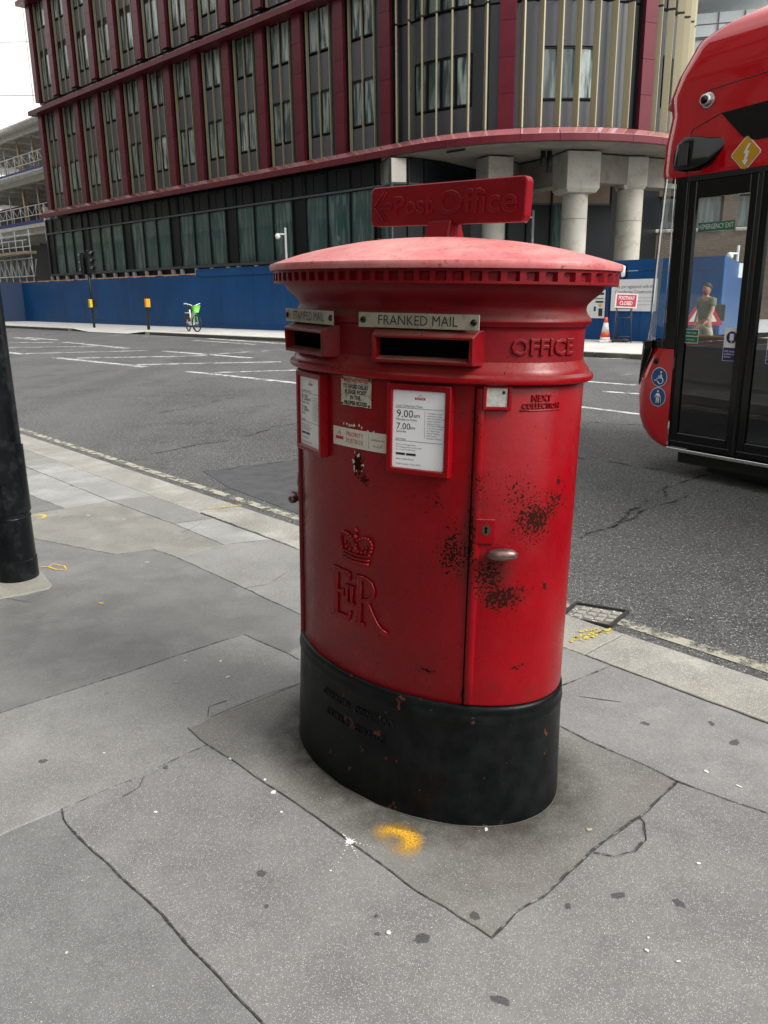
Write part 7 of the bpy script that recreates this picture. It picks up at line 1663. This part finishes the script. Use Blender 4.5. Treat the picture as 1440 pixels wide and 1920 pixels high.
for (x, y, a, b2, mt) in ((1105, 1557, 6, 4, M_leaf), (1213, 1783, 5, 4, M_bit), (1272, 1804, 4, 3, M_bit), (729, 1750, 6, 4, M_bit), (513, 1487, 6, 5, M_splat), (497, 1463, 4, 3, M_splat), (528, 1524, 4, 3, M_splat), (195, 1413, 4, 2, M_bit), (125, 1788, 3.5, 3, M_bit), (292, 1524, 4, 3, M_splat), (660, 1053, 6, 2, M_bit), (275, 1055, 5, 1.5, M_bit), (1325, 1448, 6, 3, M_splat), (1385, 1475, 7, 2, M_splat), (1310, 1620, 4, 3, M_splat), (912, 1556, 6, 4, M_bit), (347, 1240, 4, 2, M_bit), (414, 1240, 6, 2, M_bit), (165, 967, 4, 1.5, M_bit), (232, 974, 4, 1.5, M_bit), (427, 1270, 5, 2, M_bit), (620, 1634, 2, 2, M_splat), (1216, 1760, 3, 3, M_splat), (431, 1424, 5, 3, M_leaf)):
    m = blob(x, y, a, b2, mt, 'litter_fleck', z=0.003, n=7, jit=0.35, rot=rg.random() * 3)
# small grit, too small to pick apart
gm = MB()
for i in range(420):
    px, py = rg.uniform(-50, 1480), rg.uniform(1000, 1950); c = gp(px, py); r = rg.uniform(0.0006, 0.0019)
    gm.add([(c.x + r * math.cos(t_) * rg.uniform(.6, 1.4), c.y + r * math.sin(t_) * rg.uniform(.6, 1.4), 0.0016) for t_ in (0, 1.3, 2.6, 3.9, 5.1)] + [(c.x, c.y, 0.0016 + r * 0.8)], [(0, 1, 5), (1, 2, 5), (2, 3, 5), (3, 4, 5), (4, 0, 5)])
tag(gm.build('pavement_grit', M_bit, pavement, fix=False), kind='stuff')
# dirt round the foot of the box, darkened inwards as a painted contact shadow
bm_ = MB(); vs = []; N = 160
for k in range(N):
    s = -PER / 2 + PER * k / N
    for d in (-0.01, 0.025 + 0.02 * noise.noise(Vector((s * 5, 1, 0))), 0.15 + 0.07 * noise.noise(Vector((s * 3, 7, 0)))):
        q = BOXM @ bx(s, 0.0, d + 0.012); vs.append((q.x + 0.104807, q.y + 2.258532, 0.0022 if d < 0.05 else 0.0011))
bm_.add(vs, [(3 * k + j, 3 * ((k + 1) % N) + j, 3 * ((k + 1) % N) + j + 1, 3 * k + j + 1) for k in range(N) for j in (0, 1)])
def dirt_shade_ring():
    m, nt, b = new_mat('foot_dirt_shade'); v = coords(nt)
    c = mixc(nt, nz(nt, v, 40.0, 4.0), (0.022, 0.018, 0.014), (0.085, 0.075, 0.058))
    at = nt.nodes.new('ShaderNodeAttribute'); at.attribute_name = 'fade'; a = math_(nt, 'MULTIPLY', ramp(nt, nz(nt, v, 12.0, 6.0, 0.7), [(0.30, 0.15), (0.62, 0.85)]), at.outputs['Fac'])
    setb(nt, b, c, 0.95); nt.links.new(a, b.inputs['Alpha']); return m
fd_o = bm_.build('foot_dirt_shade', dirt_shade_ring(), pavement, fix=False)
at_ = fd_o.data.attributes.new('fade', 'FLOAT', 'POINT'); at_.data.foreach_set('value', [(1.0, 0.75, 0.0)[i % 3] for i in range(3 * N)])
sk = MB(); vs = []
for k in range(N):
    s = -PER / 2 + PER * k / N; w_ = 0.002 + 0.004 * noise.noise(Vector((s * 14, 0, 0)))
    for d, z in ((-0.008, 0.009), (w_ * 0.5 - 0.003, 0.004), (w_ + 0.002, 0.0012)):
        q = BOXM @ bx(s, 0.0, d + 0.018); vs.append((q.x + 0.104807, q.y + 2.258532, z))
sk.add(vs, [(3 * k + j, 3 * ((k + 1) % N) + j, 3 * ((k + 1) % N) + j + 1, 3 * k + j + 1) for k in range(N) for j in (0, 1)], True)
sk.build('foot_mortar', paving('foot_mortar_mat', (0.10, 0.092, 0.075), 300, 0.05, 0.95, 0.2, 0.6), pavement, fix=False)
# white paint splash
c0 = gp(655, 1579); k0 = (gp(656, 1579) - gp(655, 1579)).length
m = MB(); vs = []; n = 34
for i in range(n):
    a = 2 * math.pi * i / n; r = (rg.uniform(5, 7) if i % 3 else rg.uniform(7, 14)) * k0; vs.append((r * math.cos(a), r * math.sin(a) * 1.0, 0))
m.add(vs, [tuple(range(n))]); link('paint_splash', m.mesh('paint_splash', fix=False), M_splat, pavement, (c0.x, c0.y, 0.0024))
for tgt in ((624, 1638), (705, 1590), (640, 1560), (672, 1612)):
    for k in range(7):
        f = (k + 1) / 7.5; blob(655 + (tgt[0] - 655) * f + rg.uniform(-1, 1), 1579 + (tgt[1] - 1579) * f + rg.uniform(-1, 1), (2.2 - 1.4 * f) * rg.uniform(.6, 1.5), (1.8 - 1.0 * f), M_splat, 'paint_splash', z=0.0023, n=6, jit=0.3)
# sprayed survey marks
def spray_ring(px, py, rx, ry, col, a0=-0.4, a1=4.2, core=0.35, name='spray_mark', dens=0.48):
    c = gp(px, py); k = (gp(px + 1, py) - gp(px, py)).length; R0 = rx * k
    m, nt, b = new_mat('spray_' + name + str(px)); tc = nt.nodes.new('ShaderNodeTexCoord')
    wv = nt.nodes.new('ShaderNodeVectorMath'); wv.operation = 'LENGTH'
    mp = nt.nodes.new('ShaderNodeMapping'); mp.inputs['Scale'].default_value = (1 / R0, 1 / R0 * 1.0, 1); nt.links.new(tc.outputs['Object'], mp.inputs[0])
    nzv = nz(nt, mp.outputs[0], 2.5, 4.0); nt.links.new(mp.outputs[0], wv.inputs[0])
    d = math_(nt, 'ADD', wv.outputs['Value'], math_(nt, 'MULTIPLY_ADD', nzv, 0.3, -0.15))
    ring = math_(nt, 'SUBTRACT', 1.0, math_(nt, 'DIVIDE', math_(nt, 'ABSOLUTE', math_(nt, 'SUBTRACT', d, 0.62)), core), None, True)
    sp2 = nt.nodes.new('ShaderNodeSeparateXYZ'); nt.links.new(mp.outputs[0], sp2.inputs[0])
    fade = math_(nt, 'MULTIPLY_ADD', math_(nt, 'ADD', sp2.outputs[0], math_(nt, 'MULTIPLY', sp2.outputs[1], 0.8)), 0.75, 0.50, True)
    gr2 = ramp(nt, nz(nt, coords(nt), 170.0, 3.0, 0.7), [(dens - 0.1, 0.0), (dens + 0.08, 1.0)])
    a = math_(nt, 'MULTIPLY', math_(nt, 'MULTIPLY', ring, fade), math_(nt, 'MULTIPLY_ADD', gr2, 0.7, 0.3), None, True)
    setb(nt, b, col, 0.6); nt.links.new(math_(nt, 'MULTIPLY', a, 1.35, None, True), b.inputs['Alpha'])
    q = MB(); q.add([(R0 * 1.3 * math.cos(t_), R0 * 1.3 * math.sin(t_) * ry / rx, 0) for t_ in [2 * math.pi * i / 20 for i in range(20)]], [tuple(range(20))])
    link(name, q.mesh(name, fix=False), m, pavement, (c.x, c.y, 0.0018))
spray_ring(738, 1578, 50, 60, (0.70, 0.38, 0.03), core=0.62)
spray_ring(68, 970, 24, 40, (0.70, 0.50, 0.10), core=0.25)
M_ychalk = worn_paint('yellow_spray', (0.62, 0.50, 0.05), 0.44, 70.0, 0.12)
M_ychalk2 = worn_paint('yellow_spray_orange', (0.75, 0.47, 0.05), 0.30, 60.0, 0.2)
def spray_line(pts, wd, mat, z=0.0026):
    W = [gp(*q) for q in pts]; m = MB(); vs = []
    for i, p in enumerate(W):
        d = (W[min(i + 1, len(W) - 1)] - W[max(i - 1, 0)]).normalized(); n_ = Vector((-d.y, d.x, 0)) * wd / 2; vs += [(*(p + n_).xy, z), (*(p - n_).xy, z)]
    m.add(vs, [(2 * i, 2 * i + 1, 2 * i + 3, 2 * i + 2) for i in range(len(W) - 1)]); m.build('spray_mark', mat, pavement, fix=False)
spray_line([(72, 1064), (90, 1063), (104, 1068), (125, 1070), (121, 1062), (100, 1058), (92, 1063)], 0.010, M_ychalk2)
spray_line([(185, 1131), (194, 1132)], 0.012, M_ychalk2)
spray_line([(404, 953), (428, 951), (452, 948)], 0.03, M_ychalk, 0.005); spray_line([(388, 957), (402, 953)], 0.02, M_ychalk, 0.005)
for pts in ([(1070, 1205), (1092, 1190), (1112, 1196), (1128, 1182)], [(1086, 1186), (1108, 1182), (1120, 1190), (1148, 1180)], [(1096, 1200), (1120, 1180), (1142, 1190)], [(1076, 1196), (1100, 1204)]):
    spray_line(pts, 0.020, M_ychalk, 0.005)
M_jointworn = worn_paint('worn_joint_dirt', (0.035, 0.033, 0.028), 0.40, 45.0, 0.2)
# fine cracks in the asphalt
for pts, wd in (([(390, 1345), (392, 1325), (425, 1314)], 0.004), ([(270, 1455), (262, 1476), (230, 1495)], 0.004), ([(458, 1103), (505, 1095), (535, 1075)], 0.004), ([(1085, 1305), (1165, 1317)], 0.004), ([(340, 1000), (380, 980)], 0.003), ([(560, 1283), (500, 1303), (430, 1330), (395, 1345)], 0.003), ([(1305, 1260), (1300, 1230)], 0.003), ([(0, 1120), (60, 1130)], 0.003)):
    crack([gp(*q) for q in pts], wd, 0.0016, name='pavement_crack', amp=0.004, mat=M_joint)
# a pigeon-like spike and dropped strap on the ledge

# crumbled, uneven joint edges along the main joints near the viewer
for pts, wd in ((P_K_left, 0.006), (P_K_right, 0.006), (P_down[:-1], 0.007), (P_L1[:2], 0.006), ([(115, 1517), (265, 1455), (388, 1397)], 0.005), ([(1052, 1362), (1101, 1388), (1198, 1429), (1270, 1465), (1440, 1526)], 0.006), (loop, 0.005), ([(457, 1189), (540, 1225), (560, 1237)], 0.005), ([(60, 1009), (125, 1022), (217, 1040), (288, 1030), (331, 1045), (400, 1076), (458, 1103), (562, 1151)], 0.006), ([(1054, 1285), (1147, 1248)], 0.006), ([(79, 887), (204, 938), (325, 982), (419, 1021)], 0.007), ([(54, 963), (121, 953)], 0.008), ([(406, 971), (325, 982)], 0.006), ([(512, 1011), (419, 1021)], 0.006), ([(37, 834), (558, 1028)], 0.008), ([(1058, 1215), (1440, 1357)], 0.008)):
    crack([gp(*q) for q in pts], wd, 0.0019, name='crumbled_joint', amp=0.0008, mat=M_jointworn, follow=True)
